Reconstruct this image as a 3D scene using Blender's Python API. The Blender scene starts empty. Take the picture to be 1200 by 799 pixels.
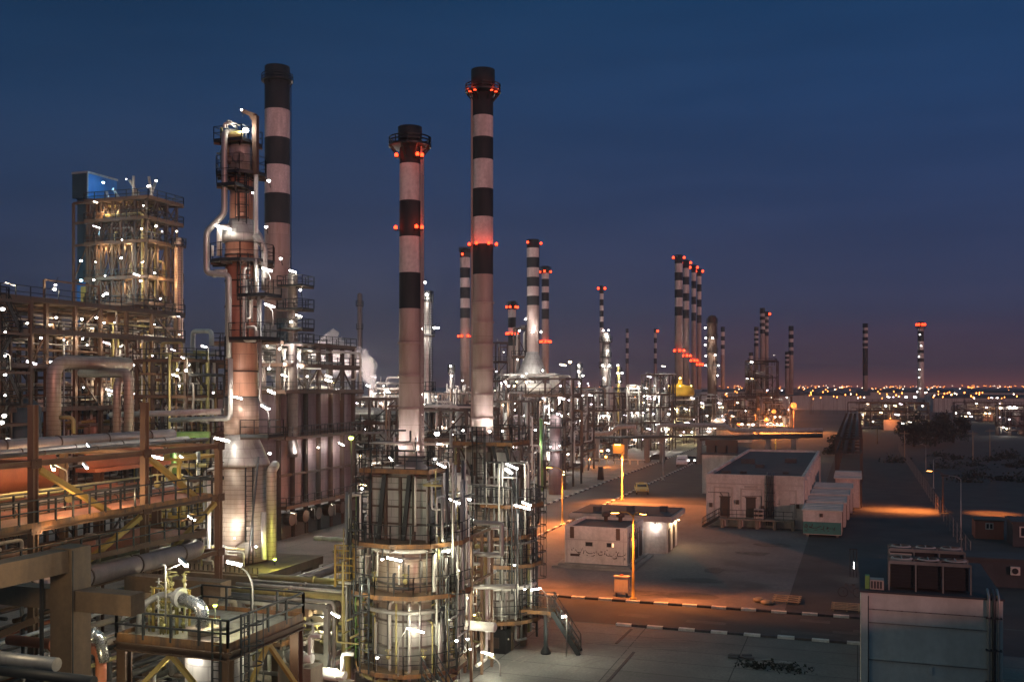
import bpy, math, random
from mathutils import Vector as V

rnd = random.Random(11)
sc = bpy.context.scene
col = sc.collection
PI = math.pi
# ---------------------------------------------------------------- site frame
# x runs across the site (along the kerbs), y runs away down the main road
YAW = math.atan(405 / 1167)
CA, SA = math.cos(YAW), math.sin(YAW)
F, H, HY = 1167.0, 15.0, 452.0


def P(px, py, D):
    """place seen at a given spot, D metres down the viewing axis"""
    xc = (px - 600) / F * D
    return V((CA * xc - SA * D, SA * xc + CA * D, H + (HY - py) / F * D))


def G(px, py, z=0.0):
    return P(px, py, (H - z) * F / (py - HY))


def AtX(px, py, x):
    """place seen at px,py that lies on the plane with that x"""
    k = (px - 600) / F
    return P(px, py, x / (CA * k - SA))


def AtY(px, py, y):
    k = (px - 600) / F
    return P(px, py, y / (SA * k + CA))


def S(r, g, b):
    f = lambda c: (c / 255 / 12.92) if c <= 10 else ((c / 255 + 0.055) / 1.055) ** 2.4
    return (f(r), f(g), f(b))


# ---------------------------------------------------------------- materials
def _new(name):
    m = bpy.data.materials.new(name)
    m.use_nodes = True
    nt = m.node_tree
    b = nt.nodes["Principled BSDF"]
    return m, nt, b


def _coord(nt, scale=(1, 1, 1)):
    tc = nt.nodes.new("ShaderNodeTexCoord")
    mp = nt.nodes.new("ShaderNodeMapping")
    mp.inputs["Scale"].default_value = scale
    nt.links.new(tc.outputs["Object"], mp.inputs["Vector"])
    return tc, mp


def _noise(nt, vec, scale, detail=5, rough=0.6):
    n = nt.nodes.new("ShaderNodeTexNoise")
    n.inputs["Scale"].default_value = scale
    n.inputs["Detail"].default_value = detail
    n.inputs["Roughness"].default_value = rough
    nt.links.new(vec, n.inputs["Vector"])
    return n.outputs["Fac"]


def _ramp(nt, fac, stops):
    r = nt.nodes.new("ShaderNodeValToRGB")
    el = r.color_ramp.elements
    while len(el) < len(stops):
        el.new(0.5)
    for e, (p, c) in zip(el, stops):
        e.position = p
        e.color = (*c, 1)
    nt.links.new(fac, r.inputs["Fac"])
    return r.outputs["Color"]


def _mix(nt, fac, a, b, mode="MIX"):
    m = nt.nodes.new("ShaderNodeMix")
    m.data_type = "RGBA"
    m.blend_type = mode
    for sock, val in ((m.inputs[0], fac), (m.inputs[6], a), (m.inputs[7], b)):
        if isinstance(val, (int, float)):
            sock.default_value = val
        elif isinstance(val, tuple):
            sock.default_value = (*val, 1)
        else:
            nt.links.new(val, sock)
    return m.outputs[2]


def _math(nt, op, a, b=None):
    m = nt.nodes.new("ShaderNodeMath")
    m.operation = op
    for i, val in enumerate((a, b)):
        if val is None:
            continue
        if isinstance(val, (int, float)):
            m.inputs[i].default_value = val
        else:
            nt.links.new(val, m.inputs[i])
    return m.outputs[0]


def _bump(nt, b, h, strength=0.3, dist=0.02):
    bp = nt.nodes.new("ShaderNodeBump")
    bp.inputs["Strength"].default_value = strength
    bp.inputs["Distance"].default_value = dist
    nt.links.new(h, bp.inputs["Height"])
    nt.links.new(bp.outputs["Normal"], b.inputs["Normal"])


def mat(name, c, rough=0.6, metal=0.0, wear=0.5, scale=1.5, stain=None, streak=True, bump=0.15):
    """painted / bare surface with blotches, streaks down the face and fine grain"""
    m, nt, b = _new(name)
    tc, mp = _coord(nt, (1, 1, 0.22) if streak else (1, 1, 1))
    n1 = _noise(nt, mp.outputs["Vector"], scale)
    tc2, mp2 = _coord(nt)
    n2 = _noise(nt, mp2.outputs["Vector"], scale * 6, 4)
    st = stain or tuple(x * 0.45 for x in c)
    f1 = _ramp(nt, n1, [(0.42, (0, 0, 0)), (0.68, (1, 1, 1))])
    c1 = _mix(nt, _math(nt, "MULTIPLY", f1, wear), c, st)
    c2 = _mix(nt, wear * 0.5, c1, _ramp(nt, n2, [(0.3, (0.55,) * 3), (0.7, (1.15,) * 3)]), "MULTIPLY")
    nt.links.new(c2, b.inputs["Base Color"])
    r = nt.nodes.new("ShaderNodeMapRange")
    r.inputs["To Min"].default_value = max(0.05, rough - 0.12)
    r.inputs["To Max"].default_value = min(1, rough + 0.15)
    nt.links.new(n2, r.inputs["Value"])
    nt.links.new(r.outputs[0], b.inputs["Roughness"])
    b.inputs["Metallic"].default_value = metal
    if bump:
        _bump(nt, b, n2, bump, 0.01)
    return m


def clad(name, c, pw=1.0, ph=0.55, rad=1.7, rough=0.45, metal=0.35, wear=0.6, stain=None, mortar=0.018, round_=True):
    """sheet cladding with lapped seams, wrapped round a vertical vessel or laid on a flat wall"""
    m, nt, b = _new(name)
    tc = nt.nodes.new("ShaderNodeTexCoord")
    sx = nt.nodes.new("ShaderNodeSeparateXYZ")
    nt.links.new(tc.outputs["Object"], sx.inputs[0])
    cb = nt.nodes.new("ShaderNodeCombineXYZ")
    if round_:
        a = _math(nt, "ARCTAN2", sx.outputs[1], sx.outputs[0])
        nt.links.new(_math(nt, "MULTIPLY", a, rad), cb.inputs[0])
    else:
        nt.links.new(_math(nt, "ADD", sx.outputs[0], sx.outputs[1]), cb.inputs[0])
    nt.links.new(sx.outputs[2], cb.inputs[1])
    br = nt.nodes.new("ShaderNodeTexBrick")
    br.inputs["Scale"].default_value = 1
    br.inputs["Mortar Size"].default_value = mortar
    br.inputs["Mortar Smooth"].default_value = 0.2
    br.inputs["Brick Width"].default_value = pw
    br.inputs["Row Height"].default_value = ph
    br.inputs["Color1"].default_value = (*c, 1)
    br.inputs["Color2"].default_value = (*[x * 0.88 for x in c], 1)
    br.inputs["Mortar"].default_value = (*[x * 0.5 for x in c], 1)
    nt.links.new(cb.outputs[0], br.inputs["Vector"])
    mp = nt.nodes.new("ShaderNodeMapping")
    mp.inputs["Scale"].default_value = (1, 1, 0.14)
    nt.links.new(tc.outputs["Object"], mp.inputs["Vector"])
    n1 = _noise(nt, mp.outputs["Vector"], 2.4)
    f = _ramp(nt, n1, [(0.44, (0, 0, 0)), (0.7, (1, 1, 1))])
    st = stain or tuple(x * 0.4 for x in c)
    cc = _mix(nt, _math(nt, "MULTIPLY", f, wear), br.outputs["Color"], st)
    nt.links.new(cc, b.inputs["Base Color"])
    b.inputs["Roughness"].default_value = rough
    b.inputs["Metallic"].default_value = metal
    _bump(nt, b, br.outputs["Fac"], -0.4, 0.03)
    return m


def emit(name, c, s):
    m, nt, b = _new(name)
    b.inputs["Base Color"].default_value = (*c, 1)
    b.inputs["Emission Color"].default_value = (*c, 1)
    b.inputs["Emission Strength"].default_value = s
    return m


M = {}
M["steel"] = mat("dark_structural_steel", (0.075, 0.055, 0.045), 0.6, 0.2, 0.6, stain=(0.12, 0.05, 0.025))
M["steel_brown"] = mat("rust_brown_steel", (0.11, 0.06, 0.035), 0.65, 0.1, 0.6, stain=(0.07, 0.035, 0.02))
M["steel_tan"] = mat("tan_fireproofed_steel", (0.2, 0.125, 0.075), 0.8, 0, 0.6, stain=(0.13, 0.08, 0.05))
M["rail"] = mat("black_handrail_paint", (0.022, 0.024, 0.026), 0.5, 0.2, 0.3)
M["deck"] = mat("rusty_deck_plate", (0.2, 0.125, 0.075), 0.7, 0.3, 0.6, 3)
M["deck_pale"] = mat("pale_chequer_deck", (0.46, 0.42, 0.34), 0.65, 0.1, 0.6, 2.5, stain=(0.2, 0.15, 0.1))
M["orange"] = mat("orange_toe_plate_paint", (0.26, 0.12, 0.04), 0.6, 0, 1.0, 2.5, stain=(0.07, 0.045, 0.035))
M["yellow"] = mat("yellow_handrail_paint", (0.4, 0.28, 0.06), 0.5, 0, 0.5, 2, stain=(0.25, 0.17, 0.05))
M["concrete"] = mat("board_marked_concrete", (0.27, 0.22, 0.165), 0.9, 0, 0.7, 0.8, stain=(0.14, 0.105, 0.08), bump=0.3)
M["fireproof"] = mat("brown_fireproofing", (0.23, 0.15, 0.09), 0.9, 0, 0.7, 1.1, stain=(0.12, 0.085, 0.06), bump=0.3)
M["concrete_grey"] = mat("weathered_grey_concrete", (0.25, 0.24, 0.22), 0.9, 0, 0.7, 0.8, bump=0.3)
M["pipe_grey"] = mat("grey_insulation_jacket", (0.4, 0.38, 0.35), 0.4, 0.4, 0.5, 2)
M["pipe_purple"] = mat("dull_mauve_pipe_coating", (0.22, 0.17, 0.17), 0.45, 0.2, 0.5, 1.2)
M["pipe_white"] = mat("white_pipe_paint", (0.68, 0.66, 0.6), 0.45, 0.05, 0.5, 2, stain=(0.35, 0.3, 0.24))
M["pipe_dark"] = mat("dark_pipe_paint", (0.06, 0.06, 0.06), 0.5, 0.2, 0.4, 2)
M["pipe_yellow"] = mat("yellow_gas_pipe_paint", (0.4, 0.34, 0.13), 0.5, 0, 0.4, 2)
M["pipe_green"] = mat("green_pipe_paint", (0.2, 0.38, 0.1), 0.5, 0, 0.4, 2)
M["chrome"] = mat("bright_aluminium_jacket", (0.55, 0.54, 0.52), 0.26, 0.85, 0.25, 3, bump=0)
M["clad"] = clad("aluminium_sheet_cladding", (0.5, 0.47, 0.43))
M["clad_warm"] = clad("warm_sheet_cladding", (0.5, 0.34, 0.26), 1.2, 0.36, 1.5, stain=(0.22, 0.12, 0.08))
M["clad_red"] = clad("reddish_sheet_cladding", (0.55, 0.27, 0.18), 2.2, 0.9, 1.0, metal=0.15, stain=(0.25, 0.1, 0.06))  # reddish tone set in the base colour
M["clad_base"] = clad("dull_aluminium_drum_cladding", (0.5, 0.4, 0.31), 2.7, 0.28, 1.7, stain=(0.28, 0.19, 0.13))
M["clad_dark"] = clad("soot_dark_cladding", (0.2, 0.17, 0.15), 1.0, 0.6, 1.7, stain=(0.09, 0.07, 0.06))
M["panel_mauve"] = clad("mauve_casing_panel", (0.22, 0.16, 0.17), 1.6, 1.3, 1, round_=False, metal=0.1, rough=0.6)
M["panel_grey"] = clad("grey_casing_panel", (0.36, 0.35, 0.32), 0.8, 0.8, 1, round_=False, metal=0.2, rough=0.5)
M["stk_black"] = mat("black_stack_paint", (0.014, 0.019, 0.023), 0.75, 0, 0.7, 1.0, stain=(0.04, 0.04, 0.042))
M["stk_white"] = mat("sooty_white_stack_paint", (0.78, 0.68, 0.64), 0.7, 0, 0.85, 0.9, stain=(0.4, 0.33, 0.3))
M["stk_grey"] = clad("bare_stack_plate", (0.47, 0.36, 0.32), 4.0, 2.0, 0.6, 0.6, 0.15, 0.5, stain=(0.22, 0.15, 0.12), mortar=0.012)
M["stk_red"] = mat("faded_red_stack_paint", (0.4, 0.07, 0.05), 0.7, 0, 0.4, 0.7)
M["primer"] = mat("red_oxide_primer", (0.42, 0.13, 0.06), 0.6, 0, 0.5, 1.0, stain=(0.25, 0.08, 0.04))
M["wall"] = mat("off_white_render", (0.68, 0.6, 0.53), 0.85, 0, 0.8, 0.7, stain=(0.42, 0.34, 0.28))
M["wall_trim"] = mat("beige_wall_trim", (0.5, 0.42, 0.36), 0.85, 0, 0.4, 0.8)
M["roof_dark"] = mat("bitumen_roof_felt", (0.06, 0.06, 0.065), 0.9, 0, 0.5, 0.6, streak=False)
M["shed"] = mat("pale_metal_shed_sheet", (0.6, 0.6, 0.54), 0.6, 0.1, 0.5, 0.6, stain=(0.36, 0.35, 0.3))
M["cabin_teal"] = mat("teal_cabin_paint", (0.05, 0.2, 0.17), 0.6, 0, 0.3, 1)
M["cabin_red"] = mat("brick_red_cabin_paint", (0.42, 0.14, 0.09), 0.7, 0, 0.4, 1)
M["ink"] = mat("dark_brown_lettering", (0.05, 0.025, 0.02), 0.8, 0, 0.1)
M["glass"] = mat("dark_window_glass", (0.02, 0.025, 0.03), 0.12, 0, 0.1, bump=0)
M["blue"] = mat("blue_lift_house_sheet", (0.02, 0.13, 0.36), 0.5, 0, 0.3, 1)
M["blue_dark"] = mat("dark_blue_shaft_sheet", (0.012, 0.04, 0.06), 0.6, 0, 0.3, 1)
M["trunk"] = mat("bark", (0.06, 0.045, 0.03), 0.9)
M["leaf"] = mat("dusky_foliage", (0.02, 0.03, 0.022), 0.8, 0, 0.6, 1.5, streak=False)
M["tyre"] = mat("tyre_rubber", (0.02, 0.02, 0.02), 0.8)
M["car_cream"] = mat("lamp_yellowed_car_paint", (0.72, 0.48, 0.14), 0.3, 0.1, 0.15)  # yellow-orange of the lamp light put into the car's base colour
M["car_white"] = mat("white_car_paint", (0.7, 0.7, 0.7), 0.3, 0.1, 0.15)
M["car_dark"] = mat("dark_car_paint", (0.04, 0.045, 0.05), 0.3, 0.2, 0.15)
M["black_box"] = mat("black_enclosure", (0.015, 0.016, 0.018), 0.7, 0, 0.3)
M["timber"] = mat("weathered_timber", (0.4, 0.31, 0.2), 0.85, 0, 0.6, 3)
M["white_k"] = mat("white_kerb_paint", (0.72, 0.7, 0.66), 0.8, 0, 0.6, 2.5, streak=False, stain=(0.4, 0.36, 0.3))
M["black_k"] = mat("black_kerb_paint", (0.035, 0.035, 0.045), 0.8, 0, 0.5, 2.5, streak=False, stain=(0.12, 0.1, 0.09))
M["sign"] = mat("yellow_board_paint", (0.62, 0.4, 0.1), 0.6, 0, 0.4, 2)
M["dome_yellow"] = mat("yellow_tank_paint", (0.7, 0.46, 0.06), 0.5, 0, 0.4, 0.5)
M["L_white"] = emit("lit_fluorescent_tube", (1.0, 0.95, 0.92), 26)
M["L_hot"] = emit("lit_floodlight_lens", (1.0, 0.94, 0.88), 30)
M["L_soft"] = emit("lit_soft_white_bulb", (1.0, 0.88, 0.7), 5)
M["L_mauve"] = emit("lit_mauve_tube", (0.95, 0.86, 1.0), 10)
M["L_warm"] = emit("lit_warm_bulb", (1.0, 0.72, 0.34), 16)
M["L_yel"] = emit("lit_yellow_bulb", (1.0, 0.8, 0.22), 18)
M["L_grn"] = emit("lit_green_mercury_bulb", (0.75, 1.0, 0.12), 14)
M["L_red"] = emit("lit_aviation_red", (1.0, 0.045, 0.012), 7)
M["L_sod"] = emit("lit_sodium_lens", (1.0, 0.36, 0.07), 26)
M["L_ember"] = emit("lit_far_sodium_globe", (1.0, 0.25, 0.04), 2.6)
M["L_cyan"] = emit("lit_blue_white_bulb", (0.55, 0.85, 1.0), 26)
M["L_far_o"] = emit("distant_sodium_glow", (1.0, 0.29, 0.055), 12)
M["L_far_w"] = emit("distant_white_glow", (1.0, 0.75, 0.58), 10)
M["win_lit"] = emit("lit_window", (1.0, 0.75, 0.4), 1.2)


# ---------------------------------------------------------------- meshes
class MB:
    def __init__(s):
        s.v, s.f, s.m, s.sm = [], [], [], []

    def add(s, vs, fs, m=0, smooth=False):
        o = len(s.v)
        s.v += [tuple(x) for x in vs]
        for k, f in enumerate(fs):
            s.f.append([o + i for i in f])
            s.m.append(m[k] if isinstance(m, list) else m)
            s.sm.append(smooth)
        return s

    def box(s, x0, x1, y0, y1, z0, z1, m=0):
        vs = [(x, y, z) for z in (z0, z1) for x, y in ((x0, y0), (x1, y0), (x1, y1), (x0, y1))]
        return s.add(vs, [(3, 2, 1, 0), (4, 5, 6, 7), (0, 1, 5, 4), (1, 2, 6, 5), (2, 3, 7, 6), (3, 0, 4, 7)], m)

    def beam(s, a, b, w=0.1, h=None, m=0):
        a, b = V(a), V(b)
        d = b - a
        if d.length < 1e-5:
            return s
        d.normalize()
        up = V((0, 0, 1)) if abs(d.z) < 0.95 else V((0, 1, 0))
        sd = d.cross(up).normalized()
        up = sd.cross(d)
        h = h or w
        vs = []
        for p in (a, b):
            for i, j in ((-1, -1), (1, -1), (1, 1), (-1, 1)):
                vs.append(p + sd * (i * w / 2) + up * (j * h / 2))
        return s.add(vs, [(3, 2, 1, 0), (4, 5, 6, 7), (0, 1, 5, 4), (1, 2, 6, 5), (2, 3, 7, 6), (3, 0, 4, 7)], m)

    def ibeam(s, a, b, w=0.3, m=0):
        a, b = V(a), V(b)
        d = (b - a).normalized()
        up = V((0, 0, 1)) if abs(d.z) < 0.95 else V((0, 1, 0))
        sd = d.cross(up).normalized()
        up = sd.cross(d)
        t = w * 0.08
        for k in (-1, 1):
            o = up * (k * (w / 2 - t))
            s.beam(a + o, b + o, w, t * 2, m)
        return s.beam(a, b, t * 1.5, w - 4 * t, m)

    def tube(s, pts, r, n=8, m=0, bend=0, smooth=True, caps=True):
        pts = [V(p) for p in pts]
        if bend and len(pts) > 2:
            q = [pts[0]]
            for i in range(1, len(pts) - 1):
                a, p, c = pts[i - 1], pts[i], pts[i + 1]
                d1, d2 = (a - p), (c - p)
                t = min(bend, d1.length * 0.49, d2.length * 0.49)
                d1, d2 = d1.normalized() * t, d2.normalized() * t
                for k in range(5):
                    u = k / 4
                    q.append((p + d1) * (1 - u) ** 2 + p * 2 * u * (1 - u) + (p + d2) * u * u)
            q.append(pts[-1])
            pts = q
        vs, fs = [], []
        d0 = (pts[1] - pts[0]).normalized()
        nx = d0.cross(V((0, 0, 1)) if abs(d0.z) < 0.9 else V((1, 0, 0))).normalized()
        for i, p in enumerate(pts):
            d = ((pts[min(i + 1, len(pts) - 1)] - p).normalized() + (p - pts[max(i - 1, 0)]).normalized())
            d = d.normalized() if d.length > 1e-6 else d0
            nx = (nx - d * nx.dot(d)).normalized()
            ny = d.cross(nx)
            rr = r[i] if isinstance(r, (list, tuple)) else r
            for k in range(n):
                a = 2 * PI * k / n
                vs.append(p + nx * (rr * math.cos(a)) + ny * (rr * math.sin(a)))
        for i in range(len(pts) - 1):
            for k in range(n):
                k2 = (k + 1) % n
                fs.append((i * n + k, i * n + k2, (i + 1) * n + k2, (i + 1) * n + k))
        s.add(vs, fs, m, smooth)
        if caps:
            o = len(s.v) - len(vs)
            s.f += [[o + k for k in reversed(range(n))], [len(s.v) - n + k for k in range(n)]]
            s.m += [m, m]
            s.sm += [False, False]
        return s

    def lathe(s, cx, cy, prof, n=24, m=0, smooth=True, caps=True):
        """prof: (radius, z) or (radius, z, material of the strip above)"""
        vs, fs, ms = [], [], []
        for p in prof:
            for k in range(n):
                a = 2 * PI * k / n
                vs.append((cx + p[0] * math.cos(a), cy + p[0] * math.sin(a), p[1]))
        for i in range(len(prof) - 1):
            mi = prof[i][2] if len(prof[i]) > 2 else m
            for k in range(n):
                k2 = (k + 1) % n
                fs.append((i * n + k, i * n + k2, (i + 1) * n + k2, (i + 1) * n + k))
                ms.append(mi)
        o = len(s.v)
        s.add(vs, fs, ms, smooth)
        if caps:
            s.f += [[o + k for k in reversed(range(n))], [len(s.v) - n + k for k in range(n)]]
            s.m += [ms[0], ms[-1]]
            s.sm += [False, False]
        return s

    def drum(s, a, b, r, n=20, m=0, dish=0.35):
        """lying or leaning vessel with dished ends"""
        a, b = V(a), V(b)
        d = (b - a).normalized()
        pts, rs = [], []
        for t in (1.0, 0.8, 0.5, 0.2):
            pts.append(a - d * (r * dish * t)); rs.append(r * math.sqrt(max(0.0009, 1 - t * t)))
        pts.append(a); rs.append(r); pts.append(b); rs.append(r)
        for t in (0.2, 0.5, 0.8, 1.0):
            pts.append(b + d * (r * dish * t)); rs.append(r * math.sqrt(max(0.0009, 1 - t * t)))
        return s.tube(pts, rs, n, m)

    def ball(s, c, r, n=10, m=0, sq=1.0):
        k = max(4, n // 2)
        return s.lathe(c[0], c[1], [(max(0.001, r * math.sin(PI * i / k)), c[2] - r * sq * math.cos(PI * i / k)) for i in range(k + 1)], n, m, True, False)

    def build(s, name, mats, parent=None, origin=None):
        me = bpy.data.meshes.new(name)
        org = V(origin) if origin is not None else (ORG[parent.name] if parent else V((0, 0, 0)))
        me.from_pydata([(x - org.x, y - org.y, z - org.z) for x, y, z in s.v], [], s.f)
        for mm in (mats if isinstance(mats, (list, tuple)) else [mats]):
            me.materials.append(M[mm] if isinstance(mm, str) else mm)
        me.polygons.foreach_set("material_index", s.m)
        me.polygons.foreach_set("use_smooth", s.sm)
        me.update()
        o = bpy.data.objects.new(name, me)
        col.objects.link(o)
        ORG[o.name] = org
        if parent:
            o.parent = parent
            o.location = org - ORG[parent.name]
        else:
            o.location = org
        return o


ORG = {}


def tag(o, label=None, cat=None, group=None, kind=None):
    for k, v in (("label", label), ("category", cat), ("group", group), ("kind", kind)):
        if v:
            o[k] = v
    return o


def thing(name, label, cat, loc, group=None):
    o = bpy.data.objects.new(name, None)
    o.empty_display_size = 0.2
    col.objects.link(o)
    o.location = loc
    ORG[o.name] = V(loc)
    return tag(o, label, cat, group)


def copy_thing(root, loc, rz=0.0, label=None, scale=None):
    r = root.copy()
    col.objects.link(r)
    r.location = loc
    r.rotation_euler = (0, 0, rz)
    if scale:
        r.scale = (scale,) * 3
    if label:
        r["label"] = label
    ORG[r.name] = V(loc)
    for ch in list(root.children):
        c = ch.copy()
        col.objects.link(c)
        c.parent = r
        for g in list(ch.children):
            d = g.copy()
            col.objects.link(d)
            d.parent = c
    return r


def struct(o):
    o["kind"] = "structure"
    return o


# ---------------------------------------------------------------- plant pieces
def ngon(cx, cy, r, n=10, rot=0.3, sx=1.0):
    return [(cx + r * sx * math.cos(rot + 2 * PI * k / n), cy + r * math.sin(rot + 2 * PI * k / n)) for k in range(n)]


def rect(x0, x1, y0, y1):
    return [(x0, y0), (x1, y0), (x1, y1), (x0, y1)]


def platform(root, pts, z, skip=(), deck="deck", toe="orange", rail="rail", rh=0.9, step=1.0, name="platform", toe_h=0.1, th=0.09, w=0.035):
    """walkway plate with a toe board; the guard rail is a sub-part"""
    n = len(pts)
    mb = MB()
    vs = [(x, y, z - th) for x, y in pts] + [(x, y, z) for x, y in pts]
    mb.add(vs, [tuple(reversed(range(n))), tuple(range(n, 2 * n))] + [(i, (i + 1) % n, n + (i + 1) % n, n + i) for i in range(n)], 0)
    rb = MB()
    for i in range(n):
        a, b = V((*pts[i], z)), V((*pts[(i + 1) % n], z))
        mb.beam(a + V((0, 0, toe_h / 2 - 0.1)), b + V((0, 0, toe_h / 2 - 0.1)), 0.05, toe_h + 0.1, 1)
        if i in skip or not rail:
            continue
        L = (b - a).length
        k = max(1, round(L / step))
        for j in range(k + 1):
            p = a.lerp(b, j / k)
            rb.beam(p, p + V((0, 0, rh)), w * 1.2, w * 1.2)
        for hz in (rh, rh * 0.52):
            rb.beam(a + V((0, 0, hz)), b + V((0, 0, hz)), w, w)
    # joists below
    cx, cy = sum(p[0] for p in pts) / n, sum(p[1] for p in pts) / n
    for i in range(n):
        mb.beam((cx, cy, z - 0.2), (*pts[i], z - 0.2), 0.08, 0.18, 2)
    d = mb.build(name, [deck, toe, "steel"], root)
    if rb.v:
        rb.build("guard_rail", rail, d)
    return d


def ladder(root, x, y, z0, z1, ang, cage=True, m="rail", w=0.45):
    c, s = math.cos(ang), math.sin(ang)
    sx, sy = -s * w / 2, c * w / 2
    mb = MB()
    for k in (-1, 1):
        mb.beam((x + k * sx, y + k * sy, z0), (x + k * sx, y + k * sy, z1), 0.06, 0.06)
    z = z0 + 0.2
    while z < z1:
        mb.beam((x - sx, y - sy, z), (x + sx, y + sy, z), 0.03, 0.03)
        z += 0.3
    o = mb.build("ladder", m, root)
    if cage:
        cb = MB()
        R_ = 0.4
        angs = [ang + PI * (-0.55 + 1.1 * k / 6) for k in range(7)]
        cxx, cyy = x + c * 0.3, y + s * 0.3
        z = z0 + 2.2
        while z < z1:
            pts = [(cxx + R_ * math.cos(a), cyy + R_ * math.sin(a), z) for a in angs]
            for p, q in zip(pts, pts[1:]):
                cb.beam(p, q, 0.03, 0.05)
            z += 0.75
        for a in angs[::2]:
            cb.beam((cxx + R_ * math.cos(a), cyy + R_ * math.sin(a), min(z0 + 2.2, z1 - 0.3)), (cxx + R_ * math.cos(a), cyy + R_ * math.sin(a), z1), 0.03, 0.03)
        cb.build("safety_cage", m, o)
    return o


def stair(root, top, bottom, w=0.8, m="rail", tread="deck", rails=True):
    a, b = V(top), V(bottom)
    d = V((b.x - a.x, b.y - a.y, 0)).normalized()
    s = V((-d.y, d.x, 0)) * (w / 2)
    mb = MB()
    for k in (-1, 1):
        mb.beam(a + s * k, b + s * k, 0.06, 0.26, 0)
    n = max(3, int(abs(a.z - b.z) / 0.21))
    for i in range(1, n):
        p = a.lerp(b, i / n)
        mb.beam(p - s, p + s, 0.26, 0.04, 1)
    o = mb.build("stair_flight", [m, tread], root)
    if rails:
        rb = MB()
        for k in (-1, 1):
            for hz in (0.95, 0.5):
                rb.beam(a + s * k + V((0, 0, hz)), b + s * k + V((0, 0, hz)), 0.045, 0.045)
            for j in range(4):
                p = a.lerp(b, j / 3) + s * k
                rb.beam(p, p + V((0, 0, 0.95)), 0.05, 0.05)
        rb.build("stair_rail", m, o)
    return o


def lamp(root, pos, ang=0.0, L=1.0, kind="L_white", tilt=0.25, arm=None, t=0.11, name="lamp", armm="pipe_grey"):
    """long lamp fitting: housing over a lit tube, with the bent pole that carries it"""
    p = V(pos)
    d = V((math.cos(ang) * math.cos(tilt), math.sin(ang) * math.cos(tilt), -math.sin(tilt))) * (L / 2)
    t *= 0.68
    mb = MB()
    mb.beam(p - d, p + d, t * 1.2, t, 1)
    mb.beam(p - d * 1.04 + V((0, 0, t * 0.8)), p + d * 1.04 + V((0, 0, t * 0.8)), t * 1.5, t * 0.4, 0)
    if arm:
        mb.tube([V(a) for a in arm] + [p - d + V((0, 0, t * 0.5))], 0.035, 5, 2, 0.3)
    return mb.build(name, ["pipe_grey", kind, armm], root)


def spotlamp(root, pos, r=0.16, kind="L_hot", base=None, name="lamp"):
    r *= 0.78
    mb = MB()
    mb.ball(pos, r, 8, 1, 0.8)
    p = V(pos)
    mb.lathe(p.x, p.y, [(r * 1.15, p.z + r * 0.45), (r * 0.9, p.z + r * 0.9), (r * 0.3, p.z + r * 1.2)], 8, 0)
    if base is not None:
        mb.tube([base, (p.x, p.y, p.z + r * 1.1)], 0.03, 5, 0)
    return mb.build(name, ["pipe_dark", kind], root)


def plight(pos, watts, c=(1, 0.93, 0.86), r=0.15, parent=None):
    l = bpy.data.lights.new("lamp_fill_light", "POINT")  # some calls are added fill with no lamp fitting
    l.energy = watts
    l.color = c
    l.shadow_soft_size = r
    o = bpy.data.objects.new("lamp_fill_light", l)
    col.objects.link(o)
    o.location = pos
    if parent:
        o.parent = parent
        o.location = V(pos) - ORG[parent.name]
    return o


def slight(pos, target, watts, c, deg=120, blend=0.6, r=0.15, parent=None):
    l = bpy.data.lights.new("lamp_beam", "SPOT")
    l.energy = watts
    l.color = c
    l.spot_size = math.radians(deg)
    l.spot_blend = blend
    l.shadow_soft_size = r
    o = bpy.data.objects.new("lamp_beam", l)
    col.objects.link(o)
    p = V(pos)
    o.rotation_euler = (V(target) - p).to_track_quat("-Z", "Y").to_euler()
    o.location = p
    if parent:
        o.parent = parent
        o.location = p - ORG[parent.name]
    return o


def frame(root, xs, ys, zs, w=0.22, m="steel", brace=0.5, r=None, name="steel_frame", ground=0.0):
    """columns on the grid, beams at each level, diagonal braces"""
    r = r or rnd
    mb = MB()
    for x in xs:
        for y in ys:
            mb.beam((x, y, ground), (x, y, zs[-1]), w, w)
    for z in zs:
        for x in xs:
            mb.beam((x, ys[0], z), (x, ys[-1], z), w * 0.7, w)
        for y in ys:
            mb.beam((xs[0], y, z), (xs[-1], y, z), w * 0.7, w)
    lv = [ground] + list(zs)
    for i in range(len(lv) - 1):
        for j in range(len(xs) - 1):
            for y in (ys[0], ys[-1]):
                if r.random() < brace:
                    a, b = (xs[j], xs[j + 1]) if r.random() < 0.5 else (xs[j + 1], xs[j])
                    mb.beam((a, y, lv[i]), (b, y, lv[i + 1]), w * 0.5, w * 0.5)
        for j in range(len(ys) - 1):
            for x in (xs[0], xs[-1]):
                if r.random() < brace:
                    a, b = (ys[j], ys[j + 1]) if r.random() < 0.5 else (ys[j + 1], ys[j])
                    mb.beam((x, a, lv[i]), (x, b, lv[i + 1]), w * 0.5, w * 0.5)
    return mb.build(name, m, root)


def lin(a, b, n):
    return [a + (b - a) * k / (n - 1) for k in range(n)]


def pipe(root, pts, r, m="pipe_grey", bend=None, n=10, name="pipe", fl=()):
    mb = MB()
    mb.tube(pts, r, n, 0, bend if bend is not None else r * 2.6)
    pts = [V(p) for p in pts]
    for i in fl:     # flanges part-way along a run
        a, b = pts[i], pts[i + 1]
        c = a.lerp(b, 0.5)
        d = (b - a).normalized() * 0.06
        mb.tube([c - d, c + d], r * 1.45, n, 0)
    return mb.build(name, m, root)


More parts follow.
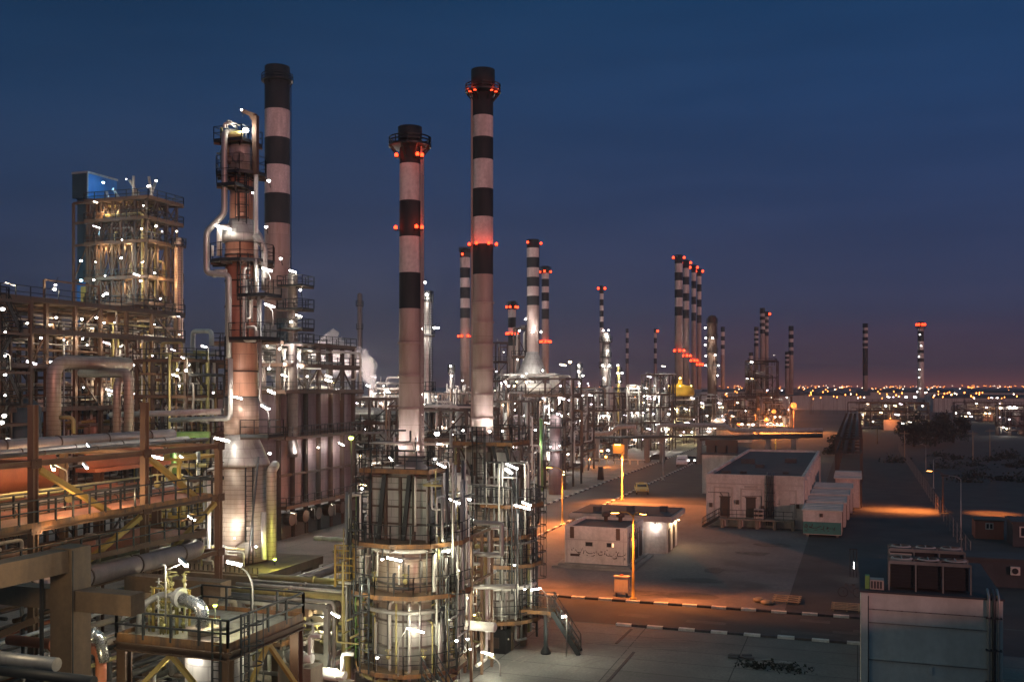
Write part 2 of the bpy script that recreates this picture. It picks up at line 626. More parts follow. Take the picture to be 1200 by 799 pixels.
def tangle(root, x0, x1, y0, y1, z0, z1, k, r, mats, rr=(0.05, 0.14), name="pipework", n=6, vert=0.5, each=False):
    """several bent process lines, one mesh per paint colour"""
    by = {}
    for _ in range(k):
        m = r.choice(mats)
        mb = by.setdefault(m, MB())
        x, y, z = r.uniform(x0, x1), r.uniform(y0, y1), r.uniform(z0, z1)
        pts = [V((x, y, z))]
        ax = 2 if r.random() < vert else r.choice((0, 1))
        for _s in range(r.choice((2, 3, 4))):
            p = pts[-1].copy()
            lo, hi = ((x0, x1), (y0, y1), (z0, z1))[ax]
            p[ax] = r.uniform(lo, hi)
            if (p - pts[-1]).length > 0.5:
                pts.append(p)
            ax = r.choice([a for a in (0, 1, 2) if a != ax])
        if len(pts) > 1:
            rad = r.uniform(*rr)
            if each:
                mb = MB()
            mb.tube(pts, rad, n, 0, rad * 2.5)
            if each:
                mb.build("process_line", m, root)
    for m, mb in by.items():
        if mb.v:
            mb.build(name, m, root)


def valve(mb, p, r=0.18, m=0):
    p = V(p)
    mb.ball(p, r, 8, m)
    mb.tube([p, p + V((0, 0, r * 2.4))], r * 0.25, 5, m)
    mb.tube([p + V((r * 1.1 * math.cos(a), r * 1.1 * math.sin(a), r * 2.4)) for a in [2 * PI * k / 8 for k in range(9)]], r * 0.13, 5, m, caps=False)
# ================================================================ camera, air, light
cam = bpy.data.cameras.new("camera")
camo = bpy.data.objects.new("camera", cam)
col.objects.link(camo)
camo.location = (0, 0, H)
camo.rotation_euler = (PI / 2, 0, YAW)
cam.sensor_width = 36
cam.lens = 36 * F / 1200
cam.shift_y = (HY - 399.5) / 1200
cam.clip_start = 0.5
cam.clip_end = 9000
sc.camera = camo
sc.view_settings.view_transform = "Standard"
sc.view_settings.look = "None"
sc.view_settings.exposure = 0
sc.view_settings.gamma = 1
sc.view_settings.use_curve_mapping = False

w = bpy.data.worlds.new("World")
sc.world = w
w.use_nodes = True
nt = w.node_tree
bg = nt.nodes["Background"]
tc = nt.nodes.new("ShaderNodeTexCoord")
sx = nt.nodes.new("ShaderNodeSeparateXYZ")
nt.links.new(tc.outputs["Generated"], sx.inputs[0])
ramp = _ramp(nt, sx.outputs[2], [
    (0.0, S(66, 55, 68)), (0.014, S(60, 55, 72)), (0.045, S(56, 55, 78)), (0.10, S(52, 60, 90)),
    (0.18, S(42, 60, 96)), (0.27, S(32, 60, 99)), (0.36, S(22, 55, 92)), (0.55, S(50, 86, 108)), (1.0, S(60, 102, 120))])
# city glow: redder low down towards the town (down the road and to the right of it)
dv = nt.nodes.new("ShaderNodeVectorMath")
dv.operation = "DOT_PRODUCT"
nt.links.new(tc.outputs["Generated"], dv.inputs[0])
ga = YAW - math.atan(500 / F)
dv.inputs[1].default_value = (-math.sin(ga), math.cos(ga), 0)
gaz = _ramp(nt, dv.outputs["Value"], [(0.84, (0, 0, 0)), (1.0, (1, 1, 1))])
gel = _ramp(nt, sx.outputs[2], [(0.0, (1, 1, 1)), (0.006, (0.5,) * 3), (0.02, (0.17,) * 3), (0.07, (0, 0, 0))])
glow = _mix(nt, 1.0, gaz, gel, "MULTIPLY")
sky1 = _mix(nt, 1.0, ramp, _mix(nt, 1.0, glow, S(150, 68, 36), "MULTIPLY"), "ADD")
# faint streaks of cloud
mp = nt.nodes.new("ShaderNodeMapping")
mp.inputs["Scale"].default_value = (1.2, 1.2, 9)
nt.links.new(tc.outputs["Generated"], mp.inputs["Vector"])
cl = _noise(nt, mp.outputs["Vector"], 2.2, 6, 0.55)
dv2 = nt.nodes.new('ShaderNodeVectorMath')
dv2.operation = 'DOT_PRODUCT'
nt.links.new(tc.outputs['Generated'], dv2.inputs[0])
dv2.inputs[1].default_value = (CA, SA, 0)
sky1 = _mix(nt, 1.0, sky1, _ramp(nt, _math(nt, 'ADD', _math(nt, 'MULTIPLY', dv2.outputs['Value'], .5), .5), [(0.2, (.72, .8, .74)), (0.75, (1.06, 1.08, 1.1))]), 'MULTIPLY')
sky2 = _mix(nt, 1.0, sky1, _ramp(nt, cl, [(0.32, (0.84, 0.87, 0.9)), (0.7, (1.17, 1.1, 1.09))]), "MULTIPLY")
sky = nt.nodes.new("ShaderNodeTexSky")
sky.sky_type = "NISHITA"
sky.sun_disc = False
sky.sun_elevation = math.radians(5.4)
SUN_AZ = math.radians(137)
sky.sun_rotation = SUN_AZ
sky3 = _mix(nt, 0.0004, sky2, sky.outputs[0], "ADD")
nt.links.new(sky3, bg.inputs["Color"])
bg.inputs["Strength"].default_value = 1.0

sl = bpy.data.lights.new("sun", "SUN")
sl.energy = 0.9
sl.angle = math.radians(2)
sl.color = (1.0, 0.43, 0.36)
so = bpy.data.objects.new("sun", sl)
col.objects.link(so)
# afterglow low in the sky behind the camera
so.rotation_euler = V((-0.68, 0.73, -0.095)).to_track_quat('-Z', 'Y').to_euler()

# ================================================================ ground
def ground_mat(name, c1, c2, scale, rough=0.9, fine=30, joints=None, jc=0.4, stain=None):
    m, nt, b = _new(name)
    tc = nt.nodes.new("ShaderNodeTexCoord")
    n1 = _noise(nt, tc.outputs["Object"], scale, 6)
    n2 = _noise(nt, tc.outputs["Object"], fine, 4)
    c = _mix(nt, _ramp(nt, n1, [(0.35, (0, 0, 0)), (0.68, (1, 1, 1))]), c1, c2)
    c = _mix(nt, 0.6, c, _ramp(nt, n2, [(0.3, (0.65,) * 3), (0.7, (1.25,) * 3)]), "MULTIPLY")
    if stain:
        n3 = _noise(nt, tc.outputs["Object"], 0.16, 3)
        c = _mix(nt, _math(nt, "MULTIPLY", _ramp(nt, n3, [(0.56, (0, 0, 0)), (0.66, (1, 1, 1))]), 0.7), c, stain)
    h = n2
    if joints:
        br = nt.nodes.new("ShaderNodeTexBrick")
        br.offset = 0
        br.inputs["Scale"].default_value = 1
        br.inputs["Brick Width"].default_value = joints[0]
        br.inputs["Row Height"].default_value = joints[1]
        br.inputs["Mortar Size"].default_value = joints[2]
        br.inputs["Mortar Smooth"].default_value = 0.3
        br.inputs["Color1"].default_value = (1, 1, 1, 1)
        br.inputs["Color2"].default_value = (0.84, 0.84, 0.84, 1)
        br.inputs["Mortar"].default_value = (jc, jc, jc, 1)
        nt.links.new(tc.outputs["Object"], br.inputs["Vector"])
        c = _mix(nt, 1.0, c, br.outputs["Color"], "MULTIPLY")
    nt.links.new(c, b.inputs["Base Color"])
    b.inputs["Roughness"].default_value = rough
    _bump(nt, b, h, 0.35, 0.02)
    return m


M["earth"] = ground_mat("dusty_dark_ground", (0.075, 0.095, 0.095), (0.13, 0.14, 0.135), 0.02, fine=1.2)
M["pave"] = ground_mat("cast_concrete_slabs", (0.145, 0.135, 0.122), (0.225, 0.208, 0.185), 0.25, fine=6, joints=(6.2, 2.45, 0.035), jc=0.3, stain=(0.15, 0.13, 0.12))
M["yard"] = ground_mat("worn_yard_concrete", (0.12, 0.108, 0.108), (0.2, 0.172, 0.158), 0.12, fine=3, stain=(0.09, 0.078, 0.072))
M["asphalt"] = ground_mat("worn_asphalt", (0.04, 0.038, 0.038), (0.07, 0.065, 0.062), 0.3, fine=8)
M["plot"] = ground_mat("process_area_slab", (0.2, 0.175, 0.15), (0.28, 0.24, 0.2), 0.3, fine=5, joints=(5, 5, 0.04), jc=0.45, stain=(0.1, 0.085, 0.07))


def sheet(name, m, x0, x1, y0, y1, z):
    mb = MB()
    mb.add([(x0, y0, z), (x1, y0, z), (x1, y1, z), (x0, y1, z)], [(0, 1, 2, 3)])
    return struct(mb.build(name, m))


sheet("ground", "earth", -5000, 5000, -600, 8000, 0)
sheet("process_area_paving", "plot", -140, -20.2, -40, 98, 0.004)
sheet("process_area_paving", "plot", -140, -37.2, 98, 420, 0.004)
sheet("slab_pavement", "pave", -20.2, 12, 20, 61.1, 0.012)
sheet("yard_pavement", "yard", -30, -4.6, 68.1, 126, 0.012)
sheet("cross_road", "asphalt", -37, 70, 61.3, 67.9, 0.008)
sheet("main_road", "asphalt", -36.9, -30.2, 68.1, 700, 0.016)
sheet("side_lane", "asphalt", -4.6, 70, 68.1, 600, 0.008)
sheet("access_road", "asphalt", -30, -16, 126, 330, 0.014)


M['patch'] = ground_mat('tar_patch', (0.07, 0.062, 0.06), (0.11, 0.098, 0.09), 0.8, fine=7)
M['oil'] = ground_mat('oil_stain', (0.05, 0.045, 0.042), (0.13, 0.11, 0.1), 1.4, fine=9)
rp = random.Random(77)
for i in range(16):
    x, y = rp.uniform(-27, -7), rp.uniform(70, 106)
    if -25 < x < -15 and 77 < y < 96:
        continue
    mb = MB(); n = 14; sx_, sy_ = rp.uniform(.5, 2.6), rp.uniform(.4, 1.6)
    mb.add([(x + sx_ * rp.uniform(.7, 1.1) * math.cos(2 * PI * q / n), y + sy_ * rp.uniform(.7, 1.1) * math.sin(2 * PI * q / n), 0.016 + .0004 * i) for q in range(n)], [tuple(range(n))])
    struct(mb.build('yard_stain', 'oil' if i % 2 else 'patch'))
for i in range(7):
    x, y = rp.uniform(-16, 2), rp.uniform(61.9, 66.4)
    mb = MB(); a, b_ = rp.uniform(.6, 2), rp.uniform(.3, .5); mb.add([(x - a, y - b_, .0125 + .0004 * i), (x + a, y - b_, .0125 + .0004 * i), (x + a, y + b_, .0125 + .0004 * i), (x - a, y + b_, .0125 + .0004 * i)], [(0, 1, 2, 3)])
    struct(mb.build('road_patch', 'patch'))


def kerb(x0, x1, y, seg=1.05, w=0.32, h=0.15, along="x", off=0, gaps=()):
    mb = MB()
    n = int(abs(x1 - x0) / seg)
    for i in range(n):
        if i in gaps:
            continue
        a, b = x0 + i * seg, x0 + (i + 1) * seg - 0.02
        m = (i + off) % 2
        hh = h + rnd.uniform(-0.012, 0.012)
        j = rnd.uniform(-0.015, 0.015)
        if along == "x":
            mb.box(a, b, y - w / 2 + j, y + w / 2 + j, 0, hh, m)
        else:
            mb.box(y - w / 2 + j, y + w / 2 + j, a, b, 0, hh, m)
    o = mb.build("kerb", ["white_k", "black_k"])
    return struct(o)


kerb(-25, 4.6, 68.0, 0.98)
kerb(-14.3, 3.2, 61.2, 0.98)
kerb(69, 300, -30.1, 1.3, along="y")
kerb(69, 300, -37.05, 1.3, along="y")

# dark rubber arcs where lorries turn, and open drain slots in the slabs
for k, (rad, wd) in enumerate(((5.2, 0.07), (5.6, 0.05), (6.5, 0.08), (6.9, 0.05), (8.1, 0.06), (8.5, 0.06))):
    mb = MB()
    cx, cy = -8.0, 50.5
    n = 20
    a0, a1 = PI * 0.55, PI * 1.02
    vs = []
    for i in range(n + 1):
        a = a0 + (a1 - a0) * i / n
        for r_ in (rad - wd, rad + wd):
            vs.append((cx + r_ * 1.15 * math.cos(a), cy + r_ * math.sin(a), 0.0165 + 0.0006 * k))
    mb.add(vs, [(2 * i, 2 * i + 1, 2 * i + 3, 2 * i + 2) for i in range(n)])
    struct(mb.build("tyre_mark", "tyremark" if "tyremark" in M else M.setdefault("tyremark", mat("rubber_marks", (0.17, 0.15, 0.135), 0.9, 0, 0.9, 1, stain=(0.24, 0.21, 0.185), streak=False, bump=0))))
for (xa, ya), (xb, yb) in (((743, 764), (712, 799)), ((740, 737), (722, 754))):
    a, b = G(xa, ya), G(xb, yb)
    mb = MB()
    mb.beam((a.x, a.y, 0.02), (b.x, b.y, 0.02), 0.16, 0.03)
    struct(mb.build("drain_channel", "black_box"))
# ================================================================ chimneys
def stack(label, px, D, ytop, ybase, wt, wb, bands, crown=None, lights=(), lad=None, group="striped chimneys of the plant", stiff=(), red_glow=0, name="chimney_stack", n=28, cap=None, hot=0):
    """bands: (row where it ends, colour key); anything lower is bare plate"""
    c = P(px, HY, D)
    zz = lambda y: H + (HY - y) / F * D
    rr = lambda y: (wt + (wb - wt) * (y - ytop) / (ybase - ytop)) / 2 * D / F
    t = thing(name, label, "chimney", (c.x, c.y, zz(ybase)), group)
    key = {"k": 0, "w": 1, "g": 2, "r": 3}
    prof, y0 = [], ybase
    segs = [(ytop, None)] + list(bands)
    rows = []                        # from the bottom up
    prev = ybase
    if bands[-1][0] < ybase:
        rows.append((ybase, bands[-1][0], "g"))
    for i in range(len(bands) - 1, -1, -1):
        top = bands[i - 1][0] if i else ytop
        rows.append((bands[i][0], top, bands[i][1]))
    for a, b, k in rows:
        prof.append((rr(a), zz(a), key[k]))
    r_top = rr(ytop)
    prof.append((r_top, zz(ytop), 0))
    prof += [(r_top * 0.86, zz(ytop), 0), (r_top * 0.82, zz(ytop) - 1.2 * r_top, 0)]
    mb = MB()
    mb.lathe(c.x, c.y, prof, n, 0, True)
    for y in stiff:
        z = zz(y)
        mb.lathe(c.x, c.y, [(rr(y) + 0.002, z - 0.06, 2), (rr(y) + 0.07, z - 0.05, 2), (rr(y) + 0.07, z + 0.05, 2), (rr(y) + 0.002, z + 0.06, 2)], n, 2, False, False)
    mb.build("shell", ["stk_black", "stk_white", "stk_grey", "stk_red"], t)
    if cap:
        cb = MB()
        r0 = rr(cap) * 1.16
        cb.lathe(c.x, c.y, [(rr(cap) * 1.01, zz(cap)), (r0, zz(cap) + 0.1 * r0), (r0, zz(ytop) + 0.02), (r0 * 0.9, zz(ytop) + 0.02), (r0 * 0.88, zz(ytop) - 0.4)], n, 0)
        cb.build("cap", "stk_black", t)
    if crown:
        yc, wc = crown
        R_ = wc / 2 * D / F
        z = zz(yc)
        mb = MB()
        ri = rr(yc)
        mb.lathe(c.x, c.y, [(ri, z), (R_, z), (R_, z - 0.1), (ri, z - 0.16)], 24, 0, False, False)
        for k in range(8):
            a = 2 * PI * k / 8
            mb.beam((c.x + R_ * 0.95 * math.cos(a), c.y + R_ * 0.95 * math.sin(a), z - 0.1), (c.x + ri * math.cos(a), c.y + ri * math.sin(a), z - 0.9 * (R_ - ri) - 0.2), 0.07, 0.07)
        d = mb.build("crown_platform", "rail", t)
        rb = MB()
        ring = [(c.x + R_ * 0.97 * math.cos(2 * PI * k / 20), c.y + R_ * 0.97 * math.sin(2 * PI * k / 20), 0) for k in range(21)]
        hh = 0.32 if D < 80 else max(0.6, D * 0.003)
        for hz in (hh, hh / 2):
            for p, q in zip(ring, ring[1:]):
                rb.beam((p[0], p[1], z + hz), (q[0], q[1], z + hz), 0.045 + D * 0.0002, 0.045 + D * 0.0002)
        for p in ring[::2]:
            rb.beam((p[0], p[1], z), (p[0], p[1], z + hh), 0.05, 0.05)
        rb.build("guard_rail", "rail", d)
    for y, offs in lights:
        z = zz(y)
        for a in offs:
            # a: bearing round the shell, 0 = facing the viewer, +-90 = at its sides
            th = -PI / 2 + YAW + math.radians(a)
            R_ = rr(y) * 1.12 + 0.14 + D * 0.0005
            x_, y_ = c.x + R_ * math.cos(th), c.y + R_ * math.sin(th)
            s_ = max(0.085, 0.00115 * D)
            lb = MB()
            lb.lathe(x_, y_, [(s_ * 0.6, z - s_), (s_, z - s_ * 0.5), (s_, z + s_ * 0.5), (s_ * 0.5, z + s_ * 1.1)], 8, 0)
            lb.lathe(x_, y_, [(s_ * 0.9, z - s_ * 1.7), (s_ * 0.9, z - s_)], 8, 1, False)
            lb.beam((x_, y_, z - s_ * 1.5), (c.x + rr(y) * math.cos(th), c.y + rr(y) * math.sin(th), z - s_ * 1.5), 0.05, 0.05, 1)
            lb.build("warning_light", ["L_red", "rail"], t)
        if red_glow:
            for a in offs:
                th = -PI / 2 + YAW + math.radians(a)
                R_ = rr(y) + 0.5
                plight((c.x + R_ * math.cos(th), c.y + R_ * math.sin(th), z + 0.15), red_glow, (1, 0.09, 0.04), 0.1, t)
    if lad is not None:
        th = -PI / 2 + YAW + math.radians(lad)
        R_ = rr(ybase) + 0.06
        ladder(t, c.x + R_ * math.cos(th), c.y + R_ * math.sin(th), zz(ybase) + 0.5, zz(ytop) - 0.8, th, False, "stk_grey" if D < 80 else "rail", 0.3)
    return t


def bb(y0, ys, first="k"):
    out, k = [], first
    for y in ys:
        out.append((y, k))
        k = "w" if k == "k" else "k"
    return out


stack("shorter of the two near striped stacks, its black cap above the wide ring", 480.5, 48, 150, 546, 24, 27,
      bb(0, [193, 236, 278, 320, 362]), (170, 50), [(184, (-58, 35, 58)), (268, (-62, 30, 56))], 78, stiff=(402, 440, 478, 520), red_glow=7, cap=167)
stack("tallest slender stack, red lamps below its cap, four black bands", 566, 58, 83, 515, 24, 24,
      bb(0, [137, 162, 188, 222, 255, 287, 322]), (107, 42), [(109, (-62, -32, 38, 64)), (287, (-70, -25, 25, 70))], -80, stiff=(355, 378, 404, 432, 462, 490), red_glow=7, cap=103)
stack("broad unlit stack behind the red tower, two wide white bands", 325, 105, 79, 432, 29, 30,
      bb(0, [130, 163, 195, 228, 263]), (95, 37), (), 100, stiff=(300, 328, 352, 376, 400))
stack("thin striped stack with red lamp ring, just before the tallest stack", 545, 190, 291, 458, 12, 11,
      bb(0, [302, 314, 326, 337, 350, 361, 373]), (294, 15), [(299, (-20,)), (394, (-80, -30, 30, 80))], stiff=(385, 410, 430), n=18)
stack("short stack with a flared black cap and two red lamp rings", 600, 200, 353, 452, 9.5, 8.5,
      bb(0, [363, 372, 384, 391, 405]), (358, 14), [(360, (-70, -20, 40, 80)), (391, (-80, -40, 0, 40, 80))], stiff=(420,), n=18)
stack("wide stack of black and white bands rising from a lit cone", 624.5, 165, 281, 446, 14.5, 14,
      bb(0, [291, 302, 314, 325, 336, 347, 358]), None, [(285, (-40, 100)), ], 90, stiff=(372, 397, 415), n=20)
stack("slim striped stack with a black domed head beside the wide one", 639, 185, 312, 450, 8.6, 8.6,
      bb(0, [320, 327, 336, 343, 353, 362, 374]), (317, 14), [(318.5, (-80, -10, 80)), (400.5, (-80, -40, 0, 40, 80))], stiff=(385, 420), n=18)
stack("pencil thin striped stack standing behind the lamp hung grey column", 705, 240, 335, 440, 4.6, 5,
      bb(0, [344, 351, 358, 364, 371, 377, 384, 390]), None, [(338, (-90, 90))], n=12)
for px, lab in ((735, "faint thin striped stack nearer the lamp hung column, of a distant pair"), (768, "faint thin striped stack over the lit frame, of a distant pair")):
    stack(lab, px, 420, 385, 452, 3.4, 4, bb(0, [390, 396, 402, 408, 414, 420, 426]), None, [(388, (60,))] if px > 740 else (), n=12)
for px, yt, dD, w_, lab in ((795.3, 299, 285, 9.3, "biggest and nearest of the row of four striped stacks"), (804, 305, 300, 7.6, "second of the four striped stacks in a row"),
                       (813, 310.5, 315, 5.6, "third of the four striped stacks in a row"), (819.3, 315, 330, 5.4, "last and lowest of the four striped stacks in a row")):
    k = (452 - yt) / 153
    bs = [yt + q * k for q in (10, 20.5, 30, 40.5, 50, 60.5, 71)]
    stack(lab, px, dD, yt, 456, w_, w_, bb(0, bs), None, [(yt + 3, (-85, 85)), (yt + 112, (-60, 0, 60))], stiff=(yt + 85, yt + 100), n=16)
stack("thin striped stack beside the lamp studded lattice column", 847, 330, 383, 456, 4.6, 4.6, bb(0, [389, 394, 399, 404, 409, 416]), None, (), n=12)
for px, yt, w_, lab in ((893.5, 361, 6, "tallest of the far striped stacks behind the dark casing"), (898.5, 365, 4.4, "slim far stack tucked against the tallest far stack"),
                        (886.3, 383, 5, "middle height far stack left of the dark casing"), (880, 413, 5, "shortest pale far stack before the dark casing")):
    k = (452 - yt) / 91
    stack(lab, px, 370, yt, 458 if w_ != 5 or yt < 400 else 475, w_, w_, bb(0, [yt + q * k for q in (6.5, 10, 14, 17.5, 21.5, 25, 30)] if yt < 400 else [417, 421, 425]), None, [(yt + 3, (90,))] if w_ < 4.5 else (), n=12)
for px, yt, w_, lab in ((927, 382, 5.6, "taller stack of the dark far pair right of the casing"), (922.5, 412, 5, "stubby banded stack of the dark far pair")):
    k = (452 - yt) / 70
    stack(lab, px, 400, yt, 462, w_, w_, bb(0, [yt + q * k for q in (6, 10, 15, 19, 25, 29, 34)]), None, (), n=12)
stack("lone dark banded stack on the open skyline before the town lights", 1014, 420, 379, 458, 6, 5.6,
      bb(0, [384, 387, 391, 395, 399, 402, 406, 408, 440], "k"), None, (), n=14)
stack("lone red topped stack hung with white lamps near the town lights", 1079, 400, 377, 466, 6.6, 7.6,
      bb(0, [383, 388, 400, 410, 414, 420, 424, 466], "k"), (384, 12), [(380.5, (-90, -45, 0, 45, 90))], n=14)
# dim ladder-clad mast far behind the steam
# ================================================================ buildings of the yard (everything square to the site grid)
def strokes(root, segs, org, ux, sx, sz, w, name="lettering", m="ink", y=0.0, out=-0.012):
    """hand-brushed writing: flat raised strokes on a wall facing -y. segs are in sign units"""
    mb = MB()
    for sg in segs:
        pts = [(org[0] + p[0] * sx, org[1] + out, org[2] - p[1] * sz) for p in sg]
        if len(pts) == 1:
            x, y_, z = pts[0]
            mb.box(x - w * .7, x + w * .7, y_ - 0.006, y_ + 0.01, z - w * .7, z + w * .7)
        for a, b in zip(pts, pts[1:]):
            mb.beam(a, b, w, 0.016) if abs(b[2] - a[2]) > abs(b[0] - a[0]) else mb.beam(a, b, 0.016, w)
    return mb.build(name, m, root)


# ---- gate kiosk with the brushed script
z_k = 0.3
k = thing("kiosk", "small off white kiosk with brushed Persian script on its front wall", "kiosk", (-20.4, 83.2, 0))
mb = MB()
mb.box(-23.9, -17.0, 78.9, 87.0, 0, 0.16)
mb.box(-23.5, -17.4, 79.3, 86.8, 0.16, z_k, 0)
mb.build("plinth", ["concrete_grey"], k)
mb = MB()
x0, x1, y0, y1, zt = -23.1, -17.8, 80.0, 86.4, 3.35
mb.box(x0, x1, y0, y1, z_k, 3.05)
for a in ((x0 - .02, x1 + .02, y0 - .02, y0 + .22), (x0 - .02, x1 + .02, y1 - .2, y1 + .02), (x0 - .02, x0 + .2, y0 + .22, y1 - .2), (x1 - .2, x1 + .02, y0 + .22, y1 - .2)):
    mb.box(*a, 3.05, zt)
wl = mb.build("wall", "wall", k)
mb = MB(); mb.box(x0 + .2, x1 - .2, y0 + .22, y1 - .2, 3.06, 3.14); mb.build("roof", "roof_dark", k)
mb = MB()
mb.box(x0 - .025, x1 + .025, y0 - .035, y0, 2.22, 2.29)
mb.build("wall_band", "wall_trim", k)
for wx, lit in ((-21.0, 0), (-19.2, 1)):
    mb = MB()
    mb.box(wx - .34, wx + .34, y0 - .05, y0 - .002, 1.72, 2.12, 0)
    mb.box(wx - .29, wx + (0.1 if lit else .29), y0 - .06, y0 - .05, 1.76, 2.08, 1)
    if lit:
        mb.box(wx + .13, wx + .3, y0 - .06, y0 - .05, 1.76, 2.08, 2)
    mb.build("window", ["wall_trim", "glass", "win_lit"], k)
for wx in (-22.45, -18.55):
    mb = MB()
    mb.box(wx - .16, wx + .16, y0 - .1, y0 - .002, 2.35, 3.3, 0)
    for q in range(6):
        mb.box(wx - .18, wx + .18, y0 - .13, y0 - .1, 2.42 + q * .15, 2.46 + q * .15, 0)
    mb.build("roof_spout", "steel_brown", k)
mb = MB()
mb.box(x1 + .002, x1 + .05, 83.1, 84.05, z_k, 2.45, 0); mb.box(x1 + .002, x1 + .05, 85.1, 85.9, z_k, 2.45, 0)
mb.build("door", "steel", k)
mb = MB()
mb.box(x1 + .002, x1 + .4, 81.2, 82.0, 1.6, 2.2, 0)
mb.build("air_conditioner", "wall_trim", k)
W1 = [[(1020, 320), (1008, 350), (960, 372), (890, 374), (878, 350)], [(890, 330), (886, 374)], [(868, 318)], [(905, 325)], [(1000, 412)], [(1000, 398)],
      [(857, 368), (880, 398), (850, 410), (820, 408), (812, 395)], [(835, 348), (800, 380), (775, 376), (760, 345)], [(862, 400)], [(840, 408)],
      [(742, 300), (733, 312)], [(775, 372), (735, 376), (712, 368), (705, 345)], [(690, 320)], [(722, 300)], [(688, 332), (682, 362)],
      [(662, 348), (645, 368), (605, 374), (585, 362), (582, 345)], [(642, 326)], [(626, 326)], [(548, 315), (565, 356)],
      [(545, 330), (530, 348), (505, 340), (490, 355), (430, 357), (392, 335), (380, 310)], [(406, 382)], [(484, 390)], [(505, 386)], [(520, 378)],
      [(358, 318), (345, 366)], [(336, 285), (312, 330), (292, 368), (270, 382)], [(302, 346), (252, 350), (226, 322), (214, 315)], [(296, 376), (262, 352)],
      [(190, 290), (188, 302)], [(160, 310), (163, 332)]]
sg = [[((px - 560), (py - 350)) for px, py in s] for s in W1]
strokes(k, sg, (-20.35, y0, 1.18), 1, 0.00535, 0.0062, 0.055, "wall_script")
mb = MB(); mb.box(-22.62, -21.83, y0 - .012, y0 - .002, 0.86, 1.06); mb.build("wall_caption", "ink", k)

# ---- longer hut behind it with the overhanging slab roof
k2 = thing("hut", "flat roofed hut with two white wall lamps behind the script kiosk", "hut", (-20.2, 91.3, 0))
mb = MB(); mb.box(-24.4, -16.1, 88.5, 94.0, 0, 2.9); mb.build("wall", "wall", k2)
mb = MB()
mb.box(-24.9, -15.5, 87.8, 94.8, 2.9, 3.4, 0)
mb.box(-24.7, -15.7, 88.0, 94.6, 3.4, 3.46, 1)
for q in range(3):
    xx = -23 + q * 2.9
    mb.box(xx, xx + .6, 89 + q, 89.9 + q, 3.46, 3.9, 1)
mb.build("roof", ["wall_trim", "roof_dark"], k2)
mb = MB()
mb.box(-16.098, -16.05, 89.3, 90.2, 0.05, 2.1); mb.box(-16.098, -16.05, 91.6, 92.5, 0.05, 2.1)
mb.build("door", "steel", k2)
mb = MB()
mb.box(-17.2, -16.7, 88.45, 88.498, 1.5, 1.95, 0); mb.build("notice_board", "stk_white", k2)
for p in ((-23.7, 88.2, 2.55), (-17.1, 88.2, 2.55)):
    spotlamp(k2, p, .13, "L_hot", (p[0], 88.5, 2.75)); plight((p[0], p[1] - .2, p[2] - .1), 55, parent=k2)
for p in ((-15.8, 90.8, 2.5), (-15.8, 93.0, 2.5)):
    spotlamp(k2, p, .12, "L_warm", (-16.1, p[1], 2.75)); plight((p[0] + .25, p[1], p[2] - .1), 130, (1, .72, .4), parent=k2)

# ---- two grey vent cowls on the kiosk roof edge
for xx in (-20.9, -19.6):
    t = thing("roof_ventilator", "dark roof ventilator standing on the script kiosk, " + ("nearer its wall spout without glow" if xx < -20 else "nearer the yellow lamp pole"), "ventilator", (xx, 85.4, 3.14))
    mb = MB(); mb.lathe(xx, 85.4, [(.18, 3.14), (.18, 3.5), (.36, 3.55), (.4, 3.75), (.25, 3.95), (.02, 4.0)], 14); mb.build("cowl", "steel", t)

# ---- big substation building
b = thing("substation", "long off white building with raised loading dock and dark flat roof", "building", (-10, 130, 0))
x0, x1, y0, y1, zr = -15.4, -5.3, 108.2, 152, 5.55
mb = MB()
mb.box(x0, x1, y0, y1, 0, 5.1)
for a in ((x0 - .05, x1 + .05, y0 - .05, y0 + .25), (x0 - .05, x1 + .05, y1 - .25, y1 + .05), (x0 - .05, x0 + .25, y0 + .25, y1 - .25), (x1 - .25, x1 + .05, y0 + .25, y1 - .25)):
    mb.box(*a, 5.1, zr)
mb.build("wall", "wall", b)
mb = MB(); mb.box(x0 + .25, x1 - .25, y0 + .25, y1 - .25, 5.11, 5.25)
mb.build("roof", "roof_dark", b)
mb = MB()        # frames of the recessed bays
for xa, xb, za, zb in ((-14.6, -12.6, 1.1, 4.2), (-11.8, -9.4, 1.1, 4.1), (-8.2, -6.0, 1.2, 4.1)):
    for q in ((xa, xa + .14, za, zb), (xb - .14, xb, za, zb), (xa + .14, xb - .14, zb - .14, zb)):
        mb.box(q[0], q[1], y0 - .07, y0 - .002, q[2], q[3])
mb.box(x0 + .1, x1 - .1, y0 - .05, y0 - .002, 4.5, 4.6)
mb.build("wall_moulding", "wall_trim", b)
for yy in range(9):
    ya = y0 + 2.2 + yy * 4.7
    mb = MB(); mb.box(x1 + .002, x1 + .3, ya, ya + .6, 0, 5.0); mb.build("pilaster", "wall", b)
    mb = MB(); mb.box(x1 + .002, x1 + .06, ya + 1.3, ya + 3.6, 3.2, 4.5); mb.build("high_window", "glass", b)
for xa in (-13.4, -10.7):
    mb = MB(); mb.box(xa - .5, xa + .5, y0 - .05, y0 - .002, 1.05, 3.1); mb.box(xa - .6, xa + .6, y0 - .1, y0 - .05, 3.1, 3.22)
    d = mb.build("door", "steel", b)
mb = MB(); mb.box(-7.7, -6.7, y0 - .12, y0 - .002, 1.9, 3.1); mb.build("wall_panel", "wall_trim", b)
mb = MB()
for q in range(4):
    mb.tube([(-9.05 + q * .22, y0 - .16, 0.3), (-9.05 + q * .22, y0 - .16, 5.5), (-9.05 + q * .22, y0 + 1.2, 5.75)], .075, 6, 0, .2)
for q in range(5):
    mb.box(-9.2, -8.25, y0 - .25, y0 - .02, 1.0 + q * .9, 1.08 + q * .9)
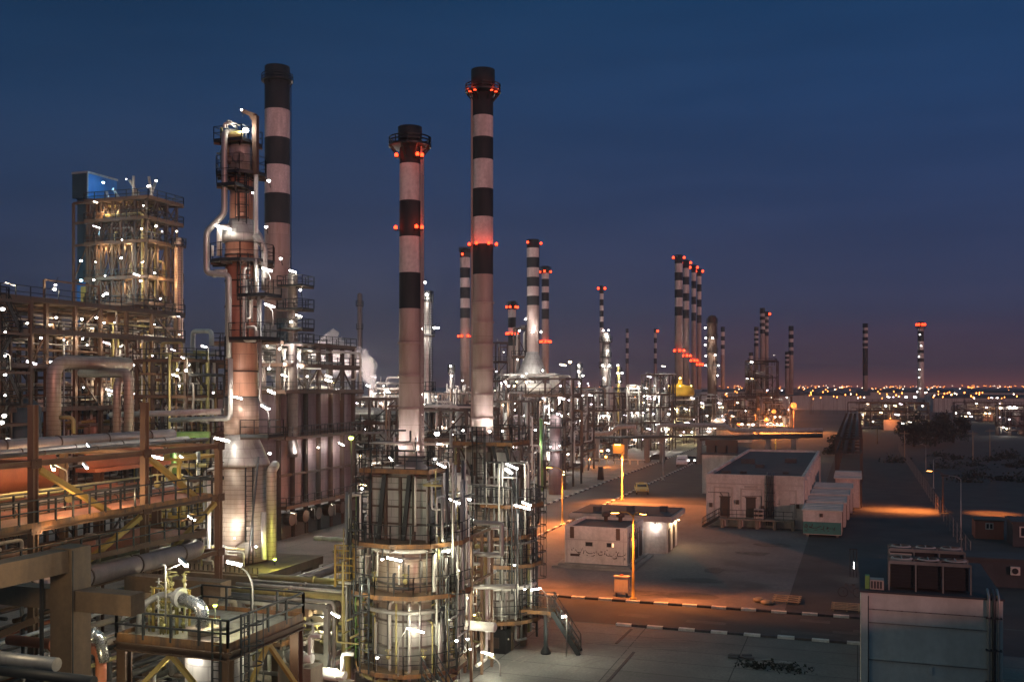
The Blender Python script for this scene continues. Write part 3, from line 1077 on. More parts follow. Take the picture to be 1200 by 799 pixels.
mb.build("cable_riser", "pipe_dark", b)
mb = MB(); mb.box(-13.9, -6.2, y0 - 1.6, y0 - .3, 0.9, 1.05)
for q in range(5):
    mb.box(-13.7 + q * 1.8, -13.4 + q * 1.8, y0 - 1.5, y0 - .4, 0, .9)
dk = mb.build("loading_dock", "concrete", b)
rb = MB()
for q in range(9):
    rb.beam((-13.9 + q * .95, y0 - 1.55, 1.05), (-13.9 + q * .95, y0 - 1.55, 1.95), .05)
for hz in (1.5, 1.95):
    rb.beam((-13.9, y0 - 1.55, hz), (-6.3, y0 - 1.55, hz), .05)
rb.build("guard_rail", "rail", dk)
stair(b, (-13.9, y0 - 1.0, 1.05), (-15.6, y0 - 1.0, 0), 1.1, "rail", "concrete")
mb = MB()
mb.box(-10.3, -9.35, y0 - .95, y0 - .35, 1.06, 2.05)
for q in range(2):
    for r_ in range(2):
        mb.lathe(-10.08 + q * .48, y0 - .97, [(.05, 1.3 + r_ * .45), (.2, 1.32 + r_ * .45), (.2, 1.5 + r_ * .45), (.05, 1.52 + r_ * .45)], 8, 1)
mb.build("condenser_unit", ["wall_trim", "black_box"], b)
mb = MB()
for xa, ya, s_ in ((-13.8, 112, .5), (-12, 113, .35), (-7.5, 114, .3), (-11, 122, .5), (-8, 131, .7), (-13, 128, .8)):
    mb = MB(); mb.box(xa - s_, xa + s_, ya - s_, ya + s_, 5.252, 5.25 + s_ * .8); mb.build("roof_hatch", "roof_dark", b)

# annexe at the rear left corner
an = thing("annexe", "low grey annexe with roof tanks at the rear of the long building", "building", (-18, 150, 0))
mb = MB(); mb.box(-20.5, -15.6, 140, 156, 0, 5.4); mb.build("wall", "wall", an)
mb = MB(); mb.box(-20.7, -15.46, 139.8, 156.2, 5.4, 5.6); mb.build("roof", "roof_dark", an)
for q in range(3):
    mb = MB(); mb.box(-20.2 + q * 1.5, -19.0 + q * 1.5, 142, 144, 5.6, 7.0); mb.build("roof_tank", "steel", an)
mb = MB(); mb.box(-20.3, -15.8, 141.6, 141.7, 6.6, 7.4); mb.build("roof_screen", "steel", an)

# ---- row of portable cabins
cabs = [(-5.15, -1.5, 103.4, 109.4, 2.6, "white over teal portable cabin with scrawled script, beside the long building"),
        (-5.0, -1.2, 109.6, 115.6, 2.75, "pale cabin directly behind the teal fronted cabin"),
        (-4.9, -0.9, 115.8, 121.8, 2.9, "third pale cabin in the row along the long building"),
        (-4.8, -0.6, 122.0, 128.0, 3.05, "last pale cabin of the row, before the orange lit hut")]
for i, (xa, xb, ya, yb, z, lb) in enumerate(cabs):
    c = thing("portable_cabin", lb, "cabin", ((xa + xb) / 2, (ya + yb) / 2, 0), "portable cabins along the building")
    mb = MB()
    mb.box(xa, xb, ya, yb, 0.25, z, 0)
    for q in range(9):
        yy = ya + .3 + q * (yb - ya - .6) / 8
        mb.box(xb + .002, xb + .04, yy, yy + .25, .3, z - .15, 0)
    mb.build("wall", "wall", c)
    mb = MB(); mb.box(xa - .12, xb + .12, ya - .12, yb + .12, z, z + .12)
    for q in range(4):
        yy = ya + .5 + q * 1.5
        mb.box(xa, xb, yy, yy + .12, z + .12, z + .18)
    mb.build("roof", "shed", c)
    mb = MB()
    for xx in (xa + .3, xb - .5):
        for yy in (ya + .3, (ya + yb) / 2, yb - .5):
            mb.box(xx, xx + .25, yy, yy + .25, 0, .25)
    mb.build("footing", "concrete_grey", c)
    mb = MB(); mb.box(xb + .045, xb + .09, ya + 2.4, ya + 3.3, .3, 2.2); mb.build("door", "steel", c)
    if i == 0:
        mb = MB(); mb.box(xa + .02, xb - .02, ya - .03, ya - .002, .3, 1.5); mb.build("painted_dado", "cabin_teal", c)
        Q = [[(120, 415), (165, 400)], [(110, 450), (180, 430), (170, 470), (110, 480)], [(290, 390), (270, 470), (210, 450)], [(250, 400), (280, 440)], [(210, 470), (290, 485), (380, 480), (450, 445), (480, 440)],
             [(540, 430), (530, 500), (470, 510)], [(520, 530), (560, 540)], [(600, 430), (640, 470), (600, 505)], [(640, 450), (600, 480)], [(650, 530), (620, 550)], [(670, 470), (690, 500)], [(720, 460), (740, 500), (790, 450)],
             [(780, 450), (760, 530)], [(110, 550), (180, 560)], [(160, 500), (190, 520)], [(330, 530), (400, 520)]]
        strokes(c, [[(p[0] - 500, p[1] - 470) for p in s] for s in Q], ((xa + xb) / 2, ya - .03, .95), 1, .0043, .0043, .06, "wall_script", "ink", out=-0.01)
        mb = MB(); mb.box(xa + 1.6, xa + 1.9, ya - .1, ya - .002, 2.0, 2.35); mb.build("wall_lamp", "steel", c)
c = thing("guard_hut", "squat hut with an orange lit end wall past the last pale cabin", "hut", (1, 134, 0))
mb = MB(); mb.box(-2.6, .3, 130, 140, 0, 3.5); mb.build("wall", "wall", c)
mb = MB(); mb.box(-2.8, .5, 129.8, 140.2, 3.5, 3.7)
for q in range(4):
    mb.box(-2.8, .5, 131 + q * 2, 131.2 + q * 2, 3.7, 3.85)
mb.build("roof", "shed", c)
mb = MB(); mb.box(.35, .5, 129.85, 129.95, 0, 3.4); mb.build("downpipe", "steel", c)

# ---- shed in the lower corner with cooling racks on its roof
f = thing("shed", "tall pale sheet metal shed beside the cross road, cooling racks on top", "building", (3, 49, 0))
x0, x1, y0, y1, zt = 0.12, 5.55, 44.5, 53, 6.32
mb = MB(); mb.box(x0, x1, y0, y1, 0, zt)
mb.build("wall", "shed", f)
mb = MB()
for z in (5.55, 5.1, 3.55, 1.6):
    mb.box(x0 + .32, x1 - .45, y0 - .05, y0 - .002, z, z + .045)
mb.box(x0 + .02, x0 + .3, y0 - .1, y0 - .002, 0, zt - .02)
mb.box(x0 + .32, x0 + .38, y0 - .05, y0 - .002, 0, 5.1)
mb.box(2.75, 2.9, y0 - .06, y0 - .002, 3.1, 3.4)
mb.build("wall_trim", "shed", f)
mb = MB(); mb.box(x0 - .06, x1 + .06, y0 - .06, y1 + .06, zt, zt + .08); mb.build("roof", "roof_dark", f)
mb = MB()
for q, xx in enumerate((5.02, 5.2, 5.38)):
    mb.tube([(xx, y0 - .14, 0), (xx, y0 - .14, zt + .1), (xx, y0 + .5, zt + .35)], .05 + .02 * (q == 1), 8, q % 2, .15)
for z in (1.2, 3.0, 4.3, 5.6):
    mb.box(4.9, 5.5, y0 - .24, y0 - .002, z, z + .05, 1)
mb.build("wall_conduit", ["pipe_grey", "pipe_dark"], f)
for n_, (xa, ya, lb) in enumerate(((1.25, 44.9, "rooftop cooling rack of three open bays at the near roof edge"), (1.35, 48.3, "rooftop cooling rack with pale end panel, behind the near one"))):
    t = thing("cooling_rack", lb, "cooler", (xa + 1.6, ya + .6, zt + .08), "cooling racks on the shed roof")
    zb = zt + .08
    mb = MB()
    for q in range(4):
        for yy in (ya, ya + 1.3):
            mb.box(xa + q * 1.05 - .03, xa + q * 1.05 + .03, yy - .03, yy + .03, zb, zb + 1.22)
    for yy in (ya, ya + 1.3):
        mb.box(xa + .031, xa + 3.119, yy - .025, yy + .025, zb + 1.12, zb + 1.26)
    mb.build("rack_frame", "concrete_grey", t)
    for q in range(3):
        mb = MB(); xq = xa + q * 1.05
        mb.box(xq + .06, xq + .99, ya + .15, ya + 1.15, zb + .12, zb + 1.08)
        for r_ in range(6):
            mb.box(xq + .08, xq + .97, ya + .12, ya + .148, zb + .2 + r_ * .14, zb + .26 + r_ * .14)
        cc = mb.build("coil_panel", "black_box", t)
        mb = MB()
        mb.lathe(xq + .52, ya + .65, [(.45, zb + 1.265), (.42, zb + 1.3), (.36, zb + 1.31)], 14, 0, True, False)
        mb.box(xq + .5, xq + .54, ya + .22, ya + 1.08, zb + 1.28, zb + 1.31)
        mb.build("fan_shroud", "wall_trim", cc)
    if n_:
        mb = MB(); mb.box(xa + .04, xa + .95, ya - .06, ya - .03, zb + .55, zb + 1.05); mb.build("end_panel", "wall_trim", t)
t = thing("roof_control_box", "low louvred box with a green lid at the shed roof corner", "cabinet", (.75, 45.1, 6.4))
mb = MB(); mb.box(.5, 1.05, 44.8, 45.4, 6.4, 6.8)
for q in range(4):
    mb.box(.55 + q * .12, .6 + q * .12, 44.78, 44.799, 6.45, 6.75, 1)
mb.build("case", ["wall_trim", "black_box"], t)
mb = MB(); mb.box(.3, .48, 44.85, 45.2, 6.4, 6.95); mb.build("side_box", "pipe_green", t)
# dark wide roof behind it
g = thing("dark_warehouse", "long low warehouse with a black roof behind the pale shed", "building", (5, 70, 0))
mb = MB(); mb.box(1.5, 4.9, 56.5, 66, 0, 4.3); mb.build("wall", "shed", g)
mb = MB(); mb.box(1.3, 5.1, 56.3, 66.2, 4.3, 4.5); mb.build("roof", "roof_dark", g)

# ---- low house row at the right edge
h = thing("brick_red_cabin", "small brick red cabin with one white framed double window", "cabin", (14.6, 78, 0))
a, bq = G(1143, 631), G(1176, 632)
hx0, hx1, hy = a.x, bq.x, (a.y + bq.y) / 2
h.location = ((hx0 + hx1) / 2, hy + 1.5, 0); ORG[h.name] = V(h.location)
mb = MB(); mb.box(hx0, hx1, hy, hy + 3, 0, 1.75); mb.build("wall", "cabin_red", h)
mb = MB(); mb.box(hx0 - .1, hx1 + .1, hy - .1, hy + 3.1, 1.75, 1.87); mb.build("roof", "steel_brown", h)
cx_ = (hx0 + hx1) / 2
mb = MB(); mb.box(cx_ - .36, cx_ + .36, hy - .05, hy - .002, .95, 1.6); wd = mb.build("window_frame", "wall", h)
for q in (-1, 1):
    mb = MB(); mb.box(cx_ + q * .16 - .11, cx_ + q * .16 + .11, hy - .06, hy - .051, 1.05, 1.5); mb.build("pane", "glass", wd)
def wallhouse(name, lb, pa, pb, hgt, m, depth=4):
    a, b_ = G(*pa), G(*pb)
    t = thing(name, lb, "building", ((a.x + b_.x) / 2, a.y + depth / 2, 0))
    mb = MB(); mb.box(a.x, b_.x, a.y, a.y + depth, 0, hgt); mb.build("wall", m, t)
    mb = MB(); mb.box(a.x - .15, b_.x + .15, a.y - .15, a.y + depth + .15, hgt, hgt + .15); mb.build("roof", "roof_dark", t)
    return t, a, b_
t, a, b_ = wallhouse("office", "dim grey office with a white framed window at the picture's edge", (1187, 640), (1260, 646), 2.2, "roof_dark")
mb = MB(); mb.box(a.x + .55, a.x + 1.6, a.y - .05, a.y - .002, .9, 1.9); mb.box(a.x + .68, a.x + 1.45, a.y - .06, a.y - .051, 1.02, 1.78, 1); mb.build("window", ["wall", "glass"], t)
t, a, b_ = wallhouse("air_conditioned_block", "low dark block with white air conditioners on its long wall", (1112, 684), (1290, 700), 2.0, "roof_dark", 3)
for xx in (a.x + .7, a.x + 4.2):
    mb = MB(); mb.box(xx, xx + .62, a.y - .32, a.y - .002, 1.0, 1.6); mb.lathe(xx + .3, a.y - .325, [(.01, 1.3), (.01, 1.31)], 6, 0)
    ac = mb.build("air_conditioner", "wall", t)
    mb = MB(); mb.tube([(xx + .28, a.y - .33, 1.3), (xx + .28, a.y - .36, 1.3)], .22, 14, 0); mb.build("fan_grille", "black_box", ac)

# cables, pipes and small boxes on the plain walls
rg = random.Random(17)
mb = MB()
for z, xa_, xb_ in ((3.6, -15.2, -13), (3.3, -11.6, -9.6), (2.6, -8.0, -6.2)):
    mb.beam((xa_, 108.12, z), (xb_, 108.12, z + rg.uniform(-.05, .05)), .05)
    mb.beam((xb_, 108.12, z), (xb_, 108.12, .4), .05)
mb.tube([(-13.9, 108.1, 3.6), (-13.5, 108.1, 3.0), (-13.9, 108.1, 2.4), (-13.6, 108.1, 1.2)], .035, 5, 0, .3)
mb.build("wall_cable", "pipe_dark", b)
for x_, z_ in ((-14.9, 2.0), (-12.1, 2.4), (-9.5, 1.9), (-5.9, 2.2)):
    mb = MB(); mb.box(x_ - .16, x_ + .16, 107.96, 108.196, z_, z_ + .45); mb.build("junction_box", "steel", b)
mb = MB(); mb.box(-11.4, -10.0, 108.14, 108.196, 4.15, 4.4); mb.build("sign_panel", "wall_trim", b)
mb = MB()
for q in range(7):
    mb.beam((-17.75, 80.6 + q * .8, .4), (-17.75, 80.6 + q * .8, 2.9), .05)
mb.beam((-17.74, 80.4, 2.5), (-17.74, 86.2, 2.5), .06); mb.build("wall_cable", "pipe_dark", k)
mb = MB(); mb.beam((-22.9, 79.95, .35), (-22.9, 79.95, 3.0), .05); mb.beam((-18.1, 79.95, .35), (-18.1, 79.95, 3.1), .05); mb.build("downpipe", "wall_trim", k)
for z in (5.62, 5.06, 3.5, 1.55):
    mb = MB(); mb.box(.45, 5.0, 44.43, 44.448, z, z + .035); mb.build("wall_seam", "concrete_grey", f)
mb = MB(); mb.tube([(.42, 44.42, 0), (.42, 44.42, 6.2)], .03, 6); mb.build("conduit", "pipe_dark", f)
for q in range(9):
    mb = MB(); x_ = .6 + q * .55; mb.box(x_, x_ + .07, 44.425, 44.43, 5.63, 5.66); mb.build("bracket", "steel_brown", f)
mb = MB(); mb.box(2.4, 3.2, 44.4, 44.498, .3, 2.2); mb.build("door", "steel", f)
# unseen halls added behind the viewpoint to shade the near ground and shed
for lb, x0, x1, y0, y1, h in (("broad unseen hall added for shade, behind the viewpoint and east of it", 24, 38, 6, 26, 8.2), ("tall unseen block added for shade right behind the viewpoint", -4, 17, -26, -9, 15.5)):
    t = thing("shade_hall" if h < 10 else "shade_block", lb, "building", ((x0 + x1) / 2, (y0 + y1) / 2, 0))
    mb = MB(); mb.box(x0, x1, y0, y1, 0, h); mb.build("wall", "wall_trim", t)
    mb = MB(); mb.box(x0 - .3, x1 + .3, y0 - .3, y1 + .3, h + .002, h + .2); mb.build("roof", "roof_dark", t)
    n = int((x1 - x0) / 2.8)
    for q in range(n):
        for z in ([3, 6] if h < 10 else [2, 5.2, 8.4, 11.6]):
            mb = MB(); mb.box(x0 + .8 + q * 2.8, x0 + 2.3 + q * 2.8, y1 + .002, y1 + .06, z, z + 1.5); mb.build("window", "glass", t)
# ================================================================ lamp posts, signs, vehicles, litter
SOD = (1.0, 0.27, 0.05)


def street_lamp(label, foot, htop, heads=((1, 0),), watts=900, m="sign", lit=True, group="sodium street lamps", c=SOD, kind="L_sod", r0=.1, deg=150, aim=(0, 0)):
    x, y = foot[0], foot[1]
    t = thing("street_lamp", label, "street lamp", (x, y, 0), group)
    mb = MB()
    mb.lathe(x, y, [(r0 * 2.6, 0), (r0 * 2.6, .12), (r0 * 1.2, .16), (r0, .9), (r0 * .55, htop)], 10, 0)
    mb.build("pole", m, t)
    for dx, dy in heads:
        mb = MB()
        ex, ey = x + dx * 1.3, y + dy * 1.3
        mb.tube([(x, y, htop - .1), (x + dx * .4, y + dy * .4, htop + .25), (ex, ey, htop + .3)], r0 * .45, 6, 0, .3)
        arm = mb.build("arm", m, t)
        mb = MB()
        mb.beam((x + dx * 1.1, y + dy * 1.1, htop + .32), (x + dx * 1.85, y + dy * 1.85, htop + .34), .3, .14, 0)
        mb.beam((x + dx * 1.2, y + dy * 1.2, htop + .235), (x + dx * 1.75, y + dy * 1.75, htop + .245), .22, .05, 1)
        mb.build("lamp_head", ["pipe_dark", kind if lit else "glass"], arm)
        if lit:
            p = (x + dx * 1.5, y + dy * 1.5, htop + .16)
            slight(p, (p[0] + aim[0], p[1] + aim[1], 0), watts, c, deg, .7, .15, t)
    return t


street_lamp("tall yellow lamp post with no cabinet behind it on the kerb by the script kiosk", G(742, 702), 5.9, ((-.75, -.6), (.6, -.6)), 1900, "yellow", aim=(-1.6, -1.4), deg=150)
lp = G(742, 702) + V((-1.0, -.8, 5.95))
for dx, dy, w_, dg in ((-9, 1.0, 7000, 66), (-4, 1.0, 2600, 80), (8, 1.2, 6000, 62), (3, 1.2, 2300, 80)):
    slight(lp, lp + V((dx, dy, -6)), w_, SOD, dg, .9, .15)
slight(G(742, 702) + V((-1.2, -.8, 5.7)), (-20.5, 80, 1.6), 2600, (1, .55, .4), 50, .8, .15)
street_lamp("orange lit lamp post at the main road kerb beyond the kiosk, left of the taxi", G(659, 615), 5.9, ((-1, 0),), 17000, "sign", aim=(-2.0, -3.8), deg=160)
street_lamp("dim unlit lamp post at the roadside opposite the white van", G(777, 563), 5.8, ((-1, 0),), 0, "pipe_grey", False)
street_lamp("far yellow lamp post just behind the long building roof", P(909, 505, 205), 7.2, ((-.6, -.8),), 3500, "yellow", c=(1, .65, .25), kind="L_warm")
for px, py, lb in ((885, 489, "brightest of the far orange lamps over the dark trees and pipes"), (907, 482, "far orange lamp with a dim halo, beneath the dark stack pair"), (930, 475, "far orange lamp burning at the foot of the dark stack pair"), (866, 496, "low far orange lamp nearest the yellow topped unit"),
                   (898, 492, "faint far orange lamp between two brighter ones")):
    p = P(px, py, 330)
    street_lamp(lb, (p.x, p.y), p.z - .3, ((-.3, -1),), 60000 if px != 898 else 12000, "steel_brown", r0=.12, aim=(0, -4))
    mb = MB(); mb.ball((p.x, p.y - .3, p.z), 1.0 if px in (885, 930) else .7, 8, 0); o = mb.build("lamp_globe", "L_ember", [q for q in col.objects if q.name.startswith("street_lamp") and q.type == "EMPTY"][-1])
# right-hand lane lamps: dark posts, one lit
a = G(1105, 600)
street_lamp("red tinted bare lamp post standing in the orange strip on the dark lane", a, 4.6, ((-1, .1),), 7500, "steel_brown", aim=(-2.2, 0), deg=112)
for q in (-6.4, -3.6, 5.4):
    slight((a.x + q, a.y + .3, 4.2), (a.x + q, a.y + .3, 0), 4500, SOD, 88, .8, .15, bpy.data.objects[[o.name for o in col.objects if o.name.startswith("street_lamp") and o.type == "EMPTY"][-1]])
for px, py, yt, lb in ((1094, 572, 538, "thin unlit lamp post with a short arm beside the dark lane"), (1126, 632, 561, "thin grey lamp post in front of the brick red cabin"), (1085, 553, 522, "faint far lamp post at the dark end of the lane")):
    g_ = G(px, py)
    D = H * F / (py - HY)
    street_lamp(lb, g_, (py - yt) * D / F, ((1 if px == 1094 else -1, 0),), 0, "pipe_grey", False, r0=.06, group="unlit posts along the dark lane")
# pole with the lit board
p = G(729, 586)
t = thing("roadside_board", "tall post carrying an orange lit board above the taxi", "sign board", (p.x, p.y, 0))
mb = MB(); mb.lathe(p.x, p.y, [(.3, 0), (.3, .12), (.13, .16), (.1, 6.4)], 10, 0); mb.build("post", "sign", t)
mb = MB()
mb.beam((p.x - 1.25, p.y + .1, 6.7), (p.x + .3, p.y + .1, 6.7), .12, 1.2, 0)
mb.beam((p.x - 1.3, p.y + .1, 7.36), (p.x + .35, p.y + .1, 7.36), .5, .08, 1)
bd = mb.build("board", ["sign", "steel_brown"], t)
mb = MB(); mb.beam((p.x - .9, p.y - .45, 7.28), (p.x - .1, p.y - .45, 7.28), .18, .08, 0); mb.build("lamp", "L_sod", bd)
plight((p.x - .6, p.y - .9, 7.1), 60, SOD, .15, t)
slight((p.x + .3, p.y - .4, 6.2), (p.x + 3.2, p.y - 3.5, 0), 22000, SOD, 145, .7, .15, t)
# kerb side cabinet
p = G(728, 700)
t = thing("switch_cabinet", "orange lit metal cabinet on short legs beside the yellow lamp post", "cabinet", (p.x, p.y, 0))
mb = MB(); mb.box(p.x - .5, p.x + .5, p.y, p.y + .45, .35, 1.45, 0); mb.box(p.x - .54, p.x + .54, p.y - .05, p.y + .5, 1.45, 1.52, 0); mb.box(p.x - .46, p.x - .02, p.y - .012, p.y - .002, .42, 1.4, 0); mb.box(p.x + .02, p.x + .46, p.y - .012, p.y - .002, .42, 1.4, 0)
mb.build("case", "wall_trim", t)
for xx in (-.42, .32):
    mb = MB(); mb.box(p.x + xx, p.x + xx + .1, p.y + .1, p.y + .3, 0, .35); mb.build("leg", "steel", t)
mb = MB(); mb.box(p.x - .15, p.x + .1, p.y + .2, p.y + .4, 1.52, 1.62); mb.build("top_lamp_box", "cabin_red", t)

# ---- cars
def car(label, foot, rz, paint, L=4.3, Wd=1.72, Hh=1.45, van=False, beacon=False, headlights=False):
    t = thing("parked_car" if not van else "parked_van", label, "van" if van else "car", (0, 0, 0))
    k = L / 4.3
    if van:
        prof = [(-2.1, .35), (-2.15, .95), (-1.95, 1.2), (-1.35, 1.85), (1.8, 1.9), (2.1, 1.75), (2.15, .4)]
        glass = [(-1.86, 1.24), (-1.36, 1.74), (1.75, 1.76), (1.85, 1.25)]
    else:
        prof = [(-2.1, .32), (-2.15, .66), (-1.95, .84), (-1.0, .96), (-.35, 1.42), (.75, 1.45), (1.5, 1.02), (2.08, .95), (2.15, .4)]
        glass = [(-.93, .98), (-.36, 1.36), (.74, 1.38), (1.38, 1.02)]
    hw = Wd / 2
    mb = MB()
    vs = []
    for s_ in (-1, 1):
        for x, z in prof:
            tuck = 0.1 if z > 1.1 else 0.0
            vs.append((x * k, s_ * (hw - tuck), z))
    n = len(prof)
    mb.add(vs, [tuple(range(n)), tuple(reversed(range(n, 2 * n)))] + [(i, n + i, n + (i + 1) % n, (i + 1) % n) for i in range(n)], 0)
    body = mb.build("body", paint, t)
    mb = MB()
    for s_ in (-1, 1):
        y_ = s_ * (hw - .085)
        y2 = s_ * (hw + .004)
        g2 = [(x * k, (y2 if z < 1.1 and not van else y_), z) for x, z in glass]
        mb.add(g2, [(0, 1, 2, 3) if s_ < 0 else (3, 2, 1, 0)])
    for i, j in ((0, 1), (3, 2)):
        (xa, za), (xb, zb) = glass[i], glass[j]
        o = -.03 if i == 0 else .03
        mb.add([(xa * k + o * 1.6, -hw + .2, za + .03), (xa * k + o * 1.6, hw - .2, za + .03), (xb * k + o * 1.6, hw - .24, zb + .01), (xb * k + o * 1.6, -hw + .24, zb + .01)], [(0, 1, 2, 3)])
    mb.build("window", "glass", t)
    for x in (-1.32, 1.32):
        for s_ in (-1, 1):
            mb = MB()
            y0, y1 = s_ * (hw - .2), s_ * (hw + .015)
            mb.tube([(x * k, y0, .31), (x * k, y1, .31)], .31, 14, 0, smooth=False)
            wv = mb.build("wheel", "tyre", t)
            mb = MB(); mb.tube([(x * k, y1, .31), (x * k, y1 + s_ * .012, .31)], .18, 10, 0, smooth=False); mb.build("rim", "pipe_grey", wv)
    for s_ in (-1, 1):
        mb = MB(); mb.box(-2.17 * k, -2.11 * k, s_ * (hw - .28) - .16, s_ * (hw - .28) + .16, .62, .76); mb.build("headlight", "L_hot" if headlights else "stk_white", t)
        mb = MB(); mb.box(2.11 * k, 2.17 * k, s_ * (hw - .2) - .12, s_ * (hw - .2) + .12, .68, .82); mb.build("tail_light", "stk_red", t)
    mb = MB(); mb.box(-2.18 * k, -2.1 * k, -hw + .06, hw - .06, .36, .5); mb.box(2.1 * k, 2.18 * k, -hw + .06, hw - .06, .36, .5); mb.build("bumper", "pipe_dark", t)
    if beacon:
        mb = MB(); mb.box(-.1, .2, -.35, .35, 1.452, 1.56); mb.build("roof_sign", "sign", t)
    t.location = (foot[0], foot[1], 0.02)
    t.rotation_euler = (0, 0, rz)
    return t


car("taxi with a roof sign, lamplight yellow put into its paint, parked under the orange lit board", G(745, 580) + V((.3, 2.4, 0)), PI / 2 + .28, "car_cream", beacon=True)
car("white van parked on the far dark stretch of main road", G(797, 547) + V((0, 2.3, 0)), PI / 2 + .1, "car_white", L=4.6, Wd=1.9, van=True)
car("oncoming dark car with both headlights lit, past the white van", G(809, 543.5) + V((0, 2, 0)), PI / 2 + .12, "car_dark", headlights=True)
car("dark car half seen under the pipe bridge", G(765, 541.5) + V((0, 3, 0)), .3, "car_dark")

# ---- black bin by the concrete yard edge
p = G(704, 562)
t = thing("waste_skip", "black tapered skip standing alone on the pale far yard", "skip", (p.x, p.y, 0))
mb = MB(); mb.add([(p.x - .45, p.y - .4, 0), (p.x + .45, p.y - .4, 0), (p.x + .45, p.y + .4, 0), (p.x - .45, p.y + .4, 0), (p.x - .3, p.y - .3, 2), (p.x + .3, p.y - .3, 2), (p.x + .3, p.y + .3, 2), (p.x - .3, p.y + .3, 2)],
                  [(3, 2, 1, 0), (4, 5, 6, 7), (0, 1, 5, 4), (1, 2, 6, 5), (2, 3, 7, 6), (3, 0, 4, 7)]); mb.build("bin", "black_box", t)
mb = MB(); mb.box(p.x - .36, p.x + .36, p.y - .36, p.y + .36, 2, 2.08); mb.build("lid", "black_box", t)

# ---- bicycle by the shed
p = G(993, 699)
t = thing("bicycle", "bicycle leaning by the dark corner of the pale shed", "bicycle", (p.x, p.y, 0))
def wheel_ring(c, r, root):
    mb = MB(); mb.tube([c + V((r * math.cos(a), 0, r * math.sin(a))) for a in [2 * PI * q / 20 for q in range(21)]], .025, 6, 0, caps=False)
    for q in range(8):
        a = 2 * PI * q / 8
        mb.beam(c, c + V((r * math.cos(a), 0, r * math.sin(a))), .008)
    return mb.build("wheel", "tyre", root)
w1, w2 = V((p.x - .3, p.y, .34)), V((p.x + .72, p.y + .1, .34))
wheel_ring(w1, .33, t); wheel_ring(w2, .33, t)
mb = MB(); bbk = V((p.x + .25, p.y + .05, .3)); st_ = V((p.x + .42, p.y + .06, .85)); hd = V((p.x - .1, p.y + .02, .88))
for a_, b_ in ((w1, hd), (hd, bbk), (hd, st_), (bbk, st_), (bbk, w2), (st_, w2)):
    mb.beam(a_, b_, .03)
mb.build("bike_frame", "steel", t)
mb = MB(); mb.beam(hd + V((0, -.28, .14)), hd + V((0, .28, .14)), .03); mb.beam(hd, hd + V((0, 0, .14)), .03); mb.build("handlebar", "rail", t)
mb = MB(); mb.box(st_.x - .13, st_.x + .13, st_.y - .07, st_.y + .07, .87, .93); mb.build("saddle", "rail", t)

# ---- pallets and timber by the kerb
def pallet(label, x, y, n, rz=0):
    t = thing("pallet", label, "pallet", (x, y, .012), "wooden pallets by the striped kerb")
    mb = MB()
    for q in range(n):
        yy = y - 1.0 + q * 2.0 / (n - 1)
        mb.box(x - .95, x + .95, yy - .09, yy + .09, .17, .21)
    for xx in (-.85, 0, .75):
        mb.box(x + xx, x + xx + .1, y - 1.05, y + 1.05, .06, .17)
    mb.build("pallet_deck", "timber", t)
    return t
a = G(988, 713); pallet("broad slatted timber pallet lying by the bicycle", a.x + .2, a.y, 5)
a = G(922, 704); pallet("narrow slatted pallet lying beside the loose sacks and the kerb end", a.x, a.y, 4)
for px, py, lb in ((889, 705, "pale lump of sacking on the lit yard, nearer the lamp"), (898, 708, "second pale lump of sacking, touching the narrow pallet")):
    a = G(px, py)
    t = thing("sack", lb, "sack", (a.x, a.y, .012), "sacks on the yard")
    mb = MB(); mb.ball((a.x, a.y, .16), .42, 10, 0, .4); mb.ball((a.x + .3, a.y + .08, .12), .3, 8, 0, .4); mb.build("sack_body", "timber", t)
for px, py, lb, s_ in ((868, 771, "small dark puddle of spilt soil beside the kerb slabs", .5), (885, 782, "bushy dark scrub patch growing at the slab edge", .8), (912, 778, "pale broken slab heap beside the near kerb", .7), (925, 785, "low dark scrub growing at the kerb gap", .9)):
    a = G(px, py)
    if "scrub" in lb:
        t = thing("scrub_bush", lb, "bush", (a.x, a.y, .012)); mb = MB()
        for q in range(150):
            c_ = V((a.x + rnd.gauss(0, s_ * .6), a.y + rnd.gauss(0, s_ * .4), abs(rnd.gauss(0, .14)) + .03)); d1 = V((rnd.uniform(-1, 1), rnd.uniform(-1, 1), rnd.uniform(-1, 1))) * .12; d2 = V((rnd.uniform(-1, 1), rnd.uniform(-1, 1), rnd.uniform(-1, 1))) * .07
            mb.add([c_ - d1, c_ + d2, c_ + d1, c_ - d2], [(0, 1, 2, 3)])
        mb.build("foliage", "leaf", t)
    else:
        t = thing("slab_fragment" if "slab heap" in lb else "spoil", lb, "rubble", (a.x, a.y, .012)); mb = MB()
        for q in range(6):
            x_, y_ = a.x + rnd.uniform(-s_, s_), a.y + rnd.uniform(-.4, .4)
            mb.beam((x_ - .3, y_, .06 + q * .01), (x_ + .25, y_ + rnd.uniform(-.15, .15), .08 + q * .012), .28, .08)
        mb.build("rubble", "concrete_grey" if "slab heap" in lb else "roof_dark", t)
# portal post with a lamp by the shed
a = G(1000, 676)
t = thing("gate_post", "slim black double post with one bright tube by the shed corner", "gate post", (a.x, a.y, 0))
mb = MB()
for xx in (-.25, 0, .25):
    mb.beam((a.x + xx, a.y, 0), (a.x + xx, a.y, 2.2), .06)
mb.beam((a.x - .3, a.y, 2.2), (a.x + .3, a.y, 2.2), .07)
mb.build("post", "rail", t)
mb = MB(); mb.beam((a.x + .05, a.y - .1, .7), (a.x + .05, a.y - .1, 1.2), .045, .045); mb.build("tube_light", "L_white", t)

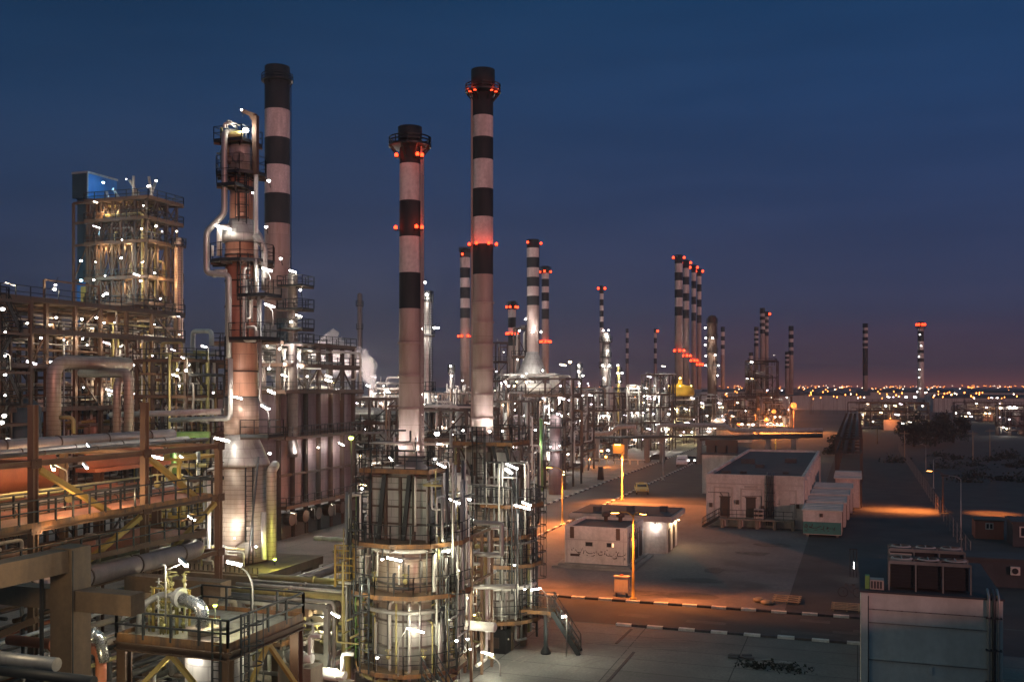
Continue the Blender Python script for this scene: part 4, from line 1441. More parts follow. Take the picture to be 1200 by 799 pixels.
# ---- distant town: lamps along the skyline (each one a post with a glowing head)
def far_lamp_proto(kind, label, group):
    t = thing("distant_street_lamp", label, "street lamp", (0, 0, 0), group)
    mb = MB(); mb.lathe(0, 0, [(.25, 0), (.15, 10)], 5, 0); mb.build("pole", "steel", t)
    mb = MB(); mb.ball((0, 0, 10.3), .62, 6, 0, .7); mb.build("lamp_globe", kind, t)
    return t
fo = far_lamp_proto("L_far_o", "small orange street light among many on the town skyline", "orange lights of the distant town")
fw = far_lamp_proto("L_far_w", "small white street light among many on the town skyline", "white lights of the distant town")
rr_ = random.Random(5)
first = {}
for i in range(230):
    u = rr_.random()
    px = 842 + 360 * rr_.random() if u < .4 else (rr_.choice((852, 870, 942, 962, 990, 1030, 1052, 1098, 1145, 1150, 1172, 1190)) + rr_.gauss(0, 9) if u < .88 else 640 + 200 * rr_.random())
    row = min(470, 451.8 + abs(rr_.gauss(0, 1.6)) + (rr_.uniform(2, 14) if rr_.random() < .4 else 0))
    D = min(2400, max(520, (H - 10.3) * F / max(.6, row - 450.4) * rr_.uniform(.85, 1.15)))
    q = P(px, HY, D)
    pr = fo if rr_.random() < .68 else fw
    s_ = D / 1500 * rr_.uniform(.6, 1.25) * (1.35 if 1130 < px < 1160 else 1)
    h_ = H + (HY - row) / F * D
    if pr not in first:
        first[pr] = 1
        o = pr
        o.location = (q.x, q.y, 0)
        ORG[o.name] = V((q.x, q.y, 0))
    else:
        o = copy_thing(pr, (q.x, q.y, 0))
    o.scale = (s_ * 1.1, s_ * 1.1, max(.2, h_ / 10.3))
# ================================================================ the two near fired heaters
def risers(root, c, r0, r1, z0, z1, k, rg, mats, rad=(.035, .08), a0=0, a1=2 * PI):
    for q in range(k):
        a = a0 + (a1 - a0) * (q + rg.uniform(.15, .85)) / k
        R_ = rg.uniform(r0, r1)
        x, y = c.x + R_ * math.cos(a), c.y + R_ * math.sin(a)
        za, zb = z0 + rg.uniform(0, .8), z1 - rg.uniform(0, 1.6)
        R2 = R_ - rg.uniform(.1, .5)
        x2, y2 = c.x + R2 * math.cos(a), c.y + R2 * math.sin(a)
        pts = [(x, y, za), (x, y, zb)]
        if rg.random() < .6:
            pts.append((x2, y2, zb))
        if rg.random() < .35:
            b = a + rg.uniform(.2, .5)
            pts = [(c.x + R_ * math.cos(b), c.y + R_ * math.sin(b), za)] + pts
        pipe(root, pts, rg.uniform(*rad), rg.choice(mats), n=7, name="riser_pipe")


def header_ring(root, c, R_, z, r, m, a0=0, a1=2 * PI, n=24):
    mb = MB()
    mb.tube([(c.x + R_ * math.cos(a0 + (a1 - a0) * q / n), c.y + R_ * math.sin(a0 + (a1 - a0) * q / n), z) for q in range(n + 1)], r, 8)
    return mb.build("ring_header", m, root)


def shell(root, c, r, z0, z1, m, step=1.2, name="radiant_shell"):
    mb = MB()
    mb.lathe(c.x, c.y, [(r * .9, z0 - .02), (r, z0), (r, z1), (r * .5, z1 + .35)], 40, 0)
    z = z0 + step
    while z < z1 - .3:
        mb.lathe(c.x, c.y, [(r + .002, z - .05), (r + .07, z - .05), (r + .07, z + .05), (r + .002, z + .05)], 40, 1, False, False)
        z += step
    for q in range(14):
        a = 2 * PI * q / 14
        mb.beam((c.x + (r + .03) * math.cos(a), c.y + (r + .03) * math.sin(a), z0), (c.x + (r + .03) * math.cos(a), c.y + (r + .03) * math.sin(a), z1), .07, .07, 1)
    return mb.build(name, [m, "clad_dark"], root, origin=(c.x, c.y, z0))


rg = random.Random(21)
c1 = P(482, HY, 48); c1.z = 0
f1 = thing("fired_heater", "near cylindrical heater carrying the shorter near stack, boxed head and four railed decks", "furnace", (c1.x, c1.y, 0), "near fired heaters")
for q in range(8):
    a = 2 * PI * q / 8
    mb = MB(); mb.box(c1.x + 1.5 * math.cos(a) - .16, c1.x + 1.5 * math.cos(a) + .16, c1.y + 1.5 * math.sin(a) - .16, c1.y + 1.5 * math.sin(a) + .16, 0, 1.7)
    mb.build("support_leg", "fireproof", f1)
shell(f1, c1, 1.75, 1.65, 4.6, "clad")
shell(f1, c1, 1.76, 4.601, 7.5, "clad_base")
mb = MB()
bx0, bx1, by0, by1 = c1.x - 1.55, c1.x + 1.35, c1.y - 1.05, c1.y + 1.05
mb.box(bx0, bx1, by0, by1, 7.6, 10.75)
mb.build("convection_box", "panel_grey", f1)
mb = MB()
for x in (bx0 - .06, bx0 + .75, bx0 + 1.5, bx0 + 2.2, bx1 + .06):
    for y in (by0 - .08, by1 + .08):
        mb.beam((x, y, 7.6), (x, y, 10.85), .12, .14)
for z in (7.75, 8.5, 9.3, 10.1, 10.7):
    for y in (by0 - .05, by1 + .05):
        mb.beam((bx0, y, z), (bx1, y, z), .06, .08)
    for x in (bx0 - .05, bx1 + .05):
        mb.beam((x, by0, z), (x, by1, z), .06, .08)
mb.build("box_framing", "steel", f1)
for xo in (.55, 1.85):
    mb = MB(); mb.beam((bx0 + xo - .12, by0 - .22, 7.7), (bx0 + xo + .2, by0 - .22, 10.8), .2, .1); mb.build("stay_bar", "rail", f1)
mb = MB(); mb.lathe(c1.x, c1.y, [(1.3, 10.75), (1.1, 11.0), (.58, 11.25), (.56, 11.6)], 24); mb.build("breeching", "clad_dark", f1)
platform(f1, ngon(c1.x, c1.y, 2.7, 12), 1.8)
platform(f1, ngon(c1.x, c1.y, 2.95, 10, .15), 5.4)
platform(f1, ngon(c1.x, c1.y, 2.95, 10, .42), 7.75)
platform(f1, rect(c1.x - 2.0, c1.x + 1.55, c1.y - 1.5, c1.y + 1.5), 11.05, step=.6)
ladder(f1, c1.x - 1.1, c1.y - 2.75, 1.8, 6.2, -PI / 2)
ladder(f1, c1.x - 1.6, c1.y - 2.2, 5.4, 8.6, -PI / 2)
ladder(f1, c1.x - 1.75, c1.y - 1.3, 7.75, 11.9, -PI / 2)
ladder(f1, c1.x + 2.6, c1.y - 1.1, 1.8, 6.2, -.5)
stair(f1, (c1.x + 1.9, c1.y - 2.2, 1.8), (c1.x + 3.9, c1.y - 3.4, 0), .8, "rail", "deck_pale")
risers(f1, c1, 1.95, 2.5, .6, 5.3, 16, rg, ["pipe_white", "pipe_grey", "pipe_dark", "pipe_yellow"], a0=-2.6, a1=.9)
risers(f1, c1, 1.95, 2.6, 5.4, 7.9, 16, rg, ["pipe_white", "pipe_grey", "pipe_white", "pipe_dark"], a0=-2.9, a1=.9)
risers(f1, c1, 1.7, 2.3, 7.8, 10.9, 9, rg, ["pipe_white", "pipe_grey", "pipe_dark"], a0=-1.1, a1=.9)
header_ring(f1, c1, 2.15, 4.55, .11, "pipe_grey", -3.2, .6)
header_ring(f1, c1, 2.05, 7.35, .1, "pipe_white", -2.2, .8)
header_ring(f1, c1, 2.3, 1.35, .09, "pipe_yellow", -3.0, .4)
mb = MB()
for q in range(9):
    a = -2.4 + q * .38
    valve(mb, (c1.x + 2.2 * math.cos(a), c1.y + 2.2 * math.sin(a), 6.0 if q % 2 else 2.5), .13)
mb.build("valve_set", "pipe_yellow", f1)
# yellow burner manifold on the second deck's far side of the ladder
mx, my = c1.x - 2.75, c1.y - 1.5
mb = MB()
for x in (mx - .55, mx + .5):
    mb.tube([(x, my, 5.4), (x, my, 7.4)], .06, 6)
for z in (5.75, 6.1, 6.45, 6.8, 7.15, 7.4):
    mb.tube([(mx - .55, my, z), (mx + .5, my, z)], .04, 6)
for q in range(5):
    mb.tube([(mx - .4 + q * .2, my + .02, 5.7), (mx - .4 + q * .2, my + .02, 7.35)], .02, 5)
mb.build("burner_manifold", "yellow", f1)
# white looped lines on the rack side
wx, wy = c1.x - 3.2, c1.y - .3
pipe(f1, [(wx, wy, 0), (wx, wy, 9.7), (wx + 1.2, wy + .3, 9.7), (wx + 1.2, wy + .3, 8.0)], .11, "pipe_white")
pipe(f1, [(wx + .5, wy, 5.4), (wx + .5, wy, 9.1), (wx + 1.4, wy + .2, 9.1)], .09, "pipe_white")
pipe(f1, [(wx - .1, wy + .4, 0), (wx - .1, wy + .4, 8.2), (wx + 1.6, wy + .4, 8.2)], .08, "pipe_grey")
pipe(f1, [(wx + .15, wy - .4, 0), (wx + .15, wy - .4, 4.6), (wx + 1.3, wy - .9, 4.6)], .15, "pipe_yellow")
mb = MB(); mb.box(c1.x + .6, c1.x + .64, c1.y - 1.78, c1.y - 1.72, 3.0, 3.4); mb.box(c1.x - .1, c1.x + .15, c1.y - 1.8, c1.y - 1.74, 2.6, 3.1); mb.build("peep_door", "clad_dark", f1)

tangle(f1, c1.x + 1.5, c1.x + 2.8, c1.y - 2.2, c1.y + 1.5, 2, 11.5, 34, rg, ["pipe_white", "pipe_grey", "pipe_dark", "pipe_yellow", "pipe_white"], (.025, .07), vert=.7, each=True)
tangle(f1, c1.x - 3.1, c1.x - 1.7, c1.y - 2.2, c1.y + 1.2, 1, 10.5, 30, rg, ["pipe_white", "pipe_grey", "pipe_dark", "pipe_yellow", "pipe_green"], (.025, .07), vert=.7, each=True)
tangle(f1, c1.x - 1.6, c1.x + 1.4, c1.y - 1.5, c1.y - 1.15, 11.1, 13.0, 12, rg, ["pipe_grey", "pipe_white", "pipe_dark"], (.03, .06), vert=.5, each=True)
# lamps of the first heater
lamp(f1, P(517.5, 545, 46.4), -.5, .55, arm=[P(527, 556, 46.6), P(527, 539, 46.6)])
lamp(f1, P(487, 738, 45.3), .35, .8, kind="L_white", arm=[P(466.5, 792, 45.3), P(466.5, 752, 45.3)])
lamp(f1, P(533, 587, 47.5), -.4, .7, arm=[P(545, 600, 48.0)])
lamp(f1, P(462, 655, 45.2), .5, .7, arm=[P(470, 660, 45.6)])
for px, py, D, r_ in ((525, 645, 46.6, .14), (541, 644, 47, .1), (448, 655, 45.6, .09), (424, 572, 46.5, .09), (442, 770, 45.4, .1), (392, 786, 45.5, .12), (384, 782, 45.5, .1), (535, 750, 46, .1), (548, 748, 47, .1)):
    spotlamp(f1, P(px, py, D), r_, "L_hot", P(px, py, D) + V((0, .1, .6)))
for p, w_ in ((P(524, 650, 45.2), 90), (P(487, 746, 44.2), 150), (P(455, 660, 44.3), 80), (P(470, 600, 43.6), 45), (P(420, 690, 45), 50), (P(505, 715, 44), 40), (P(392, 780, 44.6), 60)):
    plight(p, w_ * 1.15, (.97, .98, .7), .12, f1)
for a in (-120, -40, 70):
    th = -PI / 2 + YAW + math.radians(a)
    p = (c1.x + 1.25 * math.cos(th), c1.y + 1.25 * math.sin(th), 11.5)
    spotlamp(f1, p, .1, "L_hot", (p[0], p[1], 11.05))
    slight(p, (c1.x, c1.y, 12.9), 420, (1, .95, .9), 80, .8, .1, f1)

# ---- second heater
c2 = P(585, HY, 58); c2.z = 0
f2 = thing("fired_heater", "farther cylindrical heater under the tallest slender stack, with stair down to the slabs", "furnace", (c2.x, c2.y, 0), "near fired heaters")
for q in range(8):
    a = 2 * PI * q / 8
    mb = MB(); mb.box(c2.x + 1.5 * math.cos(a) - .16, c2.x + 1.5 * math.cos(a) + .16, c2.y + 1.5 * math.sin(a) - .16, c2.y + 1.5 * math.sin(a) + .16, 0, 1.7)
    mb.build("support_leg", "fireproof", f2)
shell(f2, c2, 1.72, 1.65, 3.7, "clad")
shell(f2, c2, 1.73, 3.701, 7.8, "clad_base")
mb = MB()
bx0, bx1, by0, by1 = c2.x - 2.0, c2.x + .9, c2.y - 1.0, c2.y + 1.0
mb.box(bx0, bx1, by0, by1, 8.1, 11.2); mb.build("convection_box", "panel_grey", f2)
frame(f2, lin(bx0 - .12, bx1 + .12, 4), [by0 - .12, by1 + .12], [8.2, 9.7, 11.6], .14, "steel", .3, rg, "box_framing", 6.4)
sx2 = P(566, HY, 58)
mb = MB(); mb.lathe(sx2.x, sx2.y, [(1.2, 11.2), (.95, 11.6), (.62, 11.9), (.6, 12.1)], 24); mb.build("breeching", "clad_dark", f2)
platform(f2, ngon(c2.x, c2.y, 2.6, 12), 1.8)
platform(f2, ngon(c2.x + .2, c2.y, 2.35, 10, .2), 4.9, rail="rail")
platform(f2, ngon(c2.x - .6, c2.y, 2.75, 10, .3), 6.5)
platform(f2, ngon(c2.x + .7, c2.y - .3, 2.0, 8, .2), 8.3)
platform(f2, rect(c2.x - 2.3, c2.x + 1.3, c2.y - 1.6, c2.y + 1.6), 11.75, step=.6)
ladder(f2, c2.x + 1.85, c2.y - .9, 1.8, 9.2, -.25)
ladder(f2, c2.x + 2.1, c2.y + .2, 1.8, 9.2, 0)
ladder(f2, c2.x - .5, c2.y - 1.75, 6.5, 12.7, -PI / 2)
risers(f2, c2, 1.9, 2.4, .5, 6.3, 16, rg, ["pipe_white", "pipe_grey", "pipe_white", "pipe_yellow", "pipe_dark"], a0=-2.9, a1=.7)
risers(f2, c2, 1.6, 2.5, 6.5, 11.4, 12, rg, ["pipe_white", "pipe_grey", "pipe_dark", "pipe_white"], a0=-2.8, a1=.7)
header_ring(f2, c2, 2.1, 3.6, .12, "pipe_white", -3.2, .7)
header_ring(f2, c2, 2.1, 6.1, .09, "pipe_grey", -3.2, .7)
mb = MB(); mb.lathe(c2.x - 1.9, c2.y - 1.3, [(.2, 8.3), (.62, 8.5), (.62, 9.8), (.2, 10.0)], 18); mb.build("steam_drum", "pipe_white", f2)
for q in range(2):     # diagonal bracing beside the stack foot
    mb = MB(); mb.beam((c2.x + .2 + q * .75, c2.y - 1.6, 11.6), (c2.x + 1.2 + q * .75, c2.y - 1.6, 7.0), .14, .12); mb.build("stay_bar", "rail", f2)
mb = MB(); mb.box(c2.x - .2, c2.x + 1.15, c2.y - 2.1, c2.y - .9, 0, 1.35); mb.box(c2.x + 0.05, c2.x + .75, c2.y - 2.13, c2.y - 2.1, .3, .9, 1); mb.build("air_duct", ["black_box", "steel"], f2)
tangle(f2, c2.x - 2.6, c2.x - 1.4, c2.y - 2.2, c2.y + 1.2, 2, 12.5, 30, rg, ["pipe_white", "pipe_grey", "pipe_white", "pipe_dark", "pipe_yellow"], (.025, .075), vert=.7, each=True)
tangle(f2, c2.x - 1.4, c2.x + 2.3, c2.y - 2.3, c2.y - 1.8, 2, 11.5, 30, rg, ["pipe_white", "pipe_grey", "pipe_dark", "pipe_grey"], (.025, .07), vert=.75, each=True)
# square pipe loop hung on the outside
lp = P(560, 612, 51.5)
l1, l2 = AtY(588, 614, lp.y), AtY(560, 650, lp.y)
z0, z1 = P(573, 650, 51.2).z, P(573, 613, 51.2).z
pipe(f2, [(l2.x - .9, lp.y + .8, z1), (l2.x, lp.y, z1), (l1.x, lp.y, z1), (l1.x, lp.y, z0), (l2.x, lp.y, z0), (l2.x - .7, lp.y + .9, z0)], .13, "pipe_grey", .16)
# landing and stair to the ground
lx0, lx1 = c2.x + 1.9, G(634, 760).x
ly0, ly1 = c2.y - 1.3, c2.y - .2
zl = 2.35
platform(f2, rect(c2.x + 1.7, c2.x + 3.5, ly0, ly1), zl, skip=(1, 3), name="landing")
stair(f2, (c2.x + 3.5, (ly0 + ly1) / 2, zl), (c2.x + 5.0, (ly0 + ly1) / 2 + .25, 0), 1.0, "rail", "deck")
mb = MB(); mb.lathe(c2.x + 3.2, ly0 + .1, [(.3, 0), (.3, .12), (.12, .45), (.11, zl)], 12); mb.build("landing_post", "rail", f2)
lamp(f2, P(628, 690, 55.6), 2.9, .65, arm=[P(643, 728, 56), P(641, 697, 56)])
mb = MB(); q_ = P(661, 722, 55.2); g_ = G(662, 767)
lamp(f2, q_, 2.4, .35, kind="L_hot", arm=[(q_.x + .15, q_.y, 0), (q_.x + .15, q_.y, q_.z + .05)], t=.14)
lamp(f2, P(571, 765, 51.5), .4, .62, arm=[P(586, 799, 51.5), P(586, 775, 51.5)])
for px, py, D, ang, L in ((600, 546, 55.8, -.5, .9), (596, 552, 55.5, -.7, .7), (547, 583, 55.2, -.6, .7), (612, 594, 55.2, .3, .9), (617, 590, 55, -.4, .6)):
    lamp(f2, P(px, py, D), ang, L, kind="L_hot", t=.13)
for px, py, D, r_ in ((512, 508, 60, .22), (530, 509, 60, .08), (600, 520, 58, .1), (576, 660, 55.6, .1), (603, 662, 55.5, .08), (548, 700, 55, .09), (615, 690, 55.4, .08), (560, 735, 55, .1), (572, 700, 55, .09)):
    spotlamp(f2, P(px, py, D), r_, "L_hot", P(px, py, D) + V((0, .1, .5)))
for p, w_ in ((P(604, 548, 54.4), 110), (P(614, 596, 53.8), 80), (P(628, 694, 54.8), 60), (P(661, 726, 54.6), 85), (P(575, 668, 54), 80), (P(560, 690, 53.5), 60), (P(545, 590, 54), 60), (P(588, 720, 53.9), 60), (P(571, 772, 50.9), 80)):
    plight(p, w_ * 1.15, (.97, .98, .74), .12, f2)
for a in (-100, 20, 70):
    th = -PI / 2 + YAW + math.radians(a)
    p = (sx2.x + 1.2 * math.cos(th), sx2.y + 1.2 * math.sin(th), 12.4)
    spotlamp(f2, p, .1, "L_hot", (p[0], p[1], 11.75))
    slight(p, (sx2.x, sx2.y, 13.6), 520 if a == 20 else 150, (1, .95, .9), 85, .8, .1, f2)

# ---- pipe cluster between the two heaters
pc = P(545, HY, 52)
pr_ = thing("pipe_riser_bank", "bank of white and yellow vertical lines standing between the two near heaters", "pipework", (pc.x, pc.y, 0))
frame(pr_, lin(pc.x - 1.0, pc.x + .9, 3), lin(pc.y - 1.4, pc.y + 1.6, 3), [2.6, 5.0, 7.4], .13, "steel_tan", .3, rg, "pipe_support")
for q in range(30):
    x, y = pc.x + rg.uniform(-1.0, 1.0), pc.y + rg.uniform(-1.5, 1.7)
    z0, z1 = rg.choice((.3, .6, 1.5)), rg.uniform(3.0, 8.4)
    d = V((rg.choice((-1, 1)) * rg.uniform(.4, 1.3), 0, 0)) if rg.random() < .5 else V((0, rg.choice((-1, 1)) * rg.uniform(.5, 1.4), 0))
    pts = [V((x, y, z0)), V((x, y, z1)), V((x, y, z1)) + d]
    if rg.random() < .5:
        pts = [V((x, y, z0)) - d] + pts
    pipe(pr_, pts, rg.uniform(.04, .11), rg.choice(["pipe_white", "pipe_white", "pipe_grey", "pipe_yellow", "pipe_white"]), n=8, fl=(1,) if rg.random() < .4 else ())
mb = MB()
for q in range(14):
    valve(mb, (pc.x + rg.uniform(-1, 1), pc.y + rg.uniform(-1.6, 1.0), rg.choice((1.2, 3.0, 4.2, 5.4))), .13)
mb.build("valve_set", "pipe_yellow", pr_)
mb = MB()
hx = P(560, 733, 50)
mb.drum((hx.x - 1.4, hx.y, hx.z), (hx.x + .9, hx.y, hx.z), .24, 14); mb.build("header_drum", "pipe_white", pr_)
hy_ = P(575, 690, 50.4)
mb = MB(); mb.drum((hy_.x - 1.5, hy_.y, hy_.z), (hy_.x + 1.3, hy_.y + .1, hy_.z + .2), .13, 12); mb.build("header_drum", "pipe_grey", pr_)
for px, py, D in ((548, 690, 50.5), (556, 720, 50), (537, 668, 51), (551, 760, 49.5), (530, 630, 52)):
    spotlamp(pr_, P(px, py, D), .08, "L_yel" if px == 556 else "L_hot", P(px, py, D) + V((0, 0, .4)))
for p, w_, c_ in ((P(552, 705, 49.5), 60, (1, .95, .7)), (P(548, 745, 49), 60, (1, .95, .75)), (P(540, 655, 50), 50, (1, .97, .75))):
    plight(p, w_ * 1.1, c_, .1, pr_)
# ================================================================ distillation tower, table, rack and deck on the near side
rg = random.Random(31)
T = P(283, HY, 62); T.z = 0
zt = lambda y: H + (HY - y) / F * 62
tw = thing("distillation_tower", "tall reddish distillation tower with flared base and railed decks up its side", "tower", (T.x, T.y, 0))
R_ = lambda w: w / 2 * 62 / F


def tshell(prof, m, name, stp=None):
    mb = MB(); mb.lathe(T.x, T.y, prof, 40, 0); return mb.build(name, m, tw, origin=(T.x, T.y, prof[0][1]))


tshell([(R_(64), zt(655)), (R_(64), zt(545))], "clad_base", "base_shell")
tshell([(R_(66), zt(545) + .001), (R_(64), zt(541)), (R_(39), zt(512)), (R_(38), zt(508))], "clad", "flared_cone")
tshell([(R_(40), zt(508) + .001), (R_(40), zt(466))], "clad_warm", "lower_shell")
tshell([(R_(37), zt(466) + .001), (R_(37), zt(286))], "clad_red", "mid_shell")
tshell([(R_(38), zt(286) + .001), (R_(52), zt(283)), (R_(48), zt(275)), (R_(30), zt(262)), (R_(28), zt(258))], "clad", "shoulder_cone")
tshell([(R_(27), zt(258) + .001), (R_(27), zt(205))], "clad_red", "upper_shell")
tshell([(R_(29), zt(205) + .001), (R_(29), zt(176)), (R_(24), zt(167)), (R_(12), zt(162)), (.02, zt(161))], "clad", "head")
for y in (300, 330, 360, 400, 435, 465):
    mb = MB(); z = zt(y); mb.lathe(T.x, T.y, [(R_(37), z - .05), (R_(37) + .05, z - .05), (R_(37) + .05, z + .05), (R_(37), z + .05)], 36, 0, False, False); mb.build("stiffening_ring", "steel", tw)
# manways
for y, a, r_ in ((188, .1, .3), (190, -.9, .26), (639, .35, .42), (640, -.7, .2)):
    th = -PI / 2 + YAW + a
    rr = R_(29) if y < 300 else R_(64)
    d = V((math.cos(th), math.sin(th), 0)); p = T + d * rr + V((0, 0, zt(y)))
    mb = MB(); mb.tube([p - d * .1, p + d * .16], r_, 16, 0, smooth=False); mb.tube([p + d * .16, p + d * .24], r_ * 1.2, 16, 0, smooth=False)
    mb.build("manway", "clad_dark", tw)
def pl(y, wpx, dx=0, **k):
    platform(tw, ngon(T.x + dx, T.y, wpx / 2 * 62 / F, 10, .2), zt(y), toe="rail", **k)
pl(205, 58, 0, rh=1.0)
pl(307, 74, .1, rh=1.0)
platform(tw, rect(T.x + R_(37) * .6, T.x + R_(37) + 1.5, T.y - 1.2, T.y + .6), zt(347), toe="rail")
platform(tw, rect(T.x + .2, T.x + R_(37) + 1.4, T.y - 1.6, T.y + .6), zt(397), toe="rail")
platform(tw, rect(T.x + .8, T.x + R_(40) + 1.7, T.y - 1.3, T.y + .4), zt(508), toe="rail")
platform(tw, rect(T.x - 2.0, T.x - .1, T.y - 2.5, T.y - 1.3), zt(556), toe="rail", step=.6)
platform(tw, rect(T.x - .4, T.x + .9, T.y - R_(29) - 1.2, T.y), zt(222), toe="rail")
ladder(tw, T.x + .75, T.y - R_(37) * .82, zt(395), zt(300), -1.0)
ladder(tw, T.x - .25, T.y - R_(37) - .05, zt(460), zt(395), -1.5)
ladder(tw, T.x + .5, T.y - R_(27) * .85, zt(300), zt(205), -1.1)
ladder(tw, T.x + R_(64) * .8, T.y - R_(64) * .7, zt(655), zt(545), -.7, False)
# overhead vapour line with its dog-leg, and other risers
q = lambda px, py, D=60.6: P(px, py, D)
pipe(tw, [q(279, 155, 62), q(263, 155), q(263, 250), q(242, 272), q(242, 320), q(268, 322), q(268, 420)], .19, "pipe_grey", .3, 12, "vapour_line")
pipe(tw, [q(257, 300), q(257, 266), q(268, 266, 61)], .17, "pipe_white", .2, 10)
pipe(tw, [q(249, 300, 60.2), q(249, 288, 60.2)], .08, "pipe_white")
pipe(tw, [q(251, 325), q(251, 318), q(266, 318)], .14, "pipe_grey")
pipe(tw, [q(270, 420), q(270, 490), q(200, 492, 66)], .16, "pipe_white", .4, 10)
pipe(tw, [q(291, 660, 58.8), q(303, 535, 60), ], .06, "pipe_dark")
pipe(tw, [q(318, 655, 60.2), q(318, 552, 60.2), q(322, 545, 62)], .3, "clad_base", .3, 12)
pipe(tw, [q(309, 655, 59.6), q(309, 600, 59.6)], .16, "pipe_white")
pipe(tw, [q(245, 655, 60), q(245, 560, 60)], .13, "pipe_white")
pipe(tw, [q(240, 655, 60.4), q(240, 552, 60.4), q(252, 548, 60.6)], .1, "pipe_grey")
pipe(tw, [q(298, 275, 60.8), q(310, 290, 61), q(310, 340, 61)], .2, "clad", .3)
pipe(tw, [q(300, 345, 61), q(300, 205, 61)], .14, "pipe_white", .3)
pipe(tw, [q(305, 345, 61), q(305, 470, 61), q(316, 480, 61)], .09, "pipe_grey")
pipe(tw, [q(263, 150), q(263, 145), q(272, 145), q(277, 150, 62)], .1, "pipe_white")
pipe(tw, [q(266, 150), q(266, 141), q(281, 147, 61.5)], .06, "pipe_grey")
# davit crane at the head
mb = MB(); d0, d1 = q(299.5, 205, 61), q(299.5, 136, 61)
mb.beam(d0, d1, .3, .3); mb.beam(d1, q(284, 130, 61.5), .22, .25); mb.beam(q(299.5, 145, 61), q(292, 133, 61.3), .14, .14)
mb.build("davit", "steel_brown", tw)
mb = MB(); mb.drum(q(268, 157, 61), q(283, 157, 61), .22, 12); mb.build("relief_drum", "pipe_yellow", tw)
platform(tw, rect(T.x - 1.1, T.x + .9, T.y - 1.3, T.y + .9), zt(168), toe="rail", rail="rail", rh=.8)
tangle(tw, T.x - 1.4, T.x - .6, T.y - 1.4, T.y, zt(205), zt(150), 7, rg, ["pipe_white", "pipe_yellow", "pipe_grey"], (.05, .1), each=True)
tangle(tw, T.x + .9, T.x + 1.8, T.y - 1.4, T.y, zt(420), zt(300), 9, rg, ["pipe_white", "pipe_grey"], (.05, .1), vert=.8, each=True)
tangle(tw, T.x - 2.2, T.x + 2, T.y - 2.4, T.y - 2.0, zt(668), zt(630), 14, rg, ["pipe_yellow", "pipe_white", "pipe_grey"], (.04, .09), vert=.5, each=True)
# its lamps
spotlamp(tw, q(288, 153, 61.2), .24, "L_hot", q(288, 166, 61.2)); plight(q(287, 150, 60.6), 160, (1, .95, .85), .15, tw)
for px, py, r_ in ((298, 176, .1), (315, 212, .14), (283, 129, .08), (312, 266, .12), (296, 226, .07), (329, 303, .12), (352, 340, .1)):
    spotlamp(tw, q(px, py, 61), r_, "L_hot", q(px + 2, py + 8, 61.2))
for px, py, a in ((262, 267, .5), (313, 316, -.4), (316, 358, -.4), (311, 477, -.5)):
    lamp(tw, q(px, py, 60.4), a, .9, "L_hot", t=.15, arm=[q(px + 4, py + 24, 60.7), q(px + 4, py + 6, 60.7)] if px > 300 else None)
lamp(tw, q(260, 515, 60), .7, .9, "L_hot", t=.15); lamp(tw, q(279, 466, 60.3), .3, .5, "L_hot", t=.12)
spotlamp(tw, q(316, 531, 60), .12, "L_hot"); spotlamp(tw, q(275, 630, 58.9), .06, "L_hot")
for p, w_, c_ in ((q(262, 270, 59.6), 45, (1, .93, .8)), (q(305, 320, 60), 80, (1, .95, .9)), (q(306, 362, 60), 70, (1, .95, .9)), (q(279, 463, 59.8), 80, (1, .96, .85)), (q(262, 518, 59.4), 70, (1, .96, .85)), (q(308, 486, 60), 40, (1, .96, .9))):
    plight(p, w_, c_, .12, tw)
# the two floodlights washing the foot of the drum
for px in (256, 300):
    p = q(px, 640, 58.0); s_ = spotlamp(tw, p, .1, "L_hot", p + V((0, 0, -.6)))
    slight(p, (T.x + (px - 278) * .03, T.y - 1.2, zt(618)), 1500, (1, .95, .88), 75, .5, .1, tw)
# warm general light on the tower from the sodium lamps around it
for p in (P(250, 420, 52), P(330, 380, 54)):
    pass
spotlamp(tw, q(322, 655, 59.2), .13, "L_grn", q(322, 662, 59.2)); plight(q(322, 650, 58.8), 110, (.85, 1, .18), .12, tw)

# concrete table
tb = thing("tower_table", "brown fireproofed concrete table under the foot of the distillation tower", "table", (-36.5, 53, 0))
x0, x1, y0, y1, zq = -40.2, -32.4, 49.6, 56.4, zt(657)
mb = MB(); mb.box(x0, x1, y0, y1, zq - .5, zq - .01); mb.box(x0 + 3, x1 + .4, y0 - .35, y0 - .002, zq - 1.15, zq - .1); mb.build("slab", "fireproof", tb)
for x in (x0 + .6, x1 - .6):
    for y in (y0 + .6, y1 - .6):
        mb = MB(); mb.box(x - .4, x + .4, y - .4, y + .4, 0, zq - .5); mb.build("leg", "fireproof", tb)
mb = MB()
for k_ in range(24):
    mb.beam((x0 + .2 + k_ * .31, y0 + .1, zq), (x0 + .2 + k_ * .31, y0 + .1, zq + .35), .05)
mb.build("anchor_bolt", "steel", tb)

